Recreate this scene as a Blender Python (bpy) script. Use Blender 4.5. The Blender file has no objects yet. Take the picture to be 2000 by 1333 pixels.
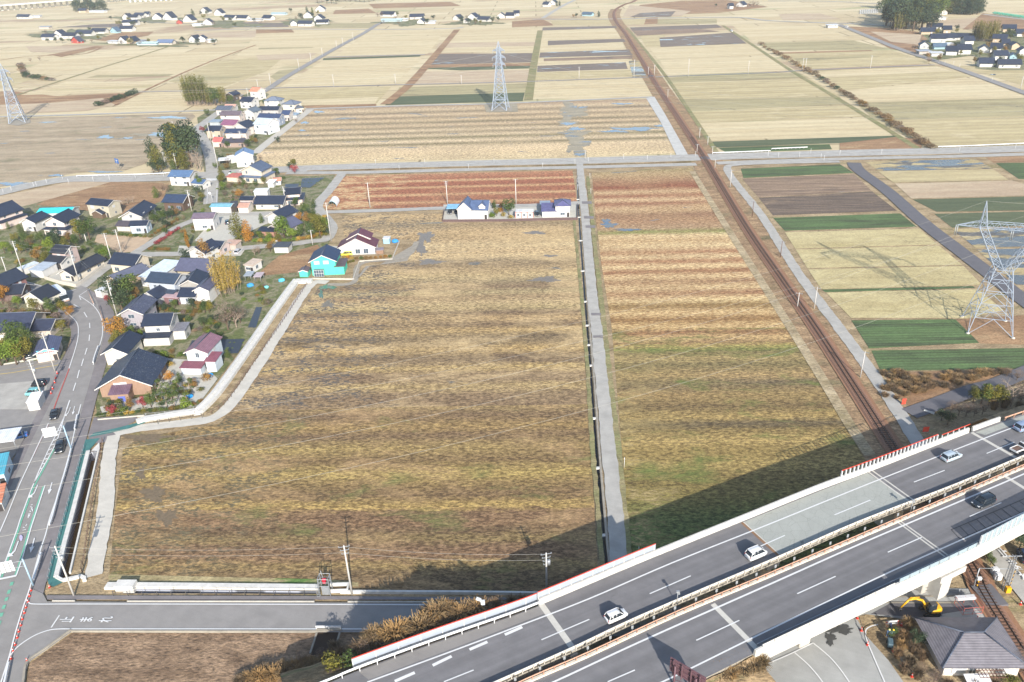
import bpy, bmesh, math, random
from math import radians, sin, cos, pi, sqrt, atan2
from mathutils import Vector, Matrix, noise
from mathutils.geometry import tessellate_polygon
S = bpy.context.scene
COL = S.collection
# ---------------------------------------------------------------- camera
F_PX, PITCH, ROLL, CH = 1555.0, radians(27.5), radians(-2.1), 102.0
_F = Vector((0, cos(PITCH), -sin(PITCH))); _U0 = Vector((0, sin(PITCH), cos(PITCH))); _X0 = Vector((1, 0, 0))
_X = _X0*cos(ROLL) + _U0*sin(ROLL); _U = -_X0*sin(ROLL) + _U0*cos(ROLL)
cam = bpy.data.cameras.new('camera'); cam_o = bpy.data.objects.new('camera', cam); COL.objects.link(cam_o)
M = Matrix((( _X.x, _U.x, -_F.x, 0), (_X.y, _U.y, -_F.y, 0), (_X.z, _U.z, -_F.z, CH), (0, 0, 0, 1)))
cam_o.matrix_world = M
cam.sensor_width = 36; cam.lens = F_PX/2000*36; cam.clip_start = 0.5; cam.clip_end = 20000
S.camera = cam_o
# ---------------------------------------------------------------- sky, sun, exposure
SUN_EL, SUN_AZ = radians(27), radians(167.3)      # azimuth clockwise from +Y: low winter sun behind and to the right
w = bpy.data.worlds.new('World'); S.world = w; w.use_nodes = True
nt = w.node_tree; bg = nt.nodes['Background']; sk = nt.nodes.new('ShaderNodeTexSky')
sk.sky_type = 'NISHITA'; sk.sun_disc = False; sk.sun_elevation = SUN_EL; sk.sun_rotation = SUN_AZ
sk.dust_density = 1.0
nt.links.new(sk.outputs[0], bg.inputs[0]); bg.inputs[1].default_value = 0.14
sd = bpy.data.lights.new('sun', 'SUN'); sd.energy = 4.7; sd.angle = radians(0.5); sd.color = (1, 0.95, 0.87)
so = bpy.data.objects.new('sun', sd); COL.objects.link(so)
sv = Vector((sin(SUN_AZ)*cos(SUN_EL), cos(SUN_AZ)*cos(SUN_EL), sin(SUN_EL)))
so.rotation_euler = sv.to_track_quat('Z', 'Y').to_euler(); so.location = (0, 0, 300)
S.view_settings.view_transform = 'Standard'; S.view_settings.look = 'None'
S.view_settings.exposure = 1.03; S.view_settings.gamma = 1
try:
    S.cycles.volume_bounces = 1; S.cycles.max_bounces = 5; S.cycles.diffuse_bounces = 2; S.cycles.transparent_max_bounces = 8
except Exception: pass
# ---------------------------------------------------------------- measuring helpers: a photo pixel read back to a point at height z
def G(x, y, z=0.0):
    d = _F + _X*((x-1000)/F_PX) + _U*((666.5-y)/F_PX)
    t = (z-CH)/d.z
    return Vector((0, 0, CH)) + d*t
def PX(v):
    v = Vector(v) - Vector((0, 0, CH)); d = v.dot(_F)
    return 1000+F_PX*v.dot(_X)/d, 666.5-F_PX*v.dot(_U)/d
def mpp(x, y):                                   # metres per photo pixel across, at the ground there
    return (G(x+1, y)-G(x, y)).length
def lin(c): c = c/255.0; return c/12.92 if c <= 0.04045 else ((c+0.055)/1.055)**2.4
KA = 0.60
def C(r, g, b, k=KA): return (lin(r)*k, lin(g)*k, lin(b)*k, 1)
R = random.Random(7)
# ---------------------------------------------------------------- materials
MATS = {}
class NB:
    def __init__(s, name):
        s.m = bpy.data.materials.new(name); s.m.use_nodes = True; s.t = s.m.node_tree; s.n = s.t.nodes
        s.b = s.n['Principled BSDF']; s.b.inputs['Roughness'].default_value = 0.9
        s.b.inputs['Specular IOR Level'].default_value = 0.25
    def new(s, t, **k):
        o = s.n.new(t)
        for a, v in k.items(): setattr(o, a, v)
        return o
    def ln(s, a, b): s.t.links.new(a, b)
    def coord(s, scale=(1, 1, 1), rot=0, loc=(0, 0, 0), gen='Object'):
        tc = s.new('ShaderNodeTexCoord'); mp = s.new('ShaderNodeMapping'); mp.vector_type = 'POINT'
        mp.inputs['Rotation'].default_value = (0, 0, rot); 
        s.ln(tc.outputs[gen], mp.inputs[0])
        if scale != (1, 1, 1) or loc != (0, 0, 0):
            m2 = s.new('ShaderNodeMapping'); m2.inputs['Scale'].default_value = scale; m2.inputs['Location'].default_value = loc
            s.ln(mp.outputs[0], m2.inputs[0]); return m2.outputs[0]
        return mp.outputs[0]
    def noise(s, vec, scale, detail=4, rough=0.55, dist=0):
        n = s.new('ShaderNodeTexNoise'); n.inputs['Scale'].default_value = scale; n.inputs['Detail'].default_value = detail
        n.inputs['Roughness'].default_value = rough; n.inputs['Distortion'].default_value = dist
        if vec is not None: s.ln(vec, n.inputs['Vector'])
        return n.outputs['Fac']
    def ramp(s, fac, stops, interp='LINEAR'):
        r = s.new('ShaderNodeValToRGB'); e = r.color_ramp; e.interpolation = interp
        while len(e.elements) > 1: e.elements.remove(e.elements[-1])
        e.elements[0].position = stops[0][0]; e.elements[0].color = stops[0][1]
        for p, c in stops[1:]:
            x = e.elements.new(p); x.color = c
        s.ln(fac, r.inputs[0]); return r.outputs[0]
    def mr(s, fac, a, b, lo=0.0, hi=1.0):
        n = s.new('ShaderNodeMapRange'); s.ln(fac, n.inputs[0]); n.inputs[1].default_value = a; n.inputs[2].default_value = b
        n.inputs[3].default_value = lo; n.inputs[4].default_value = hi; return n.outputs[0]
    def mix(s, fac, a, b, mode='MIX'):
        n = s.new('ShaderNodeMix', data_type='RGBA', blend_type=mode)
        if isinstance(fac, (int, float)): n.inputs[0].default_value = fac
        else: s.ln(fac, n.inputs[0])
        for v, i in ((a, 6), (b, 7)):
            if isinstance(v, tuple): n.inputs[i].default_value = v
            else: s.ln(v, n.inputs[i])
        return n.outputs[2]
    def math(s, op, a, b=None):
        n = s.new('ShaderNodeMath', operation=op)
        for v, i in ((a, 0), (b, 1)):
            if v is None: continue
            if isinstance(v, (int, float)): n.inputs[i].default_value = v
            else: s.ln(v, n.inputs[i])
        return n.outputs[0]
    def bump(s, h, strength=0.3, dist=0.1):
        n = s.new('ShaderNodeBump'); n.inputs['Strength'].default_value = strength; n.inputs['Distance'].default_value = dist
        s.ln(h, n.inputs['Height']); s.ln(n.outputs[0], s.b.inputs['Normal'])
    def out(s, col, rough=None, metal=None):
        if isinstance(col, tuple): s.b.inputs['Base Color'].default_value = col
        else: s.ln(col, s.b.inputs['Base Color'])
        if rough is not None:
            if isinstance(rough, (int, float)): s.b.inputs['Roughness'].default_value = rough
            else: s.ln(rough, s.b.inputs['Roughness'])
        if metal: s.b.inputs['Metallic'].default_value = metal
        return s.m
def V3(c, f): return (c[0]*f, c[1]*f, c[2]*f, 1)
def plain(name, col, rough=0.7, var=0.12, scale=1.5, metal=0, spec=None):
    if name in MATS: return MATS[name]
    b = NB(name); v = b.coord(); n = b.noise(v, scale, 5, 0.6)
    c = b.ramp(n, [(0.3, V3(col, 1-var)), (0.7, V3(col, 1+var))])
    b.out(c, rough, metal)
    if spec is not None: b.b.inputs['Specular IOR Level'].default_value = spec
    MATS[name] = b.m; return b.m
GROT = radians(2.4)
def tone(k, col, val=.86, sat=.88, tint=None):
    if tint: col = k.mix(1, col, tint+(1,), 'MULTIPLY')
    g = k.noise(k.coord((1, 1.7, 1), GROT), 3.2, 4, 0.8)
    col = k.mix(1, col, k.ramp(g, [(.34, (.78, .78, .77, 1)), (.5, (1, 1, 1, 1)), (.66, (1.24, 1.23, 1.2, 1))]), 'MULTIPLY')
    h = k.new('ShaderNodeHueSaturation'); h.inputs['Saturation'].default_value = sat; h.inputs['Value'].default_value = val
    k.ln(col, h.inputs['Color']); return h.outputs[0]
def field(name, a, b2, c3=None, row=0.0, rowamp=0.25, c3t=(0.55, 0.7), wet=None, green=None, gt=(0.6, 0.7), sx=0.02, sy=0.25, seed=0, fine=0.2, bump=0.5, tracks=None):
    """Cropland: long soft bands along the rows, fine stubble grain, optional third colour, drilled rows, puddles, weeds."""
    if name in MATS: return MATS[name]
    k = NB(name); L = (seed*13.7, seed*7.1, 0)
    base = k.coord(rot=GROT)
    str_ = k.coord((sx, sy, 1), GROT, L)
    n1 = k.noise(str_, 1, 5, 0.6, 0.3)
    col = k.mix(k.mr(n1, 0.38, 0.62), a, b2)
    if c3:
        n3 = k.noise(k.coord((0.04, 0.12, 1), GROT, (seed*3.3+5, seed, 0)), 1, 6, 0.65, 0.4)
        col = k.mix(k.mr(n3, *c3t), col, c3)
    if green:
        n4 = k.noise(k.coord((0.03, 0.15, 1), GROT, (seed*9.3+2, seed*5, 0)), 1, 6, 0.65, 0.5)
        col = k.mix(k.mr(n4, *gt), col, green)
    if row:
        wv = k.new('ShaderNodeTexWave', wave_type='BANDS', bands_direction='Y'); k.ln(base, wv.inputs[0])
        wv.inputs['Scale'].default_value = 0.314/row; wv.inputs['Distortion'].default_value = 0.6; wv.inputs['Detail'].default_value = 2; wv.inputs['Detail Scale'].default_value = 0.6
        col = k.mix(rowamp, col, k.ramp(wv.outputs['Fac'], [(0.1, (0.25, 0.22, 0.2, 1)), (0.75, (1, 1, 1, 1))]), 'MULTIPLY')
    f1 = k.noise(k.coord((0.7, 1.6, 1), GROT, L), 1.6, 8, 0.72)
    f2 = k.noise(k.coord((0.12, 0.3, 1), GROT, L), 1.0, 6, 0.7)
    col = k.mix(1.0, col, k.ramp(f1, [(0.30, (1-fine*2.0,)*3+(1,)), (0.5, (1, 1, 1, 1)), (0.7, (1+fine*1.5,)*3+(1,))]), 'MULTIPLY')
    col = k.mix(1.0, col, k.ramp(f2, [(0.32, (1-fine*.9, 1-fine*1.0, 1-fine*1.1, 1)), (0.68, (1+fine*.7,)*3+(1,))]), 'MULTIPLY')
    rough = 0.95
    if tracks:
        n6 = k.noise(k.coord((0.06, 0.1, 1), GROT, (seed*2+1, 3, 0)), 1, 3, 0.5)
        n7 = k.noise(k.coord((0.35, 0.8, 1), GROT, (seed, 8, 0)), 1, 5, 0.7, 2.2)
        msk = k.math('MULTIPLY', k.mr(n6, 0.56, 0.66), k.mr(n7, 0.54, 0.6))
        col = k.mix(msk, col, tracks)
    if wet:
        n5 = k.noise(k.coord((0.03, 0.11, 1), GROT, (seed*4.1, seed*2.2+9, 0)), 1, 6, 0.62, 0.6)
        msk = k.mr(n5, wet, wet+0.04)
        col = k.mix(msk, col, C(86, 92, 100))
        rough = k.mr(msk, 0, 1, 0.95, 0.12)
        k.b.inputs['Specular IOR Level'].default_value = 0.4
    k.out(tone(k, col), rough)
    if bump: k.bump(f1, bump, 0.25)
    MATS[name] = k.m; return k.m
def band_field(name, xref, stops, seed=0, mixcol=None, green=None, gt=(0.6, 0.72), wet=None, wobble=2.0, fine=0.3, leftcol=None, leftx=None, con=.9, tint=(1.0, 1.01, .92), clump=((.56, .52, .48, 1), (1.26, 1.24, 1.16, 1))):
    """A meadow of mown windrows: colour bands at surveyed positions across the field."""
    k = NB(name)
    def gy(y):
        p = G(xref, y); return p.y*cos(GROT) + p.x*sin(GROT)
    y0, y1 = gy(stops[-1][0]), gy(stops[0][0])
    base = k.coord(rot=GROT)
    sep = k.new('ShaderNodeSeparateXYZ'); k.ln(base, sep.inputs[0])
    d1 = k.noise(k.coord((0.03, 0.06, 1), GROT, (seed, 0, 0)), 1, 3, 0.5)
    d2 = k.noise(k.coord((0.22, 0.9, 1), GROT, (seed, 4, 0)), 1, 7, 0.75)
    yy = k.math('ADD', sep.outputs[1], k.math('ADD', k.math('MULTIPLY', k.math('SUBTRACT', d1, 0.5), wobble*.9), k.math('MULTIPLY', k.math('SUBTRACT', d2, 0.5), wobble*4)))
    t = k.mr(yy, y0, y1)
    av = [sum(c[i] for _, c in stops)/len(stops) for i in range(3)]
    st = [((gy(y)-y0)/(y1-y0), tuple(max(c[i]*con+av[i]*(1-con), .01) for i in range(3))+(1,)) for y, c in stops][::-1]
    col = k.ramp(t, st, 'LINEAR')
    fade = k.noise(k.coord((0.018, 0.05, 1), GROT, (seed*5, 7, 0)), 1, 4, .6)
    col = k.mix(k.mr(fade, .46, .66, 0, .65), col, tuple(av)+(1,))
    cl = k.noise(k.coord((0.75, 1.5, 1), GROT, (seed*2, 1, 0)), 1, 9, .74)
    col = k.mix(1, col, k.ramp(cl, [(.45, clump[0]), (.5, (.93, .93, .93, 1)), (.55, clump[1])]), 'MULTIPLY')
    if mixcol:
        n3 = k.noise(k.coord((0.035, 0.07, 1), GROT, (seed*3+5, seed, 0)), 1, 6, 0.68, 0.5)
        col = k.mix(k.mr(n3, 0.5, 0.66, 0, 0.75), col, mixcol)
    if leftcol:
        xm = k.math('ADD', sep.outputs[0], k.math('MULTIPLY', k.math('SUBTRACT', k.noise(k.coord((0.1, 0.1, 1), GROT), 1, 5, 0.7), 0.5), 60))
        n8 = k.noise(k.coord((0.12, 0.3, 1), GROT, (seed+3, 2, 0)), 1, 6, 0.7, 0.4)
        m = k.math('MULTIPLY', k.math('MULTIPLY', k.mr(xm, leftx, leftx-12), k.mr(n8, 0.48, 0.54)), k.mr(cl, .54, .47))
        col = k.mix(m, col, leftcol)
    if green:
        n4 = k.noise(k.coord((0.05, 0.12, 1), GROT, (seed*9+2, seed*5, 0)), 1, 6, 0.65, 0.5)
        col = k.mix(k.mr(n4, *gt), col, green)
    f1 = k.noise(k.coord((0.75, 1.7, 1), GROT), 1.5, 9, 0.78)
    f3 = k.noise(k.coord((0.3, 0.9, 1), GROT, (3, 3, 0)), 1.0, 7, 0.78)
    col = k.mix(1.0, col, k.ramp(f1, [(0.33, (1-fine*1.9, 1-fine*2.0, 1-fine*2.1, 1)), (0.5, (1, 1, 1, 1)), (0.66, (1+fine*1.6,)*3+(1,))]), 'MULTIPLY')
    col = k.mix(1.0, col, k.ramp(f3, [(0.35, (1-fine*.8, 1-fine*.9, 1-fine*1.0, 1)), (0.65, (1+fine*.8,)*3+(1,))]), 'MULTIPLY')
    rough = 0.95
    if wet:
        n5 = k.noise(k.coord((0.035, 0.13, 1), GROT, (seed*4, seed*2+9, 0)), 1, 6, 0.62, 0.6)
        msk = k.mr(n5, wet, wet+0.04); col = k.mix(msk, col, C(84, 88, 92)); rough = k.mr(msk, 0, 1, 0.95, 0.15)
    k.out(tone(k, col, 1.34, .92, tint), rough); k.bump(f1, 0.7, 0.35)
    return k.m
# ---------------------------------------------------------------- object helpers
def link(name, bm_or_me, mats=None, parent=None):
    if isinstance(bm_or_me, bmesh.types.BMesh):
        me = bpy.data.meshes.new(name); bm_or_me.to_mesh(me); bm_or_me.free()
    else: me = bm_or_me
    if mats is not None:
        for m in (mats if isinstance(mats, (list, tuple)) else [mats]): me.materials.append(m)
    o = bpy.data.objects.new(name, me); COL.objects.link(o)
    if parent: o.parent = parent
    return o
def st(o): o['kind'] = 'structure'; return o
LAB = {}
def tag(o, label, cat, group=None, where=None):
    """where: the label gets the thing's rank from the left in that place, set once all are built"""
    o['category'] = cat; o['label'] = label
    if group: o['group'] = group
    if where: LAB.setdefault((label, where), []).append(o)
    return o
def thing(name, label, cat, loc=(0, 0, 0), rz=0, group=None, where=None):
    o = bpy.data.objects.new(name, None); COL.objects.link(o); o.location = loc; o.rotation_euler = (0, 0, rz)
    o.empty_display_size = 0.2
    return tag(o, label, cat, group, where)
def flatmesh(pts, holes=()):
    bm = bmesh.new(); loops = [[Vector(p) for p in pts]] + [[Vector(p) for p in h] for h in holes]
    flat = [p for l in loops for p in l]
    vs = [bm.verts.new(p) for p in flat]
    for t in tessellate_polygon(loops):
        try: bm.faces.new([vs[i] for i in t])
        except ValueError: pass
    bmesh.ops.recalc_face_normals(bm, faces=bm.faces)
    for f in bm.faces:
        if f.normal.z < 0: f.normal_flip()
    return bm
LC = {}
def lz(layer):
    LC[layer] = LC.get(layer, 0)+1
    return 0.04*layer + (LC[layer] % 11)*0.0032
def sheet(name, px, mat, layer, holes=()):
    z = lz(layer)
    return st(link(name, flatmesh([G(x, y, z) for x, y in px], [[G(x, y, z) for x, y in h] for h in holes]), mat))
def smooth(pts, n=6, closed=False):
    out = []; P = [Vector(p) for p in pts]; m = len(P)
    if m < 3: return P
    for i in range(m-1):
        p0 = P[max(i-1, 0)]; p1 = P[i]; p2 = P[i+1]; p3 = P[min(i+2, m-1)]
        for j in range(n):
            t = j/n
            out.append(0.5*((2*p1)+(-p0+p2)*t+(2*p0-5*p1+4*p2-p3)*t*t+(-p0+3*p1-3*p2+p3)*t**3))
    out.append(P[-1]); return out
def offs(P, i, up=Vector((0, 0, 1))):
    a = P[max(i-1, 0)]; b = P[min(i+1, len(P)-1)]; d = (b-a); d.z = 0
    if d.length < 1e-6: d = Vector((1, 0, 0))
    d.normalize(); return Vector((d.y, -d.x, 0))   # right-hand side of the direction of travel
def strip_bm(P, w, bm=None, z=None):
    bm = bm or bmesh.new(); prev = None
    for i, p in enumerate(P):
        n = offs(P, i); ww = w(i/(len(P)-1)) if callable(w) else w
        a = bm.verts.new(p-n*ww/2); b = bm.verts.new(p+n*ww/2)
        if prev: bm.faces.new((prev[0], prev[1], b, a))
        prev = (a, b)
    for f in bm.faces:
        f.normal_update()
        if f.normal.z < 0: f.normal_flip()
    return bm
def road(name, px, w, mat, layer, sm=True, z=None):
    zz = lz(layer) if z is None else z
    P = [G(x, y, zz) for x, y in px]
    if sm: P = smooth(P)
    if ('lane' in name or 'path' in name) and P[0].y < 500 and layer > 4:      # crumbling, grass-bitten edges
        Q = [q for q, d in walk(P, 1.3)]+[P[-1]]; bm = bmesh.new(); prev = None; n_ = len(Q)
        for i, q in enumerate(Q):
            o_ = offs(Q, i); ww = (w(i/(n_-1)) if callable(w) else w)/2
            a = bm.verts.new(q-o_*(ww+noise.noise(Vector((i*.7, 1.3, ww)))*.28)); b = bm.verts.new(q+o_*(ww+noise.noise(Vector((i*.7, 9.3, ww)))*.28))
            if prev: bm.faces.new((prev[0], prev[1], b, a))
            prev = (a, b)
        for f in bm.faces:
            f.normal_update()
            if f.normal.z < 0: f.normal_flip()
        return st(link(name, bm, mat))
    return st(link(name, strip_bm(P, w), mat))
def lines(name, segs, w, mat, layer=None, z=None, sm=True, dash=None):
    """painted lines; segs = list of px polylines joined into one marking object"""
    zz = lz(layer) if z is None else z; bm = bmesh.new()
    for s in segs:
        P = [G(x, y, zz) for x, y in s]
        if sm and len(P) > 2: P = smooth(P)
        if dash:
            for a, b in dashes(P, *dash): strip_bm([a, b], w, bm)
        else: strip_bm(P, w, bm)
    return st(link(name, bm, mat))
def dashes(P, on, off, start=0):
    out = []; acc = -start; cur = None
    L = [0]
    for i in range(1, len(P)): L.append(L[-1]+(P[i]-P[i-1]).length)
    def at(s):
        s = max(0, min(s, L[-1]))
        for i in range(1, len(P)):
            if L[i] >= s: 
                k = (s-L[i-1])/max(L[i]-L[i-1], 1e-9); return P[i-1].lerp(P[i], k)
        return P[-1].copy()
    s = start
    while s < L[-1]:
        out.append((at(s), at(min(s+on, L[-1])))); s += on+off
    return out
def walk(P, step, start=0):
    """points every step metres with heading"""
    out = []; L = [0]
    for i in range(1, len(P)): L.append(L[-1]+(P[i]-P[i-1]).length)
    s = start; i = 1
    while s <= L[-1]:
        while i < len(P)-1 and L[i] < s: i += 1
        k = (s-L[i-1])/max(L[i]-L[i-1], 1e-9); d = (P[i]-P[i-1]).normalized()
        out.append((P[i-1].lerp(P[i], k), d)); s += step
    return out
def box(bm, c, s, rz=0, mi=0, tilt=None):
    m = Matrix.Translation(Vector(c)) @ Matrix.Rotation(rz, 4, 'Z')
    if tilt: m = m @ tilt
    r = bmesh.ops.create_cube(bm, size=1.0, matrix=m @ Matrix.Diagonal((s[0], s[1], s[2], 1)))
    fs = {f for v in r['verts'] for f in v.link_faces}
    for f in fs: f.material_index = mi
    return r['verts']
def cyl(bm, a, b, r1, r2=None, n=8, mi=0, cap=True):
    a = Vector(a); b = Vector(b); r2 = r1 if r2 is None else r2
    d = b-a; q = d.to_track_quat('Z', 'Y').to_matrix().to_4x4()
    r = bmesh.ops.create_cone(bm, cap_ends=cap, segments=n, radius1=r1, radius2=max(r2, 1e-4), depth=d.length, matrix=Matrix.Translation((a+b)/2) @ q)
    for f in {f for v in r['verts'] for f in v.link_faces}: f.material_index = mi; f.smooth = n > 5
    return r['verts']
def bar(bm, a, b, w, mi=0):
    cyl(bm, a, b, w/1.6, None, 4, mi)
def prism(bm, poly, z0, z1, mi=0):
    lo = [bm.verts.new((p[0], p[1], z0)) for p in poly]; hi = [bm.verts.new((p[0], p[1], z1)) for p in poly]
    n = len(poly); fs = []
    for i in range(n): fs.append(bm.faces.new((lo[i], lo[(i+1) % n], hi[(i+1) % n], hi[i])))
    fs.append(bm.faces.new(hi)); fs.append(bm.faces.new(lo[::-1]))
    for f in fs: f.material_index = mi
    bmesh.ops.recalc_face_normals(bm, faces=fs)
def wallrun(bm, P, prof, mi=0):
    """sweep a cross-section [(side offset, z)] closed polygon along P (points carry base z)"""
    rings = []
    for i, p in enumerate(P):
        n = offs(P, i); rings.append([bm.verts.new(p+n*o+Vector((0, 0, z))) for o, z in prof])
    fs = []
    m = len(prof)
    for a, b in zip(rings, rings[1:]):
        for j in range(m): fs.append(bm.faces.new((a[j], a[(j+1) % m], b[(j+1) % m], b[j])))
    fs.append(bm.faces.new(rings[0])); fs.append(bm.faces.new(rings[-1][::-1]))
    for f in fs: f.material_index = mi
    bmesh.ops.recalc_face_normals(bm, faces=fs)
def copytree(o, parent=None):
    c = o.copy(); COL.objects.link(c)
    if parent: c.parent = parent
    for ch in o.children: copytree(ch, c)
    return c
# ================================================================ GROUND, FIELDS, ROADS
def poly_strip(P, w):
    a = [p-offs(P, i)*w/2 for i, p in enumerate(P)]; b = [p+offs(P, i)*w/2 for i, p in enumerate(P)]
    return a+b[::-1]
DITCH = smooth([G(x, y) for x, y in ((1127, 345), (1131, 425), (1143, 590), (1153, 715), (1164, 870), (1174, 990), (1181, 1070), (1188, 1130), (1198, 1230))], 3)
PIT_W = [G(*p) for p in ((173, 884), (193, 880), (165, 1000), (137, 1121), (141, 1131), (122, 1135), (110, 1130), (143, 1003))]
PIT_S = [G(*p) for p in ((262, 1151), (450, 1153), (618, 1155), (618, 1161), (450, 1160), (240, 1159.5), (240, 1151))]
PIT_D = poly_strip(DITCH, 0.6)
HOLES = [PIT_W, PIT_S, PIT_D]
def holes_at(z): return [[Vector((p.x, p.y, z)) for p in h] for h in HOLES]
# far plain: a patchwork of harvested paddies
k = NB('paddy_patchwork')
bc = k.coord(rot=GROT)
br = k.new('ShaderNodeTexBrick'); k.ln(bc, br.inputs[0])
br.inputs['Color1'].default_value = C(240, 220, 172); br.inputs['Color2'].default_value = C(218, 194, 144); br.inputs['Mortar'].default_value = C(158, 140, 98)
br.inputs['Scale'].default_value = 1; br.inputs['Mortar Size'].default_value = 0.9; br.inputs['Mortar Smooth'].default_value = 0.6; br.inputs['Brick Width'].default_value = 118; br.inputs['Row Height'].default_value = 31; br.inputs['Bias'].default_value = -0.1
n = k.noise(k.coord((0.0035, 0.009, 1), GROT), 1, 5, 0.6, 0.5)
col = k.mix(k.mr(n, 0.56, 0.63), br.outputs['Color'], C(196, 166, 128))
n2 = k.noise(k.coord((0.006, 0.02, 1), GROT, (9, 3, 0)), 1, 4, 0.5)
col = k.mix(k.mr(n2, 0.6, 0.66), col, C(196, 190, 136))
n3 = k.noise(k.coord((0.05, 0.3, 1), GROT), 1, 6, 0.7)
col = k.mix(1, col, k.ramp(n3, [(0.3, (.88, .87, .86, 1)), (.7, (1.1, 1.1, 1.1, 1))]), 'MULTIPLY')
k.out(tone(k, col), 0.95)
bm = flatmesh([(-5200, -400, 0), (5200, -400, 0), (5200, 13000, 0), (-5200, 13000, 0)], holes_at(0)); st(link('ground', bm, k.m))
M_DRY = field('dry_grass', C(206, 180, 134), C(172, 146, 104), C(150, 140, 84), c3t=(0.56, 0.68), fine=0.3, sx=0.1, sy=0.2, seed=2, bump=0.8)
near = [G(x, y, 0.02) for x, y in ((-420, 392), (60, 364), (140, 350), (330, 348), (560, 334), (900, 324), (1130, 317), (1370, 310), (1500, 305), (1850, 296), (2300, 284), (2500, 1700), (-500, 1700))]
st(link('verge_ground', flatmesh(near, holes_at(0.02)), M_DRY))
def pit(name, P, depth, mw, mf):
    bm = bmesh.new(); t = [bm.verts.new((p.x, p.y, 0.02)) for p in P]; b = [bm.verts.new((p.x, p.y, -depth)) for p in P]
    for i in range(len(P)):
        j = (i+1) % len(P); bm.faces.new((t[i], t[j], b[j], b[i]))
    f = bm.faces.new(b); f.material_index = 1
    bmesh.ops.triangulate(bm, faces=[f]); st(link(name, bm, [mw, mf]))
# sheet piling: grey with vertical ribs
k = NB('sheet_pile'); wv = k.new('ShaderNodeTexWave', wave_type='BANDS', bands_direction='Y'); k.ln(k.coord(), wv.inputs[0]); wv.inputs['Scale'].default_value = 0.42
k.out(k.ramp(wv.outputs['Fac'], [(0.35, C(120, 124, 134)), (0.5, C(196, 200, 212))])); M_PILE = k.m
M_MUD = plain('canal_mud', C(176, 132, 78), 0.5, 0.1)
M_DARKW = plain('ditch_water', C(46, 44, 36), 0.25, 0.3)
M_CONC = plain('concrete', C(206, 200, 188), 0.85, 0.1, 0.8)
M_CONCW = plain('pale_concrete', C(226, 223, 216), 0.8, 0.13, 1.1)
M_CONCD = plain('weathered_concrete', C(168, 160, 146), 0.9, 0.18, 0.9)
pit('west_canal', PIT_W, 2.4, M_PILE, M_MUD); pit('south_canal', PIT_S, 1.9, M_PILE, M_DARKW); pit('roadside_ditch', PIT_D, 0.8, M_CONCD, M_DARKW)
def asphalt(name, c, var=0.07, cracks=0, blot=0.1, road=None):
    if name in MATS: return MATS[name]
    k = NB(name); n = k.noise(k.coord(), 0.35, 6, 0.6); f = k.noise(k.coord(), 9, 3, 0.7)
    col = k.ramp(n, [(0.3, V3(c, 1-blot)), (0.7, V3(c, 1+blot))])
    col = k.mix(1, col, k.ramp(f, [(0.3, (1-var,)*3+(1,)), (0.7, (1+var,)*3+(1,))]), 'MULTIPLY')
    g = k.noise(k.coord((0.15, 2.2, 1), radians(-64) if cracks else radians(25)), 1, 4, 0.6)
    col = k.mix(1, col, k.ramp(g, [(0.35, (.975, .975, .975, 1)), (0.65, (1.02, 1.02, 1.02, 1))]), 'MULTIPLY')
    if road is not None:
        wt = k.noise(k.coord((0.012, 0.75, 1), road), 1, 3, 0.5); col = k.mix(1, col, k.ramp(wt, [(.35, (.88, .88, .88, 1)), (.65, (1.1, 1.1, 1.1, 1))]), 'MULTIPLY')
        sp = k.noise(k.coord((.4, 1.2, 1), road), .5, 5, .7); col = k.mix(k.mr(sp, .66, .72, 0, .35), col, C(90, 88, 88))
    if cracks:
        v = k.new('ShaderNodeTexVoronoi', feature='DISTANCE_TO_EDGE'); wn = k.new('ShaderNodeTexNoise'); wn.inputs['Scale'].default_value = 0.6; wn.inputs['Detail'].default_value = 6
        tcv = k.coord(); k.ln(tcv, wn.inputs['Vector'])
        k.ln(k.mix(0.35, tcv, wn.outputs['Color'], 'ADD'), v.inputs['Vector']); v.inputs['Scale'].default_value = cracks
        col = k.mix(k.mr(v.outputs['Distance'], 0.012, 0.0, 0, .65), col, C(95, 98, 92))
    k.out(col, 0.85); MATS[name] = k.m; return k.m
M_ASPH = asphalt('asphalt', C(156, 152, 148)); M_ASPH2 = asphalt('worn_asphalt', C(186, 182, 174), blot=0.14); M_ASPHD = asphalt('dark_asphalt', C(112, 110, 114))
M_HWY = asphalt('expressway_asphalt', C(128, 126, 127), road=radians(-25.5)); M_SIDE = asphalt('footway_asphalt', C(140, 134, 134), blot=0.16); M_PATH = asphalt('gravel_path', C(214, 208, 196), 0.12, 0, 0.1)
M_WHITE = plain('white_paint', C(238, 238, 236), 0.7, 0.05, 2); M_GREENP = plain('green_paint', C(122, 190, 162), 0.7, 0.12, 2); M_REDP = plain('red_paint', C(196, 92, 84), 0.7, 0.2, 1)
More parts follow.
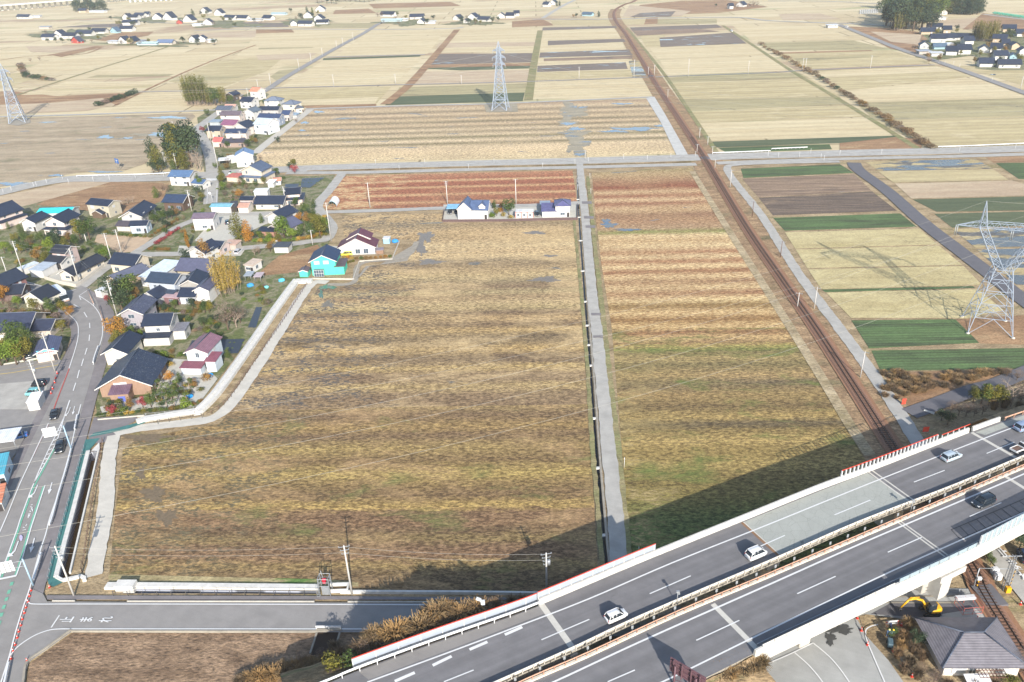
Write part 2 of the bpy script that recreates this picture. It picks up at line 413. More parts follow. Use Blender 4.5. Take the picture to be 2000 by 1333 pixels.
# ---------- fields beyond the crossing road
straw = field('straw', C(244, 224, 174), C(230, 206, 154), fine=0.12, bump=0, sy=0.08, sx=.006, row=9, rowamp=.13, tracks=C(190, 168, 128))
straw2 = field('straw_yellow', C(228, 208, 152), C(208, 188, 132), C(238, 218, 168), fine=0.12, bump=0, sy=0.1, sx=.006, row=7, rowamp=.16, seed=3, tracks=C(150, 140, 112))
straw3 = field('straw_pink', C(224, 200, 162), C(206, 178, 142), fine=0.12, bump=0, sy=0.12, seed=4)
olive = field('olive_stubble', C(204, 190, 138), C(182, 168, 118), C(160, 146, 106), fine=0.12, bump=0, sy=.12, sx=.008, seed=5, tracks=C(120, 116, 108))
tilled = field('tilled_wet', C(146, 128, 112), C(124, 110, 98), fine=0.15, bump=0, sy=0.3, seed=6, wet=0.6)
rust = field('rust_weeds', C(190, 148, 100), C(160, 118, 78), C(212, 182, 130), fine=0.25, bump=0.4, seed=7, sy=.1)
green = field('green_crop', C(118, 128, 90), C(100, 114, 80), fine=0.12, bump=0, row=1.6, rowamp=.3, seed=8)
greenb = field('bright_green_crop', C(112, 146, 80), C(92, 108, 70), C(108, 98, 78), c3t=(.6, .72), fine=0.2, bump=.3, row=1.4, rowamp=.35, seed=9, sx=.03, sy=.35)
stub = field('rice_stubble', C(232, 214, 152), C(220, 200, 136), C(202, 184, 116), c3t=(.6, .72), fine=0.2, row=0.9, rowamp=0.22, seed=10, sy=.1, tracks=C(142, 126, 84), bump=.4)
brown = field('brown_rows', C(190, 158, 122), C(146, 118, 96), C(122, 108, 98), fine=0.22, row=2.2, rowamp=.35, seed=11, sy=.5, wet=.66)
wetf = field('wet_meadow', C(206, 184, 148), C(178, 156, 120), C(146, 140, 100), fine=0.2, sx=.012, sy=.12, seed=12, wet=0.63, bump=.3)
pudl = field('flooded_field', C(216, 194, 134), C(196, 172, 112), C(120, 118, 114), c3t=(.5, .55), fine=0.2, seed=13, wet=0.52, sy=.2)
rail_soil = plain('ballast', C(160, 120, 92), 0.95, 0.2, 2.2); verge_g = field('green_verge', C(150, 152, 92), C(176, 160, 110), fine=.25, seed=14, bump=.6)
L0 = 2
def fs(m, *pts, l=L0, n='field'): return sheet(n, pts, m, l)
fs(wetf, (-60, 232), (60, 231), (250, 225), (375, 221), (382, 228), (345, 262), (300, 296), (285, 320), (245, 333), (150, 338), (0, 366), (-80, 380))
fs(rust, (-60, 182), (20, 178), (110, 188), (240, 182), (265, 183), (225, 205), (170, 216), (0, 224), (-60, 226)); fs(straw3, (0, 205), (90, 202), (200, 192), (225, 205), (170, 217), (0, 224), l=3)
fs(straw, (270, 182), (365, 177), (372, 205), (215, 216)); fs(straw, (-40, 96), (60, 104), (150, 110), (30, 128), (-40, 132)); fs(straw2, (-40, 172), (20, 170), (95, 144), (60, 140), (-40, 150))
fs(straw, (40, 186), (130, 160), (330, 160), (285, 174), (240, 181)); fs(straw2, (95, 175), (300, 166), (290, 172), (90, 178), l=3); fs(olive, (190, 147), (340, 145), (330, 149), (170, 152), l=3)
fs(straw, (165, 145), (275, 105), (470, 100), (350, 150)); fs(straw2, (350, 152), (420, 120), (560, 108), (520, 140), (420, 176), (330, 160)); fs(olive, (330, 160), (375, 147), (480, 150), (420, 158), l=3)
fs(straw3, (50, 90), (215, 92), (140, 104), (60, 102)); fs(rust, (70, 112), (100, 108), (120, 112), (190, 95), (205, 92), (190, 90), l=3)
fs(straw, (55, 132), (100, 118), (275, 108), (155, 143), (60, 146)); fs(tilled, (180, 48), (250, 46), (240, 54), (110, 54)); fs(straw, (0, 44), (160, 44), (110, 54), (0, 54))
fs(rust, (180, 78), (235, 64), (300, 62), (290, 70), (220, 82)); fs(tilled, (430, 47), (505, 43), (500, 54), (420, 53)); fs(straw3, (370, 66), (500, 60), (560, 62), (490, 74), (380, 74))
fs(straw, (500, 70), (690, 74), (600, 118), (520, 140), (430, 176), (400, 176)); fs(straw3, (500, 108), (620, 104), (600, 116), (505, 118), l=3); fs(olive, (505, 94), (615, 92), (610, 94), (505, 97), l=3); fs(olive, (528, 150), (545, 138), (600, 134), (570, 148), (540, 158), l=3)
fs(straw, (500, 58), (705, 58), (690, 72), (500, 74)); fs(rust, (500, 58), (570, 58), (575, 64), (500, 66), l=3); fs(tilled, (500, 45), (560, 45), (565, 53), (500, 54)); fs(olive, (625, 46), (740, 45), (725, 55), (610, 55)); fs(rust, (655, 20), (720, 17), (735, 26), (650, 28))
fs(straw, (632, 118), (828, 110), (770, 165), (545, 172)); fs(straw, (655, 110), (708, 70), (862, 70), (842, 98), (835, 106)); fs(straw, (725, 60), (893, 56), (878, 68), (712, 70)); fs(green, (632, 114), (822, 108), (820, 111), (630, 118), l=4); 
fs(straw2, (535, 175), (765, 169), (735, 203), (505, 206)); fs(straw, (510, 198), (740, 190), (732, 204), (500, 208), l=3); fs(rust, (590, 207), (735, 203), (735, 208), (600, 212), l=4)
fs(straw, (895, 58), (1052, 55), (1042, 100), (852, 104)); fs(straw3, (858, 84), (1045, 82), (1044, 90), (852, 94), l=3); fs(tilled, (855, 106), (1042, 104), (1038, 122), (835, 127)); fs(rust, (832, 127), (1038, 123), (1036, 129), (822, 133), l=3)
fs(straw3, (815, 140), (1035, 137), (1030, 160), (790, 165)); fs(green, (800, 133), (1036, 128), (1036, 134), (900, 138)); fs(olive, (780, 171), (1028, 163), (1026, 182), (770, 188)); fs(green, (768, 189), (1025, 181), (1021, 198), (752, 206))
fs(straw, (1060, 57), (1205, 54), (1240, 150), (1045, 158)); fs(tilled, (1060, 54), (1203, 51), (1205, 55), (1059, 60), l=4); fs(tilled, (1070, 80), (1218, 76), (1222, 82), (1070, 89), l=4); fs(tilled, (1055, 103), (1228, 97), (1236, 108), (1053, 113), l=4); fs(brown, (1062, 115), (1235, 109), (1236, 115), (1062, 120), l=4); fs(tilled, (1050, 129), (1222, 122), (1226, 135), (1049, 141), l=4); fs(straw2, (1046, 142), (1240, 137), (1243, 149), (1045, 157), l=3)
fs(straw, (1043, 160), (1262, 153), (1278, 186), (1040, 194)); fs(pudl, (1228, 120), (1248, 118), (1262, 148), (1236, 152), l=4)
fs(rust, (1000, 42), (1060, 38), (1085, 50), (1000, 54)); fs(straw2, (1075, 40), (1260, 38), (1262, 48), (1080, 50)); fs(rust, (1262, 35), (1285, 34), (1284, 47), (1258, 48), l=3)
fs(olive, (1285, 38), (1400, 37), (1400, 46), (1282, 48)); fs(tilled, (1230, 54), (1400, 48), (1410, 54), (1240, 66)); fs(brown, (1235, 60), (1360, 56), (1405, 62), (1245, 70), l=3); fs(tilled, (1288, 74), (1430, 64), (1458, 85), (1290, 92), l=4); fs(straw2, (1250, 70), (1300, 68), (1290, 92), (1262, 92), l=3)
fs(straw, (1268, 94), (1460, 86), (1500, 108), (1285, 116)); fs(straw, (1288, 118), (1502, 110), (1555, 138), (1305, 148)); fs(olive, (1300, 152), (1560, 142), (1580, 152), (1308, 162))
fs(straw2, (1308, 163), (1582, 154), (1640, 188), (1330, 194)); fs(olive, (1330, 195), (1640, 189), (1650, 204), (1345, 218)); fs(straw2, (1345, 219), (1650, 206), (1700, 228), (1365, 240)); fs(straw, (1365, 241), (1700, 230), (1750, 262), (1385, 275))
fs(green, (1388, 277), (1752, 265), (1765, 270), (1760, 276), (1400, 288)); fs(greenb, (1402, 289), (1620, 282), (1625, 292), (1420, 299)); 
fs(straw, (1430, 50), (1610, 52), (1660, 78), (1470, 82)); fs(olive, (1480, 84), (1665, 79), (1735, 96), (1500, 100)); fs(rust, (1510, 103), (1700, 98), (1705, 100), (1515, 106), l=3); fs(straw2, (1515, 106), (1740, 98), (1825, 124), (1570, 136)); fs(olive, (1550, 115), (1700, 108), (1720, 111), (1560, 120), l=3)
fs(straw2, (1580, 140), (1830, 128), (1900, 150), (1640, 178)); fs(straw, (1590, 141), (1830, 130), (1860, 139), (1610, 152), l=3); fs(straw, (1645, 178), (1905, 152), (2060, 210), (1670, 200)); fs(olive, (1672, 201), (2060, 190), (2100, 222), (1710, 236)); fs(straw2, (1712, 237), (2060, 224), (2100, 245), (1760, 262)); fs(straw2, (1762, 263), (2060, 246), (2150, 280), (1815, 288))
fs(rust, (1655, 52), (1735, 55), (1850, 70), (1800, 105), (1740, 96)); fs(straw3, (1700, 62), (1800, 68), (1795, 88), (1740, 82), l=3); fs(straw2, (1870, 130), (2060, 130), (2060, 170), (1990, 165)); fs(straw3, (1830, 40), (1920, 34), (1960, 44), (1880, 56), (1845, 50)); fs(straw, (1915, 8), (2060, 4), (2060, 22), (1925, 22)); fs(rust, (1920, 26), (2060, 46), (2060, 58), (1880, 58), l=3)
fs(straw3, (1520, 28), (1600, 26), (1645, 38), (1530, 40)); fs(rust, (1330, 2), (1420, 0), (1500, 14), (1400, 26), (1230, 30), (1250, 10)); fs(straw3, (1230, 10), (1350, 22), (1330, 32), (1215, 34), l=3); fs(tilled, (1250, 26), (1320, 22), (1310, 33), (1230, 34), l=4); fs(rust, (720, 8), (880, 4), (900, 12), (730, 17))
fs(rust, (1640, 280), (1750, 268), (1800, 272), (1800, 291), (1640, 297), l=3)
# band-mapped meadows
bC = band_field('windrow_meadow', 800, [(203, C(150, 130, 104)), (210, C(176, 152, 122)), (216, C(202, 178, 142)), (221, C(140, 124, 98)), (226, C(206, 180, 144)), (231, C(150, 132, 102)), (236, C(204, 178, 140)), (241, C(140, 126, 96)), (246, C(202, 176, 140)), (251, C(146, 130, 98)), (256, C(208, 184, 148)), (261, C(142, 128, 98)), (266, C(210, 186, 150)), (271, C(140, 128, 92)), (278, C(214, 190, 154)), (283, C(142, 128, 94)), (289, C(208, 184, 146)), (296, C(214, 188, 148)), (304, C(206, 182, 142)), (314, C(212, 190, 148)), (322, C(200, 180, 138))], seed=1, wet=0.64, wobble=1.4, fine=.2, tint=(.93, .94, .93), con=1.15)
fs(bC, (596, 214), (800, 207), (1265, 194), (1285, 222), (1322, 300), (1130, 307), (700, 316), (520, 326), (505, 318), (500, 304)); 
# puddled patches lying in that meadow
puddle = NB('puddle_water'); nn = puddle.noise(puddle.coord((.12, .3, 1), GROT), 1, 5, .6); puddle.out(puddle.ramp(nn, [(.42, C(120, 116, 98)), (.56, C(92, 108, 122))]), 0.08); puddle.b.inputs['Specular IOR Level'].default_value = .6; puddle = puddle.m
def blob(mat, layer, cx, cy, wx, wy, n=64, seed=0, name='puddle'):
    r = random.Random(seed*31+int(cx)); pts = []
    ph = [r.uniform(0, 6.28) for _ in range(4)]
    for i in range(n):
        a = 2*pi*i/n; q = 1+.22*sin(3*a+ph[0])+.16*sin(5*a+ph[1])+.12*sin(8*a+ph[2])+.1*sin(13*a+ph[3])+.09*sin(19*a+ph[0]*3)+.07*sin(29*a+ph[1]*5)
        pts.append((cx+wx*q*cos(a), cy+wy*q*sin(a)))
    return sheet(name, pts, mat, layer)
wetmud = field('wet_mud', C(190, 178, 150), C(170, 160, 134), fine=.18, seed=21, wet=.6, bump=0, sy=.4)
for a in ((1118, 218, 26, 16), (1108, 240, 20, 5), (1122, 262, 26, 8), (1126, 280, 20, 18), (1134, 298, 12, 8), (300, 264, 40, 4)): blob(wetmud, 4, *a)
for a in ((1110, 242, 12, 2.6), (1240, 252, 40, 3.2), (1200, 257, 26, 2), (1125, 252, 14, 3), (1215, 203, 20, 1.2), (1288, 246, 8, 2), (595, 240, 8, 2), (590, 255, 6, 1.6), (622, 219, 10, 2), (1132, 302, 10, 2.4), (330, 230, 36, 2.2), (206, 268, 14, 3), (250, 270, 9, 1.4), (318, 263, 22, 5), (205, 336, 30, 1.6), (320, 337, 24, 1.6), (30, 360, 30, 4), (110, 343, 14, 2), (1940, 146, 6, 1)): blob(puddle, 5, *a)
bR = band_field('rust_rows', 900, [(336, C(198, 166, 126)), (341, C(176, 120, 92)), (349, C(158, 92, 66)), (352, C(204, 168, 128)), (356, C(160, 92, 66)), (362, C(152, 88, 64)), (365, C(200, 160, 118)), (369, C(156, 90, 64)), (376, C(160, 96, 68)), (379, C(204, 166, 124)), (384, C(156, 90, 66)), (390, C(150, 88, 64)), (394, C(196, 152, 112)), (400, C(150, 92, 66)), (406, C(150, 100, 76))], seed=2, wobble=1.2, fine=.2, tint=(.92, .93, .8), leftcol=C(206, 180, 138), leftx=-62)
fs(bR, (668, 345), (760, 341), (1118, 333), (1127, 394), (1000, 401), (865, 405), (640, 410), (626, 400), (650, 365))
bA1 = band_field('mown_meadow_far', 850, [(410, C(168, 142, 106)), (426, C(184, 156, 116)), (441, C(146, 128, 102)), (454, C(186, 158, 118)), (468, C(176, 148, 110)), (482, C(208, 184, 144)), (494, C(190, 162, 122)), (503, C(206, 180, 138)), (512, C(132, 116, 98)), (522, C(126, 106, 86)), (532, C(182, 156, 114)), (540, C(196, 172, 126)), (550, C(150, 134, 104)), (563, C(124, 100, 80)), (573, C(166, 150, 112)), (583, C(148, 120, 92)), (593, C(190, 166, 124)), (603, C(172, 152, 108)), (613, C(108, 86, 70)), (624, C(178, 148, 104)), (636, C(110, 88, 70)), (648, C(180, 150, 98)), (660, C(100, 84, 68)), (672, C(116, 96, 70)), (683, C(186, 154, 96)), (698, C(98, 78, 64)), (710, C(120, 98, 76)), (719, C(184, 156, 98)), (733, C(122, 98, 78)), (746, C(126, 102, 80)), (755, C(180, 154, 100)), (770, C(130, 106, 82))], seed=3, mixcol=C(196, 168, 124), wet=0.66, leftcol=C(92, 86, 84), leftx=-38, fine=.26)
bA2 = band_field('mown_meadow_near', 850, [(770, C(130, 106, 82)), (792, C(164, 140, 92)), (812, C(118, 94, 74)), (834, C(158, 130, 80)), (852, C(116, 92, 72)), (876, C(164, 140, 84)), (900, C(122, 98, 66)), (927, C(172, 148, 84)), (945, C(136, 112, 70)), (968, C(118, 94, 66)), (989, C(174, 146, 82)), (1000, C(126, 98, 74)), (1022, C(132, 102, 76)), (1038, C(110, 88, 66)), (1053, C(134, 114, 74)), (1066, C(120, 94, 72)), (1088, C(132, 102, 78)), (1104, C(150, 126, 80)), (1122, C(112, 92, 68)), (1148, C(100, 82, 62))], seed=4, mixcol=C(170, 138, 98), green=C(110, 112, 62), gt=(.57, .7), leftcol=C(104, 94, 72), leftx=-52, fine=.34)
fs(bA1, (668, 424), (760, 418), (866, 418), (866, 436), (1000, 434), (1119, 431), (1131, 560), (1141, 690), (1147, 780), (1148, 790), (800, 795), (450, 805), (482, 765), (560, 640), (622, 562), (690, 556), (722, 520), (795, 510), (812, 480), (806, 470), (760, 464), (735, 452), (690, 470), (672, 460))
fs(bA2, (450, 805), (800, 795), (1148, 790), (1155, 900), (1164, 1050), (1171, 1160), (900, 1160), (650, 1150), (640, 1136), (212, 1138), (225, 1000), (240, 880), (270, 856), (428, 828))
fs(field('canal_bank', C(206, 186, 130), C(172, 156, 104), C(108, 150, 62), c3t=(.54, .62), fine=.25, seed=22, sx=.25, sy=.5), (212, 1122), (640, 1132), (700, 1138), (700, 1146), (212, 1145), l=3, n='canal_bank')
bB1 = band_field('rust_meadow_far', 1300, [(328, C(150, 136, 96)), (341, C(170, 146, 108)), (353, C(152, 112, 82)), (366, C(142, 86, 56)), (375, C(190, 160, 120)), (383, C(152, 102, 72)), (390, C(198, 168, 128)), (397, C(152, 106, 76)), (408, C(194, 164, 124)), (419, C(142, 106, 80)), (433, C(164, 128, 94)), (447, C(166, 138, 106)), (454, C(132, 136, 74)), (461, C(210, 186, 142)), (471, C(188, 158, 114)), (482, C(210, 186, 142)), (494, C(164, 118, 82)), (503, C(210, 186, 142)), (511, C(158, 108, 72)), (521, C(210, 184, 138)), (531, C(150, 104, 68)), (542, C(206, 178, 132)), (552, C(150, 112, 78)), (563, C(210, 184, 136)), (574, C(148, 102, 68)), (586, C(210, 184, 134)), (598, C(138, 108, 60)), (612, C(200, 170, 120)), (625, C(144, 108, 62)), (639, C(196, 166, 114))], seed=5, wet=.68, fine=.3, wobble=2, con=1.05, tint=(.97, .98, .92), clump=((.66, .54, .42, 1), (1.2, 1.2, 1.16, 1)))
bB2 = band_field('rust_meadow_near', 1300, [(639, C(196, 166, 114)), (651, C(138, 94, 60)), (662, C(194, 162, 112)), (671, C(150, 118, 80)), (678, C(172, 152, 88)), (684, C(104, 124, 56)), (690, C(112, 104, 68)), (701, C(166, 144, 96)), (715, C(116, 104, 70)), (736, C(166, 138, 92)), (750, C(108, 94, 74)), (774, C(154, 126, 80)), (795, C(112, 92, 62)), (816, C(164, 138, 82)), (830, C(92, 80, 64)), (844, C(134, 112, 66)), (862, C(170, 144, 86)), (883, C(140, 118, 66)), (911, C(156, 134, 78)), (933, C(124, 106, 60)), (971, C(122, 110, 58)), (1014, C(94, 106, 56)), (1060, C(84, 106, 52))], seed=6, green=C(104, 112, 54), gt=(.54, .68), fine=.3, leftcol=C(158, 138, 92), leftx=30)
fs(bB1, (1156, 338), (1245, 334), (1352, 328), (1395, 400), (1450, 480), (1520, 590), (1545, 640), (1195, 642), (1175, 520), (1163, 420))
fs(bB2, (1195, 642), (1545, 640), (1600, 745), (1690, 890), (1760, 1010), (1500, 1120), (1240, 1130), (1225, 1000), (1210, 820), (1203, 740))
for a in ((1190, 440, 14, 4.5), (1225, 449, 22, 2.4), (1184, 432, 8, 4)): blob(puddle, 4, *a)
M_TEALW = plain('teal_water', C(96, 128, 112), 0.15, .1)
for a in ((640, 561, 16, 4), (627, 575, 4, 8)): blob(M_TEALW, 4, *a)
dkw = plain('wet_soil', C(132, 120, 104), .35, .25)
for a in ((833, 462, 14, 9), (822, 482, 9, 16), (840, 512, 22, 5), (1065, 546, 26, 5), (1075, 500, 14, 2), (1045, 455, 20, 3), (640, 595, 12, 6)): blob(dkw, 3, *a)
for a in ((285, 855, 44, 7), (275, 925, 8, 12), (300, 965, 22, 14), (325, 1010, 20, 14)): blob(plain('bare_mud', C(128, 112, 90), .85, .25), 3, *a)
fs(field('reed_bed', C(186, 152, 116), C(156, 126, 96), C(140, 128, 78), c3t=(.58, .7), fine=.38, seed=61, sx=.25, sy=.4, bump=1.2), (58, 1297), (92, 1272), (143, 1236), (400, 1237), (640, 1237), (800, 1240), (820, 1420), (46, 1420), (52, 1333), l=3)
# right-hand plots
fs(greenb, (1447, 330), (1640, 321), (1668, 338), (1452, 348)); fs(brown, (1450, 350), (1668, 340), (1702, 373), (1482, 386)); fs(field('muddy_rows', C(150, 128, 108), C(120, 104, 92), C(190, 160, 124), c3t=(.58, .66), fine=.2, row=2, rowamp=.3, seed=24, sy=.5), (1482, 387), (1703, 374), (1752, 412), (1510, 421)); fs(greenb, (1510, 426), (1758, 417), (1790, 443), (1533, 451))
fs(stub, (1533, 454), (1795, 447), (1832, 478), (1553, 486)); fs(stub, (1554, 488), (1834, 480), (1880, 518), (1577, 524)); fs(stub, (1578, 526), (1882, 520), (1918, 557), (1604, 565)); fs(greenb, (1605, 566), (1900, 559), (1905, 563), (1612, 571)); fs(stub, (1614, 572), (1910, 565), (1960, 606), (1890, 622), (1662, 621))
fs(greenb, (1663, 626), (1866, 624), (1912, 670), (1698, 681)); fs(greenb, (1702, 685), (2080, 679), (2080, 712), (1990, 720), (1720, 725)); fs(rust, (1724, 728), (2010, 721), (1940, 748), (1850, 772), (1785, 797), (1765, 786)); fs(rust, (1866, 624), (2100, 610), (2100, 676), (1914, 671))
fs(pudl, (1690, 316), (1905, 311), (1940, 330), (1715, 334)); fs(straw2, (1715, 335), (1940, 331), (1970, 352), (1745, 357), l=3); fs(rust, (1925, 308), (2080, 302), (2080, 316), (1940, 318)); fs(greenb, (1945, 319), (2080, 317), (2080, 350), (1990, 350)); fs(straw3, (1748, 359), (1975, 353), (2080, 380), (1780, 388)); fs(green, (1782, 390), (2080, 382), (2080, 410), (1830, 414)); fs(green, (1825, 418), (2080, 412), (2080, 440), (1860, 445)); fs(pudl, (1860, 448), (2080, 444), (2080, 480), (1905, 484)); fs(pudl, (1908, 488), (2080, 484), (2080, 560), (1985, 556))
# ---------- village ground
garden = NB('garden_ground'); gn = garden.noise(garden.coord(), 0.09, 6, .65, .4); gf = garden.noise(garden.coord(), 1.1, 8, .75)
gc = garden.ramp(gn, [(.3, C(112, 108, 82)), (.42, C(110, 120, 70)), (.5, C(154, 146, 118)), (.58, C(94, 108, 60)), (.7, C(150, 128, 98))])
garden.out(garden.mix(1, gc, garden.ramp(gf, [(.32, (.6, .6, .58, 1)), (.66, (1.3, 1.3, 1.3, 1))]), 'MULTIPLY')); garden.bump(gf, .7, .3); garden = garden.m
fs(garden, (-120, 400), (60, 398), (170, 380), (330, 362), (400, 345), (480, 338), (590, 345), (655, 342), (625, 395), (640, 425), (655, 450), (640, 480), (600, 545), (575, 560), (520, 620), (385, 795), (275, 815), (190, 812), (165, 640), (120, 600), (60, 570), (-120, 545), l=2, n='village_ground')
fs(garden, (400, 345), (385, 230), (430, 205), (500, 176), (595, 205), (590, 225), (500, 305), (480, 340), l=2, n='village_ground'); fs(garden, (-160, 560), (60, 578), (125, 610), (140, 650), (120, 710), (0, 722), (-160, 730), l=2, n='village_ground')
fs(rust, (140, 372), (215, 355), (330, 358), (318, 392), (250, 420), (150, 410), (70, 400), l=3); fs(straw3, (-80, 398), (60, 372), (150, 352), (230, 352), (60, 400), (-80, 430), l=4)
soil = plain('bare_soil', C(206, 180, 150), .95, .12, .5); gravel = plain('gravel', C(206, 202, 190), .95, .1, 1.2)
fs(soil, (190, 458), (300, 463), (262, 492), (236, 494), (185, 472), l=4, n='bare_plot'); fs(rust, (545, 500), (620, 478), (628, 490), (600, 530), (500, 540), (520, 520), l=4, n='dry_grass_plot')
for p in (((430, 415), (600, 412), (600, 420), (540, 430), (515, 440), (450, 470), (395, 475), (380, 470)), ((330, 700), (390, 705), (425, 740), (395, 780), (300, 780), (320, 720)), ((300, 770), (395, 770), (375, 795), (200, 808), (195, 795)), ((866, 400), (1128, 398), (1128, 428), (866, 433)), ((120, 520), (170, 530), (150, 556), (90, 545)), ((640, 480), (740, 487), (735, 497), (670, 500), (640, 510)), ((430, 470), (470, 480), (440, 500)), ((350, 480), (480, 486), (470, 500), (345, 500))): sheet('gravel_yard', p, gravel, 4)
black = plain('mulch_film', C(66, 76, 88), .45, .25, 3)
fs(black, (375, 665), (478, 662), (465, 690), (360, 695), l=5, n='mulched_beds'); fs(black, (500, 600), (512, 600), (500, 640), (484, 640), l=5, n='mulched_beds'); fs(black, (590, 349), (634, 347), (605, 367), (587, 366), l=5, n='mulched_beds'); fs(black, (557, 360), (584, 359), (582, 366), (556, 366), l=5, n='mulched_beds')
fs(garden, (1788, 112), (1794, 92), (1812, 76), (1800, 68), (1812, 54), (1850, 60), (1900, 74), (1955, 60), (2060, 55), (2060, 136), (1940, 138), (1905, 134), (1905, 108), (1830, 118), l=4, n='hamlet_ground')
for a in ((140, 68, 70, 10), (290, 38, 60, 6), (440, 48, 60, 7), (300, 86, 90, 5), (600, 42, 45, 9), (790, 44, 45, 6), (925, 44, 45, 6)): blob(garden, 4, *a, name='hamlet_ground')
# ---------- roads
road('crossing_road', ((-120, 402), (0, 376), (60, 362), (140, 349.5), (240, 349), (330, 347), (400, 342), (470, 336), (560, 331), (700, 326), (900, 320.5), (1130, 314.5), (1370, 307.5), (1500, 303.5), (1700, 298), (1850, 295), (2080, 288)), 11.5, M_ASPH2, 6)
road('frontage_road', ((560, 338), (700, 337), (900, 332), (1130, 327), (1360, 321)), 5, M_ASPH2, 5); road('frontage_road', ((1400, 319), (1500, 315), (1700, 309), (1850, 306), (2080, 299)), 5, M_ASPH2, 5); road('planted_strip', ((600, 334), (900, 326), (1120, 321.5)), 1.6, M_DRY, 7); road('planted_strip', ((1150, 321), (1360, 315)), 1.6, M_DRY, 7); road('planted_strip', ((1430, 312), (1600, 308), (1880, 301)), 1.6, M_DRY, 7)
road('central_lane', ((1131, 308), (1134, 340), (1143, 420), (1155, 560), (1166, 650), (1175, 740), (1184, 830), (1194, 930), (1202, 1010), (1209, 1100), (1216, 1200)), 3.15, M_ASPH2, 6)
road('footing_strip', ((1130, 345), (1148, 590), (1160.5, 740), (1170, 870), (1180, 990), (1187, 1070), (1194, 1130)), .45, M_CONCD, 5); road('lane_verge', ((1121, 430), (1137, 590), (1147, 715), (1157, 870), (1167, 990), (1173, 1070), (1180, 1130)), 1.0, verge_g, 5); road('lane_verge', ((1148, 345), (1162, 480), (1178, 620), (1191, 740), (1205, 860), (1219, 1000), (1228, 1120)), 1.5, verge_g, 5)
for q in ((1146, 396), (1150, 425), (1153, 443), (1164, 614), (1168, 658)):
    sheet('patched_asphalt', ((q[0]-9.5, q[1]-2.5), (q[0]+9.5, q[1]-2.5), (q[0]+10, q[1]+2.5), (q[0]-9, q[1]+2.5)), M_SIDE, 7)
road('field_lane', ((-60, 229), (60, 227), (250, 221), (400, 216), (437, 213)), 4, M_ASPH2, 5); road('farm_track', ((270, 180), (487, 175), (545, 172), (775, 166), (1000, 160.5), (1250, 151.5), (1500, 142.3), (1575, 137.5), (1825, 127)), 3, M_ASPH, 5); road('field_lane', ((596, 213), (800, 206.5), (975, 202.5), (1275, 189.5)), 3.6, M_ASPH2, 5)
road('country_road', ((486, 190), (515, 179), (560, 150), (625, 112), (675, 84), (707, 67), (725, 56), (745, 45), (790, 36)), 6, M_ASPH, 7); road('country_road', ((380, 60), (500, 57), (725, 58), (875, 56), (905, 53)), 5, M_ASPH2, 5); road('country_road', ((1040, 38), (1195, 37.5), (1425, 34), (1500, 40.5), (1615, 45), (1660, 46.5), (1740, 51)), 6, M_ASPH2, 6); road('country_road', ((1135, -6), (1095, 14), (1060, 36)), 6, M_ASPH2, 5)
road('country_road', ((1638, 48), (1700, 73), (1760, 97), (1850, 127), (2000, 181), (2100, 217)), 6.5, M_ASPH, 7); road('country_road', ((1500, 2), (1620, 3), (1740, 9)), 6, M_ASPH2, 5); road('country_road', ((1920, 28), (2000, 38), (2080, 48)), 6, M_ASPH2, 6); road('country_road', ((155, 41), (260, 42), (350, 46), (450, 45)), 4, M_ASPH, 5)
road('farm_track', ((638, 112), (700, 110), (830, 107)), 3.4, M_ASPH2, 6); road('farm_track', ((30, 187), (165, 143), (290, 104), (345, 86)), 2.6, verge_g, 5); road('farm_track', ((225, 206), (330, 155), (420, 117), (500, 88)), 2.6, rust, 5); road('farm_track', ((752, 204), (800, 165), (840, 120), (893, 58)), 7, rust, 5); road('farm_track', ((1032, 196), (1042, 130), (1055, 60)), 6, verge_g, 5); road('farm_track', ((0, 118), (60, 110), (160, 106), (200, 92)), 2.6, rust, 5)
road('farm_track', ((1225, 55), (1290, 135), (1345, 215), (1400, 298)), 2.5, verge_g, 5); road('farm_track', ((1412, 50), (1470, 88), (1545, 138), (1640, 195), (1720, 245), (1800, 295)), 3.4, verge_g, 4)
road('concrete_lane', ((606, 214), (560, 250), (520, 281), (498, 300)), 5.2, M_CONC, 6); sheet('gravel_apron', ((1262, 192), (1278, 189), (1300, 225), (1344, 303), (1322, 305), (1290, 238)), asphalt('grey_gravel', C(206, 204, 198), blot=.15), 5)
road('village_street', ((437, 213), (405, 236), (386, 252), (397, 272), (408, 298), (414, 326), (414, 355), (411, 398)), 6, M_ASPH2, 7)
road('house_lane', ((622, 415), (760, 411), (870, 406.5), (1000, 403), (1136, 396)), 4, M_ASPH2, 6); road('village_lane', ((668, 340), (645, 370), (620, 402), (640, 430), (648, 447), (637, 467), (612, 471), (560, 478), (507, 482), (462, 486), (400, 493), (350, 496), (300, 497), (258, 499), (219, 515), (157, 562)), 4.4, M_ASPH2, 7); road('village_lane', ((259, 497), (306, 468), (352, 441), (400, 424), (440, 418), (545, 418)), 4, M_ASPH2, 6)
road('canal_path', ((640, 552), (612, 553), (585, 585), (545, 650), (500, 720), (455, 785), (420, 815), (380, 824), (260, 838), (225, 848)), lambda t: 3.2, M_PATH, 6); road('canal_path', ((222, 850), (212, 900), (205, 1000), (190, 1080), (184, 1125)), 3.0, M_PATH, 6); sheet('side_street', ((183, 816), (270, 812), (262, 824), (235, 838), (222, 862), (176, 868), (172, 850)), M_SIDE, 6); sheet('canal_footpath', ((690, 548), (822, 470), (830, 472), (795, 512), (715, 520), (690, 552)), M_CONCD, 2)
road('rear_path', ((640, 556), (690, 552), (705, 515), (790, 503), (815, 472)), 2.0, M_CONCD, 6)
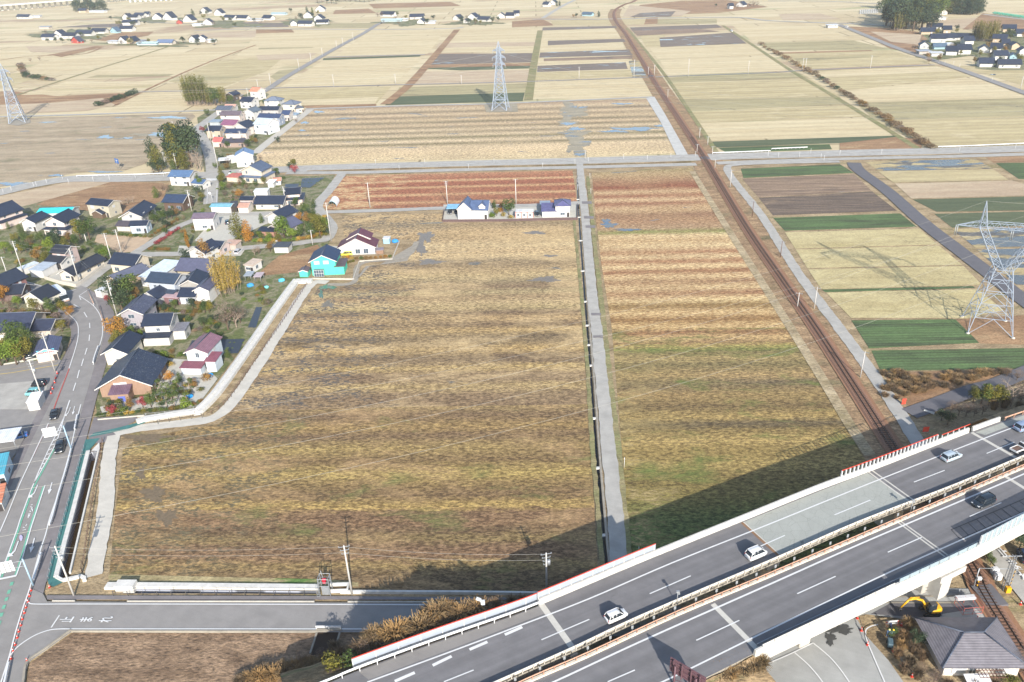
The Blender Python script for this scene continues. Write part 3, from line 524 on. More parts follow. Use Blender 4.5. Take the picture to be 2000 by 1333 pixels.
road('service_lane', ((1640, 316), (1500, 319), (1440, 322), (1420, 328), (1435, 355), (1488, 422), (1558, 532), (1629, 627), (1699, 722), (1752, 800), (1790, 860), (1870, 985), (1955, 1095), (2060, 1230)), 3.4, M_ASPH2, 6); road('farm_road', ((1668, 318), (1678, 333), (1734, 374), (1803, 435), (1885, 498), (1940, 540), (2000, 586), (2120, 672)), 6, M_ASPHD, 6)
road('branch_road', ((1776, 808), (1840, 785), (1900, 762), (1945, 750), (2000, 728), (2090, 690)), 4.4, M_ASPHD, 7)
# ================================================================ THE MAIN ROAD AND CROSSROAD
sheet('main_road', ((-80, 525), (0, 536), (60, 552), (102, 564), (132, 568), (149, 564), (158, 558), (172, 564), (190, 590), (198, 612), (204, 633), (204, 654), (197, 682), (185, 715), (164, 786), (156, 818), (144, 868), (134, 909), (116, 970), (105, 1000), (93, 1044), (79, 1088), (61, 1150), (47, 1185), (32, 1236), (18, 1290), (2, 1345), (-20, 1420), (-210, 1420), (-120, 1240), (-40, 1080), (5, 985), (35, 920), (62, 860), (85, 815), (100, 785), (128, 735), (140, 700), (150, 671), (153, 645), (149, 629), (133, 613), (119, 600), (60, 577), (0, 560), (-80, 548)), M_ASPH, 8)
sheet('crossroad', ((62, 1150), (84, 1160), (92, 1175), (250, 1176), (860, 1178), (1330, 1184), (1330, 1246), (860, 1236), (140, 1233.5), (56, 1293), (44, 1333), (28, 1420), (-16, 1420), (4, 1345), (19, 1290), (33, 1236), (48, 1185)), M_ASPH, 9)
M_KERB = M_CONCD
sheet('footway', ((189, 776), (171, 848), (164, 875), (149, 925), (131, 990), (116, 1045), (103, 1087), (90, 1138), (84, 1161), (62, 1149), (79, 1088), (93, 1044), (105, 1000), (116, 970), (134, 909), (144, 868), (156, 818), (164, 786), (185, 715), (197, 682), (204, 654), (204, 633), (196, 606), (178, 575), (160, 560), (175, 566), (205, 583), (223, 610), (225, 640), (209, 706)), M_SIDE, 7)
sheet('footway', ((90, 1163), (640, 1164.5), (1330, 1170), (1330, 1175), (870, 1171.5), (92, 1171.5)), M_SIDE, 7)
sheet('road_margin', ((116, 602), (149, 629), (153, 645), (150, 671), (140, 700), (128, 735), (100, 785), (85, 815), (62, 860), (35, 920), (5, 985), (-40, 1080), (-80, 1080), (-20, 985), (12, 925), (42, 865), (66, 820), (82, 788), (108, 735), (122, 702), (138, 668), (139, 645), (132, 630), (112, 610)), M_SIDE, 7)
sheet('parking_lot', ((-120, 722), (0, 714), (60, 706), (112, 700), (122, 705), (100, 770), (75, 812), (50, 860), (20, 900), (-120, 910)), M_ASPH, 6); sheet('parking_bay', ((-120, 760), (60, 745), (95, 742), (85, 790), (70, 800), (-120, 800)), M_ASPH2, 7)
road('parking_line', ((-80, 735), (0, 731), (60, 722), (114, 713)), .25, plain('yellow_paint', C(224, 196, 96), .7, .1), 9); road('kerb', ((-80, 729), (0, 724), (60, 715), (112, 706)), .6, M_CONCD, 9, z=.45)
lines('edge_line', [((135, 720), (150, 671), (153, 645), (149, 629), (133, 613), (119, 600)), ((94.5, 827), (67, 885), (39, 945), (11, 1013), (-30, 1105)), ((182, 713), (193, 680), (200, 654), (200, 633), (195, 615), (184, 599), (168.5, 587), (154.5, 578)), ((154.5, 578), (162, 573), (176, 564)), ((154.5, 578), (158, 586)), ((158, 790), (151, 817), (140, 867), (129.5, 908), (112, 969), (97, 1013), (89, 1044), (75, 1087), (58, 1149), (46, 1184), (31, 1233), (17.5, 1284), (2, 1333), (-10, 1380)), ((51, 1170), (56, 1177), (66.5, 1180), (120, 1180)), ((0, 537), (60, 553), (102, 565), (132, 569), (149, 565))], .22, M_WHITE, 11)
lines('edge_line', [((120, 1180), (350, 1180.2), (700, 1181), (1100, 1183)), ((119, 1228.6), (350, 1228.6), (760, 1229), (1050, 1231)), ((119, 1228.6), (96, 1231), (66.5, 1242), (35, 1263), (17.5, 1284))], .22, M_WHITE, 11)
lines('centre_dashes', [((144, 595), (155, 601)), ((164, 610), (170, 620)), ((175, 631), (175.5, 641)), ((175, 654), (174, 666)), ((170, 680), (166, 693)), ((163, 701), (159, 715)), ((155, 723), (151, 739)), ((148, 748), (143, 763.5)), ((136, 782), (130, 799.5)), ((50, 562), (67, 566))], .25, M_WHITE, 11)
lines('divider_lines', [((136.5, 782), (126, 813), (115, 850), (105, 874.5), (84, 913), (66.5, 943)), ((126, 813), (121, 824), (109, 850), (96, 876), (77, 918), (66.5, 943)), ((66.5, 944), (59.5, 960), (40, 1013), (33, 1035), (12, 1093), (0, 1126), (-12, 1162)), ((88, 948), (66.5, 1013), (59.5, 1035), (44, 1089), (31.5, 1125)), ((116, 1202), (100, 1226))], .22, M_WHITE, 11)
lines('stop_line', [((-4, 1132), (32, 1124.5))], .5, M_WHITE, 11, sm=False)
lines('hatch_bars', [((121+(66.5-121)*t, 824+(943-824)*t), (126+(66.5-126)*t+3.2*(t > .1)*(t < .8), 820+(943-820)*t)) for t in [i/13 for i in range(1, 12)]], .35, M_WHITE, 12, sm=False)
lines('green_lane_edge', [((107, 875), (86, 915), (69, 946), (62, 962), (43, 1014), (36, 1036), (15, 1094), (3, 1128)), ((85, 950), (63.5, 1014), (56.5, 1036), (41, 1090), (29.5, 1124))], .32, M_GREENP, 10)
lines('green_guide_dashes', [((24, 1137), (21.5, 1144)), ((19, 1152), (16, 1160)), ((14, 1167), (11, 1174)), ((9, 1182), (6, 1190)), ((4, 1197), (1, 1205)), ((0, 1213), (-4, 1222))], .55, M_GREENP, 10, sm=False)
lines('red_edge_line', [((135, 720), (130, 734), (112, 780), (103, 806)), ((94, 829), (83, 852), (64, 892))], .25, M_REDP, 10)
def arrow(name, tail, head, turn=0, sc=1):
    a, h = G(*tail), G(*head); d = (h-a); L = d.length; d.normalize(); n = Vector((-d.y, d.x, 0)); z = lz(12); w = .11*sc; hw = .42*sc; hl = min(1.9*sc, L*.4)
    pts = [a-n*w, a+d*(L-hl)-n*w, a+d*(L-hl)-n*hw, h, a+d*(L-hl)+n*hw, a+d*(L-hl)+n*w, a+n*w] if not turn else [a-n*w, a+d*(L*.62)-n*w, a+d*(L*.8)-n*(w+.5*sc), a+d*(L*.72)-n*(w+.8*sc), h-n*.9*sc, h+n*.1*sc, a+d*(L*.9)-n*.25*sc, a+d*(L*.68)+n*w, a+n*w]
    st(link(name, flatmesh([Vector((p.x, p.y, z)) for p in pts]), M_WHITE))
arrow('lane_arrow', (75, 951), (65, 975), 1, .9); arrow('lane_arrow', (103, 946), (96.5, 969)); arrow('lane_arrow', (37.5, 1061), (27, 1090), 1); arrow('lane_arrow', (69, 1055), (61, 1084)); arrow('lane_arrow', (139, 799), (132, 816), 1, .7); arrow('lane_arrow', (147, 797), (143, 814), 0, .8)
def text_mesh(s, size, yscale=1):
    c = bpy.data.curves.new('t', 'FONT'); c.body = s; c.size = size; c.align_x = 'CENTER'; c.align_y = 'CENTER'; c.resolution_u = 2; c.offset = 0.02*size
    o = bpy.data.objects.new('t', c); COL.objects.link(o); dg = bpy.context.evaluated_depsgraph_get()
    me = bpy.data.meshes.new_from_object(o.evaluated_get(dg)); bpy.data.objects.remove(o); me.materials.clear(); return me
for ch, x in (('止', 134), ('ま', 172), ('れ', 210.5)):
    me = text_mesh(ch, 1.0); o = st(link('road_letter', me, M_WHITE)); p = G(x, 1214.5); o.location = (p.x, p.y, .04*12.5); o.rotation_euler = (0, 0, radians(88)); o.scale = (1.35, 2.5, 1)
for ch, x, y in (('止', 1960, 1085), ('ま', 1981, 1108), ('れ', 2003, 1133)):
    me = text_mesh(ch, 1.0); o = st(link('road_letter', me, M_WHITE)); p = G(x, y); o.location = (p.x, p.y, .04*12.5); o.rotation_euler = (0, 0, radians(3)); o.scale = (1.7, 2.8, 1)
bm = flatmesh([G(41+3.4*cos(a)*(1-.15*sin(a)), 1051+6*sin(a), .52) for a in [i*pi/6 for i in range(12)]]); st(link('route_emblem', bm, plain('lavender_paint', C(206, 196, 226), .7, .1)))
lines('lane_writing', [((60, 987), (64, 985)), ((59, 990), (63, 991), (61, 996)), ((58, 998), (60, 1000)), ((55, 1004), (59, 1003), (57, 1009)), ((63, 999), (64, 994)), ((50, 1028), (53, 1024)), ((44, 1036), (51, 1034)), ((56, 1005), (55, 1012)), ((45, 1030), (48, 1031))], .18, M_WHITE, 11, sm=False)
# kerbs and canal trim
def kerbrun(name, px, w, h, mat, z0=0.0, off=0):
    P = smooth([G(x, y, z0) for x, y in px], 4); bm = bmesh.new(); wallrun(bm, P, [(off, -.2), (off+w, -.2), (off+w, h), (off, h)]); return bm
st(link('kerb', kerbrun('k', ((104, 1176.3), (148, 1176.3)), .2, .5, M_CONC), M_CONC)); st(link('kerb', kerbrun('k', ((250, 1177), (615, 1177.6)), .2, .5, M_CONC), M_CONC)); st(link('kerb', kerbrun('k', ((680, 1178), (1020, 1180)), .2, .5, M_CONC), M_CONC))
st(link('kerb', kerbrun('k', ((141, 1234.5), (88, 1273), (57, 1296), (50, 1330), (45, 1370)), .35, .55, M_CONC), M_CONCD)); st(link('kerb', kerbrun('k', ((141, 1234.2), (400, 1235), (640, 1235)), .25, .5, M_CONC), M_CONCD))
TEAL = plain('teal_lining', C(78, 132, 128), .7, .18, .5)
tl = [G(*p) for p in ((168, 862), (162, 882), (148, 928), (131, 992), (116, 1045), (103, 1090), (94, 1132), (96, 1145), (106, 1150))]; tr = [G(*p) for p in ((196, 858), (173, 884), (158, 942), (143, 1003), (128, 1060), (117, 1100), (110, 1130), (116, 1136), (124, 1140))]
bm = bmesh.new(); prev = None
for a, b in zip(tl, tr):
    q = (bm.verts.new((a.x, a.y, .42)), bm.verts.new((b.x, b.y, .30)))
    if prev: bm.faces.new((prev[0], prev[1], q[1], q[0]))
    prev = q
st(link('canal_lining', bm, TEAL))
sheet('canal_lining', ((183, 846), (212, 840), (245, 832), (280, 823), (284, 826), (250, 838), (210, 847), (175, 854), (170, 858)), TEAL, 8); sheet('canal_headwall', ((178, 881), (194, 864), (195, 881)), M_CONCW, 10)
cap = bmesh.new(); wallrun(cap, smooth([G(*p) for p in ((172.5, 884), (158, 942), (142.5, 1003), (126, 1065), (110, 1130))], 4), [(-.5, -.1), (.35, -.1), (.35, .55), (-.5, .55)])
wallrun(cap, [G(*p) for p in ((111, 1130), (122, 1136), (142, 1132), (158, 1128), (166, 1131), (166, 1137))], [(-.3, -.1), (.3, -.1), (.3, .5), (-.3, .5)]); wallrun(cap, [G(*p) for p in ((194, 880), (166, 1000), (138, 1121))], [(-.12, -.1), (.2, -.1), (.2, .45), (-.12, .45)])
o = link('canal_wall', cap, M_CONCW); tag(o, 'white topped concrete wall of the narrow canal beside the main road', 'canal wall')
cap = bmesh.new(); wallrun(cap, [G(*p) for p in ((262, 1149.5), (450, 1151.5), (622, 1153.5))], [(-.9, -.1), (.1, -.1), (.1, .6), (-.9, .6)]); p = G(248, 1150); box(cap, (p.x, p.y, .5), (3.4, 1.7, 1.6), radians(-3)); p = G(221, 1149); box(cap, (p.x, p.y+.2, .3), (2.6, 1.4, .5), radians(-3))
wallrun(cap, [G(*p) for p in ((665, 1160), (700, 1160), (900, 1161), (1068, 1163), (1160, 1166))], [(-.3, -.1), (.1, -.1), (.1, .6), (-.3, .6)])
tag(link('canal_wall', cap, M_CONCW), 'white concrete edge wall of the ditch along the crossroad', 'canal wall')
# bank wall along the canal path: broad pale concrete
rev = [G(*p) for p in ((577, 552), (540, 603), (500, 661), (460, 718), (422, 770), (391, 802), (385, 806))]
P = smooth(rev, 4); bm = bmesh.new(); wallrun(bm, P, [(-1.5, -.1), (1.5, -.1), (1.5, .35), (.5, .5), (.45, 1.3), (-.2, 1.35), (-.3, .9), (-1.5, .9)])
P2 = [G(*p) for p in ((388, 806), (340, 813), (286, 822), (268, 828))]; wallrun(bm, P2, [(-.8, -.1), (1.0, -.1), (1.0, .3), (.5, 1.1), (-.8, 1.1)])
tag(link('retaining_wall', bm, M_CONCW), 'broad white concrete bank wall between the gardens and the canal path', 'wall')
bm = bmesh.new(); p = G(600, 552); box(bm, (p.x-1, p.y, .5), (5.4, 2.2, 1.0), radians(-2)); tag(link('culvert_box', bm, M_CONCW), 'pale concrete culvert box at the upper end of the white bank wall', 'culvert')
# ---------- railings
def railing(name, px, h, mat, label, step=2.0, rails=(1.0, .5), rw=.05, z=0.3, cat='railing', post=.06, where=None, group=None, zf=None, slab=None):
    P = smooth([G(x, y, z) for x, y in px], 3) if len(px) > 2 else [G(x, y, z) for x, y in px]
    t = thing(name, label, cat, P[0], 0, group, where); off = P[0]
    bm = bmesh.new()
    for r in rails:
        wallrun(bm, [p-off for p in P], [(-rw/2, h*r-rw), (rw/2, h*r-rw), (rw/2, h*r+rw*.2), (-rw/2, h*r+rw*.2)])
    link('rail', bm, mat, t)
    bm = bmesh.new(); cyl(bm, (0, 0, -.15), (0, 0, h), post, post, 6); me = bpy.data.meshes.new('post'); bm.to_mesh(me); bm.free(); me.materials.append(mat)
    for q, d in walk(P, step)[:100]:
        o = link('post', me, None, t); o.location = q-off
    return t
M_DKM = plain('dark_metal', C(86, 84, 84), .5, .1); M_WM = plain('white_metal', C(236, 236, 236), .45, .05); M_GREY = plain('grey_metal', C(170, 174, 178), .45, .08, 3, .3); M_BROWNM = plain('brown_metal', C(120, 92, 80), .5, .1)
railing('railing', ((222, 1164), (450, 1163.5), (628, 1164)), 1.1, M_DKM, 'dark railing with concrete foot along the crossroad ditch', 2.6)
railing('railing', ((201, 862), (192, 915), (184, 965), (174, 1030), (166, 1085), (160, 1120)), 1.0, M_BROWNM, 'weedy brown fence between the canal and the gravel path', 1.8)
railing('railing', ((165, 876), (152, 920), (133, 990), (118, 1045), (105, 1090), (93, 1140)), 1.0, M_GREY, 'grey mesh fence on the footway edge above the teal canal', 1.8, z=.35)
railing('railing', ((600, 556), (560, 618), (520, 676), (480, 734), (440, 790), (404, 812)), 1.1, M_BROWNM, 'brown post and rail fence beside the pale canal path', 2.0)
railing('railing', ((395, 815), (340, 822), (288, 831)), 1.0, M_DKM, 'thin dark railing on the white wall bend', 2.5, z=.5)
railing('railing', ((573, 551), (530, 612), (480, 682), (430, 752), (388, 799), (284, 815)), 1.0, M_GREY, 'grey mesh fence on the garden side of the white bank wall', 2.2, z=.3)
def guard(px, label, z=.4, mat=None, step=2, **k): return railing('guard_rail', px, .75, mat or M_WM, label, step, (1.0,), .28, z, 'guard rail', .07, **k)
guard(((143, 871), (131, 918), (115, 972), (104, 1014), (98, 1030)), 'white guard rail beside the right lane, upper length'); guard(((82, 1085), (70, 1128), (67, 1138)), 'short white guard rail above the crossroad corner'); guard(((19, 1300), (10, 1345)), 'white guard rail at the bottom left corner')
guard(((193, 680), (186, 700), (183, 712)), 'white guard rail at the road bend beside the garden'); guard(((152, 815), (147, 842)), 'short white guard rail beside the overhead board post')
guard(((150, 346), (200, 344.5), (270, 343), (337, 340)), 'white guard rail on the far side of the crossing road, west of the village', z=.3); guard(((1392, 301), (1440, 299.5), (1500, 297), (1500, 297.2)), 'long white guard rail at the level crossing', z=.3); guard(((1507, 293), (1577, 290)), 'white guard rail round the lay-by east of the level crossing', z=.3); guard(((1832, 289), (1900, 287), (2010, 282)), 'white guard rail at the far right of the crossing road', z=.3)
# ================================================================ RAILWAY
RAILC = [(1290, -40), (1245, -2), (1222, 8), (1204, 18), (1199, 30), (1206, 46), (1222, 66), (1250, 112), (1287, 172), (1337, 248), (1376, 308), (1453, 436), (1524, 540), (1594, 641), (1670, 757), (1744, 872), (1890, 1092), (1925, 1160), (2010, 1296), (2060, 1380)]
road('rail_verge', RAILC[3:-3], 15, field('rail_weeds', C(196, 160, 112), C(172, 138, 98), C(148, 134, 92), c3t=(.55, .66), fine=.35, seed=31, sx=.3, sy=.4, bump=.9), 3); road('rail_verge', ((1352, 335), (1395, 405), (1455, 500), (1525, 610), (1600, 730), (1660, 830), (1700, 890)), 2.6, field('pale_bank_grass', C(214, 192, 150), C(190, 168, 124), C(168, 150, 104), c3t=(.55, .65), fine=.3, seed=51, sx=.3, sy=.4, bump=.8), 4)
road('trackbed', RAILC, 4.6, rail_soil, 8)
RP = smooth([G(x, y, .62) for x, y in RAILC], 8)
bm = bmesh.new(); wallrun(bm, [p for p in RP], [(-1.9, -.4), (1.9, -.4), (1.3, -.05), (-1.3, -.05)]); st(link('ballast_bed', bm, plain('ballast_top', C(148, 112, 92), .95, .22, 3)))
sl = bmesh.new(); rr = walk(RP, .7)
for q, d in rr:
    if q.y < 420: box(sl, (q.x, q.y, .6), (2.0, .22, .12), atan2(d.y, d.x)-pi/2)
t = thing('railway_track', 'single rusty railway track running from the viaduct towards the far fields', 'railway track', (RP[-1].x, RP[-1].y, 0)); off = Vector((t.location))
o = link('sleepers', sl, plain('sleeper', C(96, 74, 62), .9, .2), t); o.location = -off; o['kind'] = 'stuff'
for s_ in (-1, 1):
    bm = bmesh.new(); wallrun(bm, RP, [(s_*.535-.05, -.02), (s_*.535+.05, -.02), (s_*.535+.05, .16), (s_*.535-.05, .16)]); o = link('rail', bm, plain('rail_steel', C(104, 88, 80), .4, .15, 1, .6), t); o.location = -off
# level crossing planks
for q, lab_ in (((1377, 311), 'level crossing deck where the wide crossing road meets the railway'), ((1272, 150), 'small farm track level crossing deck far up the railway'), ((1931, 1168), 'asphalt level crossing deck beside the excavator yard')):
    p = G(*q); bm = bmesh.new(); box(bm, (0, 0, .3), (3.6, 4.6, .9), radians(4)); o = link('crossing_deck', bm, M_ASPHD); o.location = (p.x, p.y, -.12); tag(o, lab_, 'level crossing')
# ================================================================ EXPRESSWAY ON ITS VIADUCT
DZ = 8.3
def D(px, z=DZ, n=4): return smooth([G(x, y, z) for x, y in px], n)
NBp = ((560, 1366), (645, 1333), (700, 1310), (850, 1255), (1000, 1203), (1070, 1176), (1250, 1100), (1447, 1020), (1600, 958), (1700, 921), (1900, 843), (2000, 808), (2180, 747))
NIp = ((790, 1415), (1000, 1322), (1125, 1266), (1250, 1207), (1500, 1100), (1647, 1035), (1737, 999), (1862, 951), (2000, 893), (2180, 819))
SIp = ((860, 1415), (1032, 1334), (1150, 1283), (1325, 1202), (1500, 1129), (1757, 1019), (2000, 915), (2180, 840))
SOp = ((1130, 1420), (1245, 1372), (1370, 1318), (1500, 1254), (1745, 1140), (1905, 1065), (2000, 1015), (2180, 925))
NBL, NI, SI = D(NBp), D(NIp), D(SIp); SO = [Vector((p.x, p.y, DZ)) for p in D(SOp, DZ+1.1)]
def slab(name, A, B, mat, under):
    bm = flatmesh(A+B[::-1]); st(link(name, bm, mat))
    bm = bmesh.new(); n = len(A)
    prism(bm, [(p.x, p.y) for p in A+B[::-1]], DZ-.9, DZ-.02); bmesh.ops.triangulate(bm, faces=[f for f in bm.faces if len(f.verts) > 4]); return st(link(under, bm, M_CONCD))
slab('expressway_deck', NBL, NI, M_HWY, 'deck_slab'); slab('expressway_deck', SI, SO, M_HWY, 'deck_slab')
M_OLDP = asphalt('old_concrete_pavement', C(176, 178, 170), cracks=.55, blot=.05)
def dpoly(name, px, mat, z): return st(link(name, flatmesh([G(x, y, z) for x, y in px]), mat))
dpoly('old_pavement', ((1450, 1021), (1600, 960), (1694, 924), (1783, 981), (1650, 1031), (1520, 1085)), M_OLDP, DZ+.012)
dpoly('shoulder_band', ((700, 1312), (850, 1257), (1000, 1205), (1056, 1183), (1068, 1197), (870, 1272), (720, 1328)), asphalt('pale_shoulder', C(150, 146, 142)), DZ+.012)
dpoly('shoulder_band', ((1905, 845), (2000, 811), (2180, 750), (2180, 775), (1990, 826), (1925, 850)), M_OLDP, DZ+.012)
M_JOINT = plain('expansion_joint', C(212, 208, 198), .8, .08, 2); M_RUST = plain('joint_rust', C(150, 116, 88), .8, .2)
for a, b, w_, m in (((1056, 1179), (1122, 1271), .95, M_JOINT), ((1449, 1021), (1520, 1085), .5, M_RUST), ((1452, 1020), (1523, 1084), .22, M_JOINT), ((1696, 922), (1780, 983), .34, M_JOINT), ((1703, 919), (1787, 979), .34, M_JOINT), ((1898, 845), (1984, 894), .75, M_JOINT), ((1392, 1180), (1479, 1268), .85, M_JOINT), ((1753, 1020), (1846, 1088), .3, M_JOINT), ((1760, 1019), (1853, 1086), .3, M_JOINT), ((1964, 931), (2030, 972), .75, M_JOINT)):
    st(link('expansion_joint', strip_bm([G(*a, DZ+.022), G(*b, DZ+.022)], w_), m))
# tar-coloured repair outline on the south carriageway
lines('repair_seam', [((1858, 1035), (1960, 992), (2080, 940)), ((1875, 1053), (1980, 1008), (2100, 955))]+[((1858+t*102, 1035-t*43), (1875+t*105, 1053-t*45)) for t in (0, .16, .32, .48, .64, .8, .96, 1.12, 1.3)], .16, plain('tar_seam', C(78, 78, 82), .7, .1), z=DZ+.03, sm=False)
zl = DZ+.04
lines('lane_line', [((717, 1333), (870, 1277), (1000, 1228), (1150, 1170), (1312, 1100), (1500, 1025), (1725, 934), (1982, 834), (2150, 775))], .25, M_WHITE, z=zl)
lines('lane_line', [((1000, 1319), (1125, 1262.5), (1250, 1203.5), (1500, 1097), (1647, 1032), (1862, 948), (2000, 890), (2150, 828)), ((820, 1399), (1000, 1319))], .2, M_WHITE, z=zl)
lines('lane_line', [((950, 1388), (1082, 1332), (1250, 1254), (1500, 1143), (1675, 1065), (1827, 1000), (2000, 926), (2150, 860))], .3, M_WHITE, z=zl)
lines('lane_line', [((1180, 1383), (1294, 1332), (1357, 1302), (1500, 1231.5), (1750, 1112), (2000, 1001), (2150, 935))], .25, M_WHITE, z=zl)
lines('lane_dashes', [((867, 1332), (925, 1309)), ((1057.5, 1250), (1151, 1210)), ((1269, 1160), (1349, 1125)), ((1481, 1069), (1533, 1046)), ((1630, 1006), (1700, 977)), ((1785, 942), (1845, 919)), ((1927, 886), (1981, 864)), ((1187, 1332), (1240, 1309)), ((1360, 1251), (1444, 1212)), ((1557, 1160), (1632, 1126)), ((1734, 1079), (1800, 1050)), ((1894, 1009), (1956, 982))], .2, M_WHITE, z=zl, sm=False)
lines('merge_dashes', [((700, 1362), (745, 1342)), ((771, 1331), (810, 1314)), ((845, 1300), (882, 1282)), ((917, 1269), (952, 1254)), ((986, 1240), (1020, 1225))], .5, M_WHITE, z=zl, sm=False)
def cut(P, x0, x1):
    return [p for p in P if x0 <= PX(p)[0] <= x1]
def dense(P, n=3):
    o = []
    for a, b in zip(P, P[1:]): o += [a.lerp(b, i/n) for i in range(n)]
    return o+[P[-1]]
NBd, NId, SId, SOd = dense(NBL, 6), dense(NI, 6), dense(SI, 6), dense(SO, 6)
def run(name, P, prof, mat, label, cat, parent=None):
    bm = bmesh.new(); wallrun(bm, P, prof); o = link(name, bm, mat, parent)
    if not parent: tag(o, label, cat)
    return o
M_PAR = plain('parapet_concrete', C(212, 208, 200), .85, .14, .9); k = NB('stained_parapet'); n1 = k.noise(k.coord((1, 1, .3)), .8, 6, .7); k.out(k.ramp(n1, [(.35, C(240, 234, 220)), (.62, C(214, 200, 176))])); M_PARS = k.m
def parapet(P, side, h, label):
    s = side; prof = [(0, -.03), (s*.12, h), (s*.42, h), (s*.46, -1.9), (s*.1, -1.9), (0, -.9)]
    return run('parapet', P, prof, M_PAR, label, 'parapet')
parapet(cut(NBd, 1050, 1895), -1, 1.1, 'white concrete parapet on the field side of the expressway viaduct')
parapet(cut(NBd, 1896, 1955), -1, 1.0, 'short white parapet end block at the right abutment of the viaduct')
pp = parapet(cut(SOd, 1470, 2400), 1, 1.1, 'long white concrete parapet on the near side of the expressway viaduct')
# steel post-and-panel screens
PANEL = plain('screen_panel', C(172, 180, 192), .4, .05, .6); M_REDR = plain('red_rail', C(236, 84, 60), .5, .1); M_ORG = plain('orange_rail', C(218, 170, 142), .6, .2, 1.2)
def screen(name, P, off, z0, h, label, step=2.0, panel=PANEL, posts=M_WM, top=M_REDR, pw=.09, cat='screen fence', gap=0):
    o0 = P[0].copy(); t = thing(name, label, cat, o0); Q = [p-o0 for p in P]
    if panel:
        bm = bmesh.new(); wallrun(bm, Q, [(off-.03, z0+gap), (off+.03, z0+gap), (off+.03, z0+h), (off-.03, z0+h)]); link('panel', bm, panel, t)
    if top:
        bm = bmesh.new(); wallrun(bm, Q, [(off-.06, z0+h), (off+.06, z0+h), (off+.06, z0+h+.09), (off-.06, z0+h+.09)]); link('top_rail', bm, top, t)
    bm = bmesh.new(); box(bm, (0, 0, h/2), (pw, pw*1.7, h)); me = bpy.data.meshes.new('post'); bm.to_mesh(me); bm.free(); me.materials.append(posts)
    for q, d in walk(Q, step):
        o = link('post', me, None, t); n = Vector((d.y, -d.x, 0)).normalized(); o.location = q+n*(off+.06)+Vector((0, 0, z0)); o.rotation_euler = (0, 0, atan2(d.y, d.x))
    return t
def guardbeam(P, off, mat, label, step, h=.7, z0=0, group=None, bh=.3):
    o0 = P[0].copy(); t = thing('guard_rail', label, 'guard rail', o0, 0, group); Q = [p-o0 for p in P]
    bm = bmesh.new(); wallrun(bm, Q, [(off-.05, z0+h-bh), (off, z0+h-bh*.7), (off-.04, z0+h-bh*.5), (off, z0+h-bh*.25), (off-.05, z0+h), (off-.12, z0+h), (off-.12, z0+h-bh)]); link('beam', bm, mat, t)
    bm = bmesh.new(); box(bm, (0, 0, h/2), (.1, .12, h)); box(bm, (0, -.1, h-.1), (.16, .2, .12)); me = bpy.data.meshes.new('post'); bm.to_mesh(me); bm.free(); me.materials.append(mat)
    for q, d in walk(Q, step)[:100]:
        o = link('post', me, None, t); n = Vector((d.y, -d.x, 0)).normalized(); o.location = q+n*(off+.1)+Vector((0, 0, z0)); o.rotation_euler = (0, 0, atan2(d.y, d.x))
    return t
screen('noise_screen', cut(NBd, 690, 1060), -.9, -.9, 2.6, 'row of pale grey screen panels behind the guard rail on the embankment', 3.4)
screen('noise_screen', cut(NBd, 1050, 1288), -.55, .2, 2.0, 'pale grey screen panels with red top rail outside the parapet', 2.0)
screen('catch_fence', cut(NBd, 1642, 1838), -.25, 1.1, 1.35, 'tall mesh fence with red top rail above the railway crossing', 1.0, None, M_WM, M_REDR, .16, 'fence')
screen('catch_fence', cut(NBd, 1838, 1897), -.25, 1.1, .8, 'low mesh fence with red top rail right of the tall fence', 1.6, None, M_WM, M_REDR, .1, 'fence')
guardbeam(cut(NBd, 560, 1056), .1, M_WM, 'white guard rail along the embankment screens', 2.6, .85, bh=.4)
guardbeam(cut(NBd, 1957, 2300), .1, M_ORG, 'tan guard rail past the white parapet end at the right', 2.6, .8)
M_CREAM = plain('cream_steel', C(222, 214, 200), .6, .12, 1.5)
guardbeam(NId, .3, M_CREAM, 'cream double guard rail along the median of the far carriageway', 1.75, .85, bh=.5)
run('median_cable', NId, [(-.04, .5), (.04, .5), (.04, .6), (-.04, .6)], plain('blue_grey_steel', C(150, 172, 190), .5, .05), 'thin blue grey rail on the inner edge of the far carriageway', 'rail')
run('median_wall', SId, [(-.35, -.9), (.15, -.9), (.1, .3), (-.3, .3)], M_PARS, 'low stained concrete kerb wall of the near carriageway median', 'median wall')
guardbeam([p+Vector((0, 0, .25)) for p in SId], -.1, M_ORG, 'orange tubular rail on the near carriageway median wall', 1.75, .6, bh=.16)
# delineator plates on the median
bm = bmesh.new(); box(bm, (0, 0, .45), (.06, .06, .9)); box(bm, (0, 0, 1.0), (.34, .05, .62)); me = bpy.data.meshes.new('delineator'); bm.to_mesh(me); bm.free(); me.materials.append(M_GREY)
for q, d in walk(SId, 3.9):
    o = link('delineator', me); n = Vector((-d.y, d.x, 0)).normalized(); o.location = q+n*.75+Vector((0, 0, -.1)); o.rotation_euler = (0, 0, radians(10))
    tag(o, 'small grey plate on a post', 'delineator', 'grey plates along the expressway median', 'on the expressway median')
k = NB('clear_panel'); k.b.inputs['Alpha'].default_value = .55; k.out(C(196, 216, 226), .15); CLEAR = k.m
screen('screen_fence', cut(SOd, 1905, 2400), .25, 1.1, 2.0, 'tall clear noise screen with white posts on the near parapet', 1.3, CLEAR, M_WM, None, .14, 'noise screen')
screen('screen_fence', cut(SOd, 1745, 1903), .25, 1.1, .75, 'low pale blue screen on the near parapet', 2.2, CLEAR, M_GREY, None, .06, 'noise screen')
screen('screen_fence', cut(SOd, 1480, 1743), .25, 1.1, .35, 'low white fascia strip on the near parapet', 2.2, M_PAR, M_GREY, None, .05, 'noise screen')
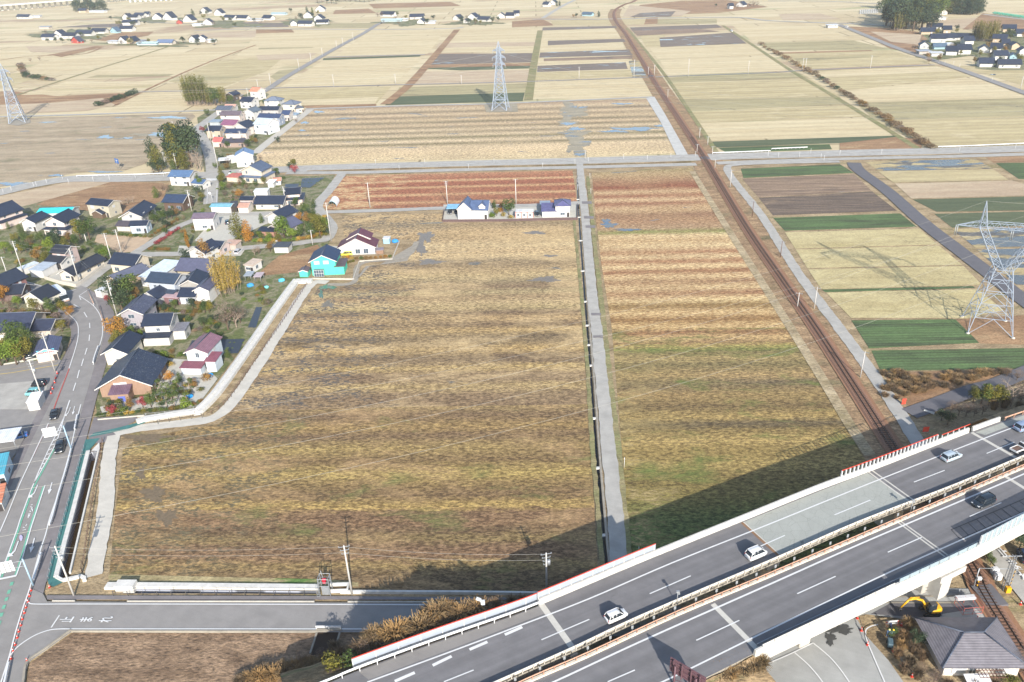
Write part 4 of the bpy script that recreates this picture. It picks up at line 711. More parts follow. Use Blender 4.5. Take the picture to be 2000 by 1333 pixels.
screen('screen_fence', cut(SOd, 1478, 2400), -.75, 0, .55, 'low mesh rail casting a patterned shadow on the near shoulder', 2.0, None, M_GREY, M_GREY, .05, 'railing')
# small lamp post on the median and its twin
for x, y in ((1322, 1180), (1778, 1000)):
    p = G(x, y, DZ); t = thing('camera_post', 'short post with small boxes', 'post', p, 0, None, 'on the expressway median'); bm = bmesh.new(); cyl(bm, (0, 0, 0), (0, 0, 2.6), .07, .06, 8); link('pole', bm, M_GREY, t); bm = bmesh.new(); box(bm, (0, 0, 2.55), (.5, .3, .3)); box(bm, (.2, 0, 2.2), (.25, .25, .3)); link('housing', bm, M_GREY, t)
# piers and abutments
def pier(x, y, lab):
    p = G(x, y, DZ); t = thing('viaduct_pier', lab, 'pier', (p.x, p.y, 0), radians(25)); bm = bmesh.new(); box(bm, (0, 0, 3.3), (2.2, 5.6, 6.6)); bmesh.ops.bevel(bm, geom=bm.edges, offset=.15, segments=1, affect='EDGES'); link('column', bm, M_CONC, t); bm = bmesh.new(); box(bm, (0, 0, 6.9), (2.6, 8.0, 1.0)); link('cap_beam', bm, M_CONC, t)
for i, (x, y) in enumerate(((1270, 1150), (1480, 1065), (1740, 955), (1940, 870))): pier(x, y, 'concrete pier under the far carriageway, '+('leftmost', 'second from the left', 'third from the left', 'rightmost')[i])
for i, (x, y) in enumerate(((1560, 1165), (1800, 1065), (2060, 950))): pier(x, y, 'concrete pier under the near carriageway, '+('leftmost', 'beside the railway', 'rightmost')[i])
p = G(1838, 1160, 0); t = thing('pier_bracket', 'white concrete bracket block projecting below the near parapet', 'bracket', (p.x, p.y+.3, 0), radians(25)); bm = bmesh.new(); box(bm, (0, 0, 5.0), (6.0, 2.6, 1.2)); box(bm, (-1, 0, 2.2), (2.4, 2.2, 4.4)); link('block', bm, M_PAR, t)
bm = bmesh.new(); box(bm, (2.2, 0, 6.0), (1.4, 2.0, .8)); link('upstand', bm, M_CONC, t)
# embankments of dry grass, west end both sides and east end
emb = field('embankment_grass', C(186, 156, 112), C(150, 126, 88), C(118, 122, 70), c3t=(.52, .64), fine=.35, seed=41, sx=.3, sy=.4, bump=1)
def bank(P, side, wid, name='embankment'):
    bm = bmesh.new(); prev = None
    for i, p in enumerate(P):
        n = offs(P, i)*side; w_ = wid(i/(len(P)-1)) if callable(wid) else wid
        row = [bm.verts.new((p.x+n.x*w_*f, p.y+n.y*w_*f, z+noise.noise(Vector((p.x*.3, p.y*.3, f*3)))*.35*(0 < f < 1))) for f, z in ((.02, 8.15), (.14, 7.2), (.45, 6.4), (.74, 3.4), (1, -.05))]
        if prev:
            for a in range(4): bm.faces.new((prev[a], row[a], row[a+1], prev[a+1]))
        prev = row
    bmesh.ops.recalc_face_normals(bm, faces=bm.faces); 
    for f in bm.faces: f.smooth = True
    return st(link(name, bm, emb))
bm = bmesh.new()
for P_, x_, s_ in ((NBd, 1056, 1), (NId, 1122, -1), (SId, 1392, 1), (SOd, 1479, -1)):
    wallrun(bm, [Vector((p.x, p.y, 0)) for p in P_ if PX(p)[0] < x_], [(0, -.1), (s_*.5, -.1), (s_*.5, 7.45), (0, 7.45)])
st(link('embankment_light_block', bm, M_CONCD))  # unseen walls added inside the hollow banks to stop sunlight leaking under the deck
bank(cut(NBd, 300, 1054), -1, lambda t: 12.5-4*t); bank([p for p in dense([Vector((q.x, q.y, DZ)) for q in D(SOp, DZ+1.1)], 6) if PX(p)[0] < 1478], 1, 12)
bank(cut(NBd, 1957, 2500), -1, 9)
bm = bmesh.new(); a = G(1052, 1180, DZ); d = (NId[len(NId)//2]-a); 
q0, q1 = G(1056, 1180, DZ), G(1122, 1271, DZ); wallrun(bm, [q0+Vector((0, 0, -8.3)), q1+Vector((0, 0, -8.3))], [(-.6, -.2), (.6, -.2), (.6, 7.35), (-.6, 7.35)]); tag(link('abutment', bm, M_CONC), 'concrete abutment at the left end of the viaduct', 'abutment')
q0, q1 = G(1392, 1180, DZ), G(1479, 1268, DZ); bm = bmesh.new(); wallrun(bm, [q0+Vector((0, 0, -8.3)), q1+Vector((0, 0, -8.3))], [(-.6, -.2), (.6, -.2), (.6, 7.35), (-.6, 7.35)]); tag(link('abutment', bm, M_CONC), 'concrete abutment below the near carriageway joint', 'abutment')
# ================================================================ YARD BELOW THE VIADUCT (bottom right)
sheet('yard_asphalt', ((1380, 1420), (1480, 1260), (1640, 1190), (1740, 1150), (1890, 1150), (1930, 1160), (1985, 1245), (1810, 1215), (1690, 1200), (1672, 1205), (1690, 1240), (1735, 1290), (1770, 1340), (1790, 1420)), asphalt('yard_surface', C(178, 178, 174), blot=.12), 5)
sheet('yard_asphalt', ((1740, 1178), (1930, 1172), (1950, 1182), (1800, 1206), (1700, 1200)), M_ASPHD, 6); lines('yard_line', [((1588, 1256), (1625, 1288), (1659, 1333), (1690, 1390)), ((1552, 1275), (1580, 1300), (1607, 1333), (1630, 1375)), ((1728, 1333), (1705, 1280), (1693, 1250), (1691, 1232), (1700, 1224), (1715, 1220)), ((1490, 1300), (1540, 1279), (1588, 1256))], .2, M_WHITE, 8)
lines('gutter', [((1735, 1166), (1820, 1165), (1905, 1162)), ((1730, 1177), (1800, 1177.5), (1870, 1177))], .35, M_CONCD, 9, sm=False)
for a in ((1640, 1230, 26, 8), (1622, 1248, 9, 12)): blob(plain('oil_stain', C(88, 88, 86), .6, .2), 7, *a, name='stain')
# wooden-brown gantry sign seen from behind
p = G(1340, 1345, DZ); t = thing('road_sign', 'large maroon steel sign seen from behind beside the expressway', 'road sign', (p.x, p.y, 0), radians(-42)); MAR = plain('maroon_steel', C(112, 84, 92), .6, .1)
bm = bmesh.new(); box(bm, (0, 0, 11.2), (5.4, .12, 2.6)); link('board', bm, MAR, t)
bm = bmesh.new()
for z in (10.3, 11.2, 12.1): box(bm, (0, -.16, z), (5.2, .16, .14))
for x in (-2, -.7, .7, 2): box(bm, (x, -.34, 11.2), (.12, .2, 2.8))
link('frame', bm, MAR, t)
bm = bmesh.new()
for x in (-1.6, 1.6): cyl(bm, (x, -.6, 7.5), (x, -.6, 12), .16, .14, 8)
for z in (8.4, 9.4): bar(bm, (-1.6, -.6, z), (1.6, -.6, z+1), .12)
link('legs', bm, MAR, t)
# ================================================================ HOUSES
def roofmat(name, c, kind='tile', speck=0):
    if name in MATS: return MATS[name]
    k = NB(name); co = k.coord(); wv = k.new('ShaderNodeTexWave', wave_type='BANDS', bands_direction='Z' if kind == 'tile' else 'X'); k.ln(co, wv.inputs[0])
    wv.inputs['Scale'].default_value = 2.1 if kind == 'tile' else .7; wv.inputs['Distortion'].default_value = .1
    oi = k.new('ShaderNodeObjectInfo'); n = k.noise(co, .9, 6, .65)
    col = k.ramp(n, [(.3, V3(c, .8)), (.7, V3(c, 1.25))])
    col = k.mix(.4 if kind == 'tile' else .3, col, k.ramp(wv.outputs['Fac'], [(.15, (.45, .45, .45, 1)), (.6, (1.15, 1.15, 1.15, 1))]), 'MULTIPLY')
    col = k.mix(1, col, k.ramp(oi.outputs['Random'], [(0, (.86, .86, .86, 1)), (1, (1.2, 1.2, 1.2, 1))]), 'MULTIPLY')
    if speck: col = k.mix(k.mr(k.noise(co, 4, 2, .5), .63, .67, 0, .8), col, C(150, 156, 160))
    k.out(col, .55); k.b.inputs['Specular IOR Level'].default_value = .3; k.bump(wv.outputs['Fac'], .5, .05); MATS[name] = k.m; return k.m
def wallmat(c):
    nm = 'wall_%d_%d_%d' % c
    if nm in MATS: return MATS[nm]
    k = NB('wall_paint'); co = k.coord(); n = k.noise(co, .7, 6, .7); s = k.noise(k.coord((1, 1, .15)), 2.5, 4, .6); cc = C(*c)
    col = k.ramp(n, [(.3, V3(cc, .88)), (.7, V3(cc, 1.06))]); col = k.mix(1, col, k.ramp(s, [(.35, (.9, .89, .88, 1)), (.6, (1, 1, 1, 1))]), 'MULTIPLY')
    k.out(col, .85); MATS[nm] = k.m; return k.m
DK = (46, 55, 74); NV = (66, 82, 112); SL = (92, 94, 116); WH = (228, 226, 222); CR = (238, 228, 208); PKW = (226, 206, 200)
M_GLASS = plain('window_glass', C(84, 98, 112), .12, .2, 3); M_GLASS.node_tree.nodes['Principled BSDF'].inputs['Specular IOR Level'].default_value = .6
M_CURT = plain('curtained_glass', C(206, 208, 210), .25, .1, 3); M_FRAME = plain('window_frame', C(214, 214, 214), .5, .05); M_TRIM = plain('white_trim', C(236, 230, 222), .6, .05); M_DARKT = plain('dark_trim', C(70, 66, 66), .6, .1)
def win(parent, x, y, z, w, h, face, dark=True, ns=1):
    """one window: frame box with its panes; face: 0 front, 1 right side, 3 left side, 2 back"""
    bm = bmesh.new(); box(bm, (0, 0, 0), (w+.12, .1, h+.12)); box(bm, (0, -.035, 0), (w, .08, h), mi=1)
    box(bm, (0, -.05, 0), (.06, .09, h))
    o = link('window', bm, [M_FRAME, M_GLASS if dark else M_CURT], parent); o.location = (x, y, z); o.rotation_euler = (0, 0, (0, pi/2, pi, -pi/2)[face]); return o
def slabface(bm, q, th=.16, mi=0):
    n = (q[1]-q[0]).cross(q[3]-q[0]).normalized()
    if n.z < 0: n = -n
    top = [bm.verts.new(p) for p in q]; bot = [bm.verts.new(p-n*th) for p in q]; m = len(q); fs = [bm.faces.new(top), bm.faces.new(bot[::-1])]
    for i in range(m): fs.append(bm.faces.new((top[i], bot[i], bot[(i+1) % m], top[(i+1) % m])))
    for f in fs: f.material_index = mi
    bmesh.ops.recalc_face_normals(bm, faces=fs)
def roofgeo(parent, w, d, h, ridge, pitch, o, rm, x0=0, y0=0, name='roof', cap=True):
    V = Vector; bm = bmesh.new(); cb = bmesh.new(); X0, X1, Y0, Y1 = x0-o, x0+w+o, y0-o, y0+d+o; ze = h-o*pitch
    if ridge == 'd':
        xm = x0+w/2; zr = h+pitch*w/2; slabface(bm, [V((X0, Y0, ze)), V((xm, Y0, zr)), V((xm, Y1, zr)), V((X0, Y1, ze))]); slabface(bm, [V((xm, Y0, zr)), V((X1, Y0, ze)), V((X1, Y1, ze)), V((xm, Y1, zr))])
        cyl(cb, (xm, Y0-.05, zr+.04), (xm, Y1+.05, zr+.04), .14, None, 6); trims = [(V((X0, Y0, ze)), V((xm, Y0, zr))), (V((xm, Y0, zr)), V((X1, Y0, ze)))]
    elif ridge == 'w':
        ym = y0+d/2; zr = h+pitch*d/2; slabface(bm, [V((X0, Y0, ze)), V((X1, Y0, ze)), V((X1, ym, zr)), V((X0, ym, zr))]); slabface(bm, [V((X0, ym, zr)), V((X1, ym, zr)), V((X1, Y1, ze)), V((X0, Y1, ze))])
        cyl(cb, (X0-.05, ym, zr+.04), (X1+.05, ym, zr+.04), .14, None, 6); trims = [(V((X1, Y0, ze)), V((X1, ym, zr))), (V((X1, ym, zr)), V((X1, Y1, ze)))]
    elif ridge == 'h':
        s = min(w, d)/2+o
        if w >= d: a, b = V((X0+s, y0+d/2, h+pitch*s-o*pitch)), V((X1-s, y0+d/2, h+pitch*s-o*pitch))
        else: a, b = V((x0+w/2, Y0+s, h+pitch*s-o*pitch)), V((x0+w/2, Y1-s, h+pitch*s-o*pitch))
        c = [V((X0, Y0, ze)), V((X1, Y0, ze)), V((X1, Y1, ze)), V((X0, Y1, ze))]
        if w >= d: F = [[c[0], c[1], b, a], [c[1], c[2], b], [c[2], c[3], a, b], [c[3], c[0], a]]; hips = [(c[0], a), (c[1], b), (c[2], b), (c[3], a), (a, b)]
        else: F = [[c[0], c[1], a], [c[1], c[2], b, a], [c[2], c[3], b], [c[3], c[0], a, b]]; hips = [(c[0], a), (c[1], a), (c[2], b), (c[3], b), (a, b)]
        for f in F: 
            vs = [bm.verts.new(p) for p in f]; bm.faces.new(vs)
        bm.faces.new([bm.verts.new(p-V((0, 0, .02))) for p in c[::-1]]); bmesh.ops.recalc_face_normals(bm, faces=bm.faces)
        for p, q in hips: cyl(cb, p+V((0, 0, .05)), q+V((0, 0, .05)), .13, None, 6)
        trims = []
    else:   # single low slope, falling to the front
        slabface(bm, [V((X0, Y0, h)), V((X1, Y0, h)), V((X1, Y1, h+pitch*d)), V((X0, Y1, h+pitch*d))], .2); trims = []
    ro = link(name, bm, rm, parent)
    if ridge in 'dwh' and cap: link('ridge_cap', cb, M_RIDGE, ro)
    else: cb.free()
    if trims and cap:
        tb = bmesh.new()
        for p, q in trims:
            L = (q-p).length; wallrun(tb, [p+V((0, 0, -.17)), q+V((0, 0, -.17))], [(-.06, -.12), (.06, -.12), (.06, .12), (-.06, .12)])
        link('barge_board', tb, M_TRIM, ro)
    return ro
M_RIDGE = roofmat('ridge_tile', C(84, 92, 108))
def wallgeo(parent, w, d, h, ridge, pitch, wm, x0=0, y0=0, z0=0, name='wall'):
    bm = bmesh.new(); X1, Y1 = x0+w, y0+d
    def pr(poly, axis, a, b):
        lo = [bm.verts.new((p[0], a, p[1]) if axis == 'y' else (a, p[0], p[1])) for p in poly]; hi = [bm.verts.new((p[0], b, p[1]) if axis == 'y' else (b, p[0], p[1])) for p in poly]
        n = len(poly); bm.faces.new(lo); bm.faces.new(hi[::-1])
        for i in range(n): bm.faces.new((lo[i], hi[i], hi[(i+1) % n], lo[(i+1) % n]))
    if ridge == 'd': pr([(x0, z0-.3), (X1, z0-.3), (X1, h-.12), (x0+w/2, h+pitch*w/2-.16), (x0, h-.12)], 'y', y0, Y1)
    elif ridge == 'w': pr([(y0, z0-.3), (Y1, z0-.3), (Y1, h-.12), (y0+d/2, h+pitch*d/2-.16), (y0, h-.12)], 'x', x0, X1)
    elif ridge == 'h': pr([(y0, z0-.3), (Y1, z0-.3), (Y1, h-.14), (y0, h-.14)], 'x', x0, X1)
    else: pr([(y0, z0-.3), (Y1, z0-.3), (Y1, h+pitch*d-.2), (y0, h-.2)], 'x', x0, X1)
    bmesh.ops.recalc_face_normals(bm, faces=bm.faces); return link(name, bm, wm, parent)
HN = [0]
def house(name, label, A, B, depth, h, ridge='w', rc=DK, wc=WH, pitch=None, o=.7, wins=True, skirt=0, kind='tile', cat='house', group=None, where=None, speck=0, far=False, dark=True, side=None, door=None, open_=False):
    a, b = G(*A), G(*B); d = b-a; w_ = d.length; rz = atan2(d.y, d.x); HN[0] += 1; r = random.Random(HN[0])
    t = thing(name, label, cat, a, rz, group, where); rm = roofmat('roof_%s_%d_%d_%d%s' % (kind, *rc, 's' if speck else ''), C(*rc), kind, speck); wm = wallmat(wc)
    p = pitch if pitch is not None else (.48 if ridge in 'dwh' else .08)
    t['w_'] = w_; t['d_'] = depth; del t['w_'], t['d_']
    if skirt:
        e = 1.5; sb = bmesh.new(); V = Vector; z1, z2 = 2.75, 3.45; 
        wallgeo(t, w_+2*e*.6, depth+2*e*.6, z1+.1, 'h', 0, wm, -e*.6, -e*.6, 0, 'lower_wall')
        c1 = [V((-e, -e, z1)), V((w_+e, -e, z1)), V((w_+e, depth+e, z1)), V((-e, depth+e, z1))]; c2 = [V((.05, .05, z2)), V((w_-.05, .05, z2)), V((w_-.05, depth-.05, z2)), V((.05, depth-.05, z2))]
        for i in range(4): slabface(sb, [c1[i], c1[(i+1) % 4], c2[(i+1) % 4], c2[i]], .12)
        link('lower_roof', sb, rm, t)
    if not open_: wallgeo(t, w_, depth, h, ridge, p, wm, 0, 0, 0 if not skirt else 2.6)
    else:
        pb = bmesh.new()
        for x in (.15, w_-.15):
            for y in (.15, depth-.15): cyl(pb, (x, y, 0), (x, y, h), .07, None, 6)
        link('posts', pb, M_GREY, t)
    roofgeo(t, w_, depth, h, ridge, p, o if not far else .95, rm, cap=not far)
    sd = side if side is not None else (1 if A[0] < 1100 else 3)
    if wins and not open_:
        zs = [1.5] if h < 4.4 else ([1.5, 4.1] if not skirt else [h-1.1])
        if skirt:
            for i in range(2): win(t, w_*(.3+.4*i), -.95, 1.4, 1.7, 1.6, 0, dark)
        for z in zs:
            n = max(1, int(w_/4.2)); n = min(n, 3)
            for i in range(n):
                if far and r.random() < .4: continue
                win(t, w_*(i+.5)/n+r.uniform(-.3, .3), -.03, z, r.choice((.9, 1.3, 1.7)), r.choice((.8, 1.1, 1.3)) if h > 3 else .8, 0, r.random() < .6)
            n = max(1, int(depth/4.5)); n = min(n, 3) if not far else 1
            for i in range(n):
                if far and r.random() < .5: continue
                win(t, w_+.03 if sd == 1 else -.03, depth*(i+.5)/n+r.uniform(-.4, .4), z, r.choice((.8, 1.2, 1.5)), r.choice((.8, 1.1)), sd, r.random() < .6)
        if not far and h > 2.5 and not skirt: 
            db = bmesh.new(); box(db, (0, 0, 1), (.95, .09, 2)); q = link('door', db, M_DARKT, t); q.location = (w_*.88, -.03, 0)
    return t, w_, rm, wm
def annex(H, x0, y0, w, d, h, ridge='s', pitch=None, o=.4, name='annex', rc=None, wc=None, kind='tile', z0=0, cap=True):
    t, w_, rm, wm = H; 
    if rc: rm = roofmat('roof_%s_%d_%d_%d' % (kind, *rc), C(*rc), kind)
    if wc: wm = wallmat(wc)
    p = pitch if pitch is not None else (.45 if ridge in 'dwh' else .15)
    a = wallgeo(t, w, d, h, ridge, p, wm, x0, y0, z0, name+'_wall'); roofgeo(t, w, d, h, ridge, p, o, rm, x0, y0, name+'_roof', cap)
# ---- south end of the village
H = house('brown_house', 'brown gabled house with a big speckled dark roof above the canal bend', (200, 777), (298, 770), 12.5, 3.4, 'd', DK, (170, 140, 120), .52, .9, speck=1, wins=False)
annex(H, H[1]*.28, -3.2, H[1]*.36, 3.2, 2.6, 's', .28, .3, 'porch', (110, 88, 104), kind='seam'); win(H[0], H[1]*.36, -.03, 3.6, 1.5, .5, 0, False); win(H[0], H[1]*.49, -.03, 3.7, 1.5, .5, 0, False)
bm = bmesh.new(); box(bm, (0, 0, 0), (1.7, .1, 1.5)); q = link('door', bm, plain('blue_curtain', C(104, 118, 196), .7, .2, 4), H[0]); q.location = (H[1]*.5, -3.24, 1.0)
for yy in (3, 5.5, 8): win(H[0], H[1]+.03, yy, 1.6, .7, 1.5, 1, False)
house('gabled_house', 'cream gabled house with a dark roof tucked behind the brown house', (211, 714), (253, 713), 9, 4.2, 'd', DK, CR, .5, .8)
house('gabled_house', 'grey walled gabled house with a speckled slate roof by the road bend', (244, 643), (285, 642), 9, 5.4, 'd', (80, 84, 104), (178, 172, 178), .5, .8, speck=1)
H = house('two_storey_house', 'two storey house with pale grey walls and a ribbed blank ground floor in front', (290, 670), (338, 668), 7, 5.9, 'w', DK, (218, 214, 208), .45, .7)
annex(H, -.3, -2.3, H[1]+.4, 2.3, 2.8, 's', .22, .35, 'front_room'); annex(H, H[1], 1.2, 3.4, 4.2, 3, 's', .1, .3, 'side_room', (126, 126, 134), kind='seam')
H = house('maroon_roofed_house', 'pale blue walled house with a maroon roof and a small maroon lean-to', (371, 720), (411, 721), 8.5, 5.2, 'd', (132, 98, 110), (216, 226, 234), .42, .5, kind='seam')
annex(H, -.4, -3.4, 5.4, 2.6, 2.3, 's', .12, .3, 'shed', (146, 90, 104), kind='seam'); annex(H, H[1], -1.6, 2.6, 4, 3.4, 's', .12, .3, 'side_room', (146, 90, 104), kind='seam')
house('farm_building', 'long low building with a pale metal roof among dark tiled roofs', (279, 560), (312, 563), 13, 3.8, 's', (214, 224, 232), WH, .05, .5, kind='seam')
H = house('two_storey_house', 'two storey blue grey house with a dark tiled roof in the courtyard cluster', (297, 581), (347, 585), 6.5, 6, 'w', (62, 76, 96), (196, 204, 216), .45, .8); annex(H, H[1]*.55, -2, H[1]*.5, 2, 3, 's', .2, .3)
house('gabled_wing', 'small dark gabled wing in front of the blue grey house', (281, 593), (311, 598), 6.5, 3, 'd', DK, (206, 208, 214), .5, .6)
house('porch', 'pink roofed entrance porch between two dark roofed wings', (323, 595), (350, 597), 3, 2.7, 's', (206, 176, 180), (140, 106, 108), .06, .3, kind='seam', cat='porch')
house('tiled_wing', 'low tiled wing joined to the white storehouse', (354, 595), (384, 595), 6, 3.1, 'w', DK, (208, 210, 216), .45, .6)
house('storehouse', 'white plastered storehouse with a blank gable beside the yellow bamboo', (385, 593), (412, 593), 7.5, 4.8, 'd', SL, WH, .5, .5, wins=False, cat='storehouse')
house('farmhouse', 'wide low farmhouse with a purple slate roof left of the yellow bamboo', (350, 546), (409, 549), 9, 3.8, 'w', SL, (196, 184, 160), .5, .8); house('farmhouse', 'dark roofed gabled block behind the courtyard of the blue grey house', (356, 578), (396, 576), 8, 4, 'd', DK, (180, 176, 170), .5, .8)
H = house('house', 'cream house with a plain dark roof beside the sloping lane', (221, 533), (266, 537), 7.5, 4, 'w', DK, (232, 218, 196), .55, .8); annex(H, H[1]+.2, -1, 4, 4, 2.6, 'w', .45, .5)
house('house', 'tan single storey house with a grey blue roof at the lane mouth', (211, 556), (236, 563), 11, 2.8, 'd', (100, 104, 122), (196, 172, 150), .4, .8)
house('gabled_house', 'white gabled house half behind the dark green conifer', (374, 512), (404, 516), 8, 4.4, 'd', DK, WH, .5, .6); house('dark_roofed_house', 'dark roofed house between the conifer and the pale carport', (404, 500), (432, 502), 6, 3.5, 'w', DK, PKW, .45, .6)
house('shed', 'white shed with a faded pink roof on the dry grass plot', (480, 532), (495, 534), 5, 2.8, 's', (226, 204, 184), WH, .06, .3, cat='shed', kind='seam'); house('pink_shed', 'low pinkish roofed shed beside the parked white car', (440, 489), (462, 490), 4, 2.4, 's', (214, 178, 160), (200, 190, 180), .06, .3, cat='shed', kind='seam', wins=False)
house('two_storey_house', 'blank white two storey house with a plum coloured roof', (381, 451), (420, 450), 6.2, 5.2, 'w', (118, 104, 118), WH, .34, .5, kind='seam')
house('workshop', 'long white workshop with a teal blue roof behind the plum roofed house', (414, 417), (452, 417), 5, 3, 'w', (124, 176, 192), WH, .22, .4, cat='workshop', kind='seam', wins=False); house('lean_to', 'black lean-to attached to the teal roofed workshop', (452, 416), (464, 415), 4.5, 2.7, 's', (74, 76, 82), (70, 64, 60), .2, .3, cat='shed', wins=False)
house('small_house', 'small white building with a salmon roof', (467, 417), (486, 417), 5.5, 2.7, 'w', (204, 160, 142), (236, 226, 214), .4, .3, cat='storehouse', kind='seam', wins=False); house('small_house', 'little dark roofed outbuilding behind the salmon roof', (471, 403), (495, 403), 4, 2.9, 'w', DK, PKW, .4, .4)
house('bungalow', 'wide cream bungalow with a dark roof and brown door', (501, 410), (553, 410), 7.5, 3, 'w', DK, (232, 224, 212), .5, .8); house('white_annex', 'plain white flat roofed annex behind the cream bungalow', (498, 388), (524, 387), 4, 3.2, 's', (240, 240, 240), WH, .04, .2, kind='seam', wins=False)
house('tiled_house', 'pink walled two storey house with a dark roof by the mulched beds', (560, 402), (588, 400), 6.5, 5.2, 'w', DK, (228, 208, 200), .45, .7, skirt=1)
house('meeting_hall', 'white gabled hall with a dark roof in the middle of the village gardens', (525, 437), (552, 441), 9, 3.6, 'd', DK, WH, .5, .8); house('garden_house', 'slate roofed house almost hidden by the bright green trees', (530, 456), (562, 461), 8, 3, 'd', SL, (206, 196, 190), .5, .8); house('low_shed', 'long low shed with a dark roof below the garden house', (505, 462), (536, 463), 3.6, 2.2, 's', DK, (184, 140, 122), .12, .3, cat='shed', wins=False)
house('carport_shed', 'black roofed shed with a white lower wall beside the village lane', (537, 495), (564, 495), 4.2, 2.5, 's', (76, 82, 90), (214, 212, 206), .06, .3, cat='shed', kind='seam', wins=False)
H = house('green_house', 'bright mint green two storey house with a dark navy roof', (611, 539), (658, 537), 8.8, 5.5, 'd', (48, 66, 98), (96, 226, 196), .5, .7, wins=False); annex(H, H[1], 0, 2.6, 6.5, 3.2, 's', .0, .5, 'side_room', (108, 94, 98), (96, 226, 196), 'seam')
for x in (.24, .62): win(H[0], H[1]*x, -.03, 4.6, 1.7, 1.1, 0, False)
bm = bmesh.new(); box(bm, (0, 0, 0), (3.2, 1.2, 2.4)); q = link('sun_room', bm, M_GLASS, H[0]); q.location = (H[1]*.3, -.6, 1.2); bm = bmesh.new()
for i in range(5): box(bm, (-1.6+.8*i, -.64, 0), (.09, .06, 2.4))
for z in (-1.2, 0, 1.2): box(bm, (0, -.64, z), (3.3, .07, .1))
link('sun_room_frame', bm, M_FRAME, q)
house('green_shed', 'mint green garden shed with a brown roof beside the green house', (586, 542), (602, 542), 3.2, 2.3, 'd', (118, 104, 108), (96, 226, 196), .35, .3, cat='shed', wins=False)
H = house('maroon_roofed_house', 'white house with a steep wine red roof and a raised rear roof', (664, 499), (733, 497), 6.5, 3.2, 'd', (112, 62, 76), WH, .5, .7, kind='seam', wins=False); annex(H, H[1]*.22, 3.6, H[1]*.62, 5, 5.0, 'd', .5, .5, 'upper', z0=3)
for x, z, w_, h_, dk in ((.3, 1.3, .7, .8, 0), (.52, 1.3, 1.6, 1.6, 1), (.75, 1.3, 1.6, 1.7, 1), (.45, 4, .7, .9, 0)): win(H[0], H[1]*x, -.03, z, w_, h_, 0, dk)
house('garden_cabinet', 'small white steel garden cabinet with a pale blue door', (749, 477), (761, 477), 2.2, 2.2, 's', (240, 240, 240), (168, 206, 222), .03, .15, cat='shed', kind='seam', wins=False); house('wood_store', 'low grey roofed store beside the vegetable bed of the wine red house', (735, 497), (749, 496), 2, 1.6, 's', (150, 140, 148), (160, 130, 110), .05, .2, cat='shed', kind='seam', wins=False)
H = house('blue_roofed_house', 'white house with a navy metal roof, steep front gable and dormer', (920, 429), (953, 429.5), 7, 4.2, 'w', (82, 100, 134), WH, .75, .4, kind='seam', dark=False); annex(H, -5.0, -1.0, 5.3, 8, 4.8, 'd', .95, .35, 'gable_wing', kind='seam'); annex(H, H[1]*.5, .2, 2.4, 3, 5.5, 'd', .9, .2, 'dormer', z0=4)
win(H[0], -2.6, -1.04, 4.6, 1.4, .9, 0, False); win(H[0], H[1]*.68, .16, 5.4, .8, .8, 0, False)
house('carport', 'sky blue roofed double carport beside the navy roofed house', (873, 419), (897, 418.5), 5, 2.5, 's', (138, 190, 224), WH, .03, .1, cat='carport', kind='seam', open_=True); house('carport', 'grey flat roofed carport beside the violet roofed house', (1055, 413), (1075, 412.5), 5, 2.6, 's', (150, 164, 178), WH, .03, .1, cat='carport', kind='seam', open_=True)
H = house('violet_roofed_house', 'white house with a violet blue hipped roof at the lane corner', (1085, 425.5), (1113, 425), 7, 5.0, 'h', (98, 98, 138), WH, .45, .5, kind='seam'); annex(H, -5.2, 0, 5.4, 6, 2.8, 's', .22, .4, 'wing', kind='seam')
for i in range(3):
    a, b = 1007+i*11.6, 1018+i*11.6; t, w_, _, _ = house('storage_unit', ('left', 'middle', 'right')[i]+' white storage unit with a red frame in the row of three', (a, 427), (b, 427), 3.6, 2.6, 's', (244, 244, 244), WH, .02, .06, cat='storage unit', wins=False, group='red framed storage units', kind='seam'); fb = bmesh.new()
    for x in (0, w_): box(fb, (x, -.05, 1.3), (.18, .1, 2.6))
    for z in (.1, 2.45): box(fb, (w_/2, -.05, z), (w_, .1, .16))
    box(fb, (w_/2, -.04, 1.4), (.9, .06, .7), mi=1); link('frame', fb, [plain('red_frame', C(214, 110, 96), .6, .1), M_GLASS], t)
# ---- west side
house('tiled_house', 'two storey house with pink walls cut by the left edge of the photo', (-28, 441), (6, 447), 10, 5.4, 'd', DK, (230, 212, 204), .5, .8, skirt=1)
house('cyan_roofed_shed', 'long shed with a bright cyan roof behind the garden trees', (78, 434), (142, 432), 7, 3.9, 'w', (60, 196, 206), WH, .3, .4, cat='shed', kind='seam', wins=False); house('gabled_house', 'white gabled house left of the cyan roof', (48, 452), (73, 453), 8, 4.2, 'd', DK, WH, .5, .7)
house('tiled_house', 'cream gabled two storey house in front of the cyan roofed shed', (96, 459), (132, 460), 9, 5.6, 'd', DK, (236, 222, 214), .5, .8, skirt=1); house('tan_house', 'tan boxy two storey house with a dark roof beside the brown field', (176, 422), (217, 426), 6.5, 5.4, 'w', DK, (206, 198, 178), .4, .5)
house('porch_hut', 'small dark roofed hut in front of the tan house', (182, 426), (202, 428), 4, 2.4, 'd', DK, (120, 100, 84), .45, .4, cat='hut', wins=False); house('large_farmhouse', 'large grey gabled farmhouse with a long dark roof near the red hedge lane', (242, 442), (280, 441), 13, 4.4, 'd', DK, (208, 204, 200), .5, .9)
house('blue_walled_house', 'pale blue walled block with a dark roof in front of the grey farmhouse', (258, 457), (289, 456), 4.6, 3.6, 'w', DK, (214, 228, 240), .4, .5); house('low_wing', 'low wing with a brown tiled roof left of the pale blue walled block', (230, 452), (256, 453), 5, 2.5, 'w', (84, 78, 84), (220, 212, 204), .4, .5)
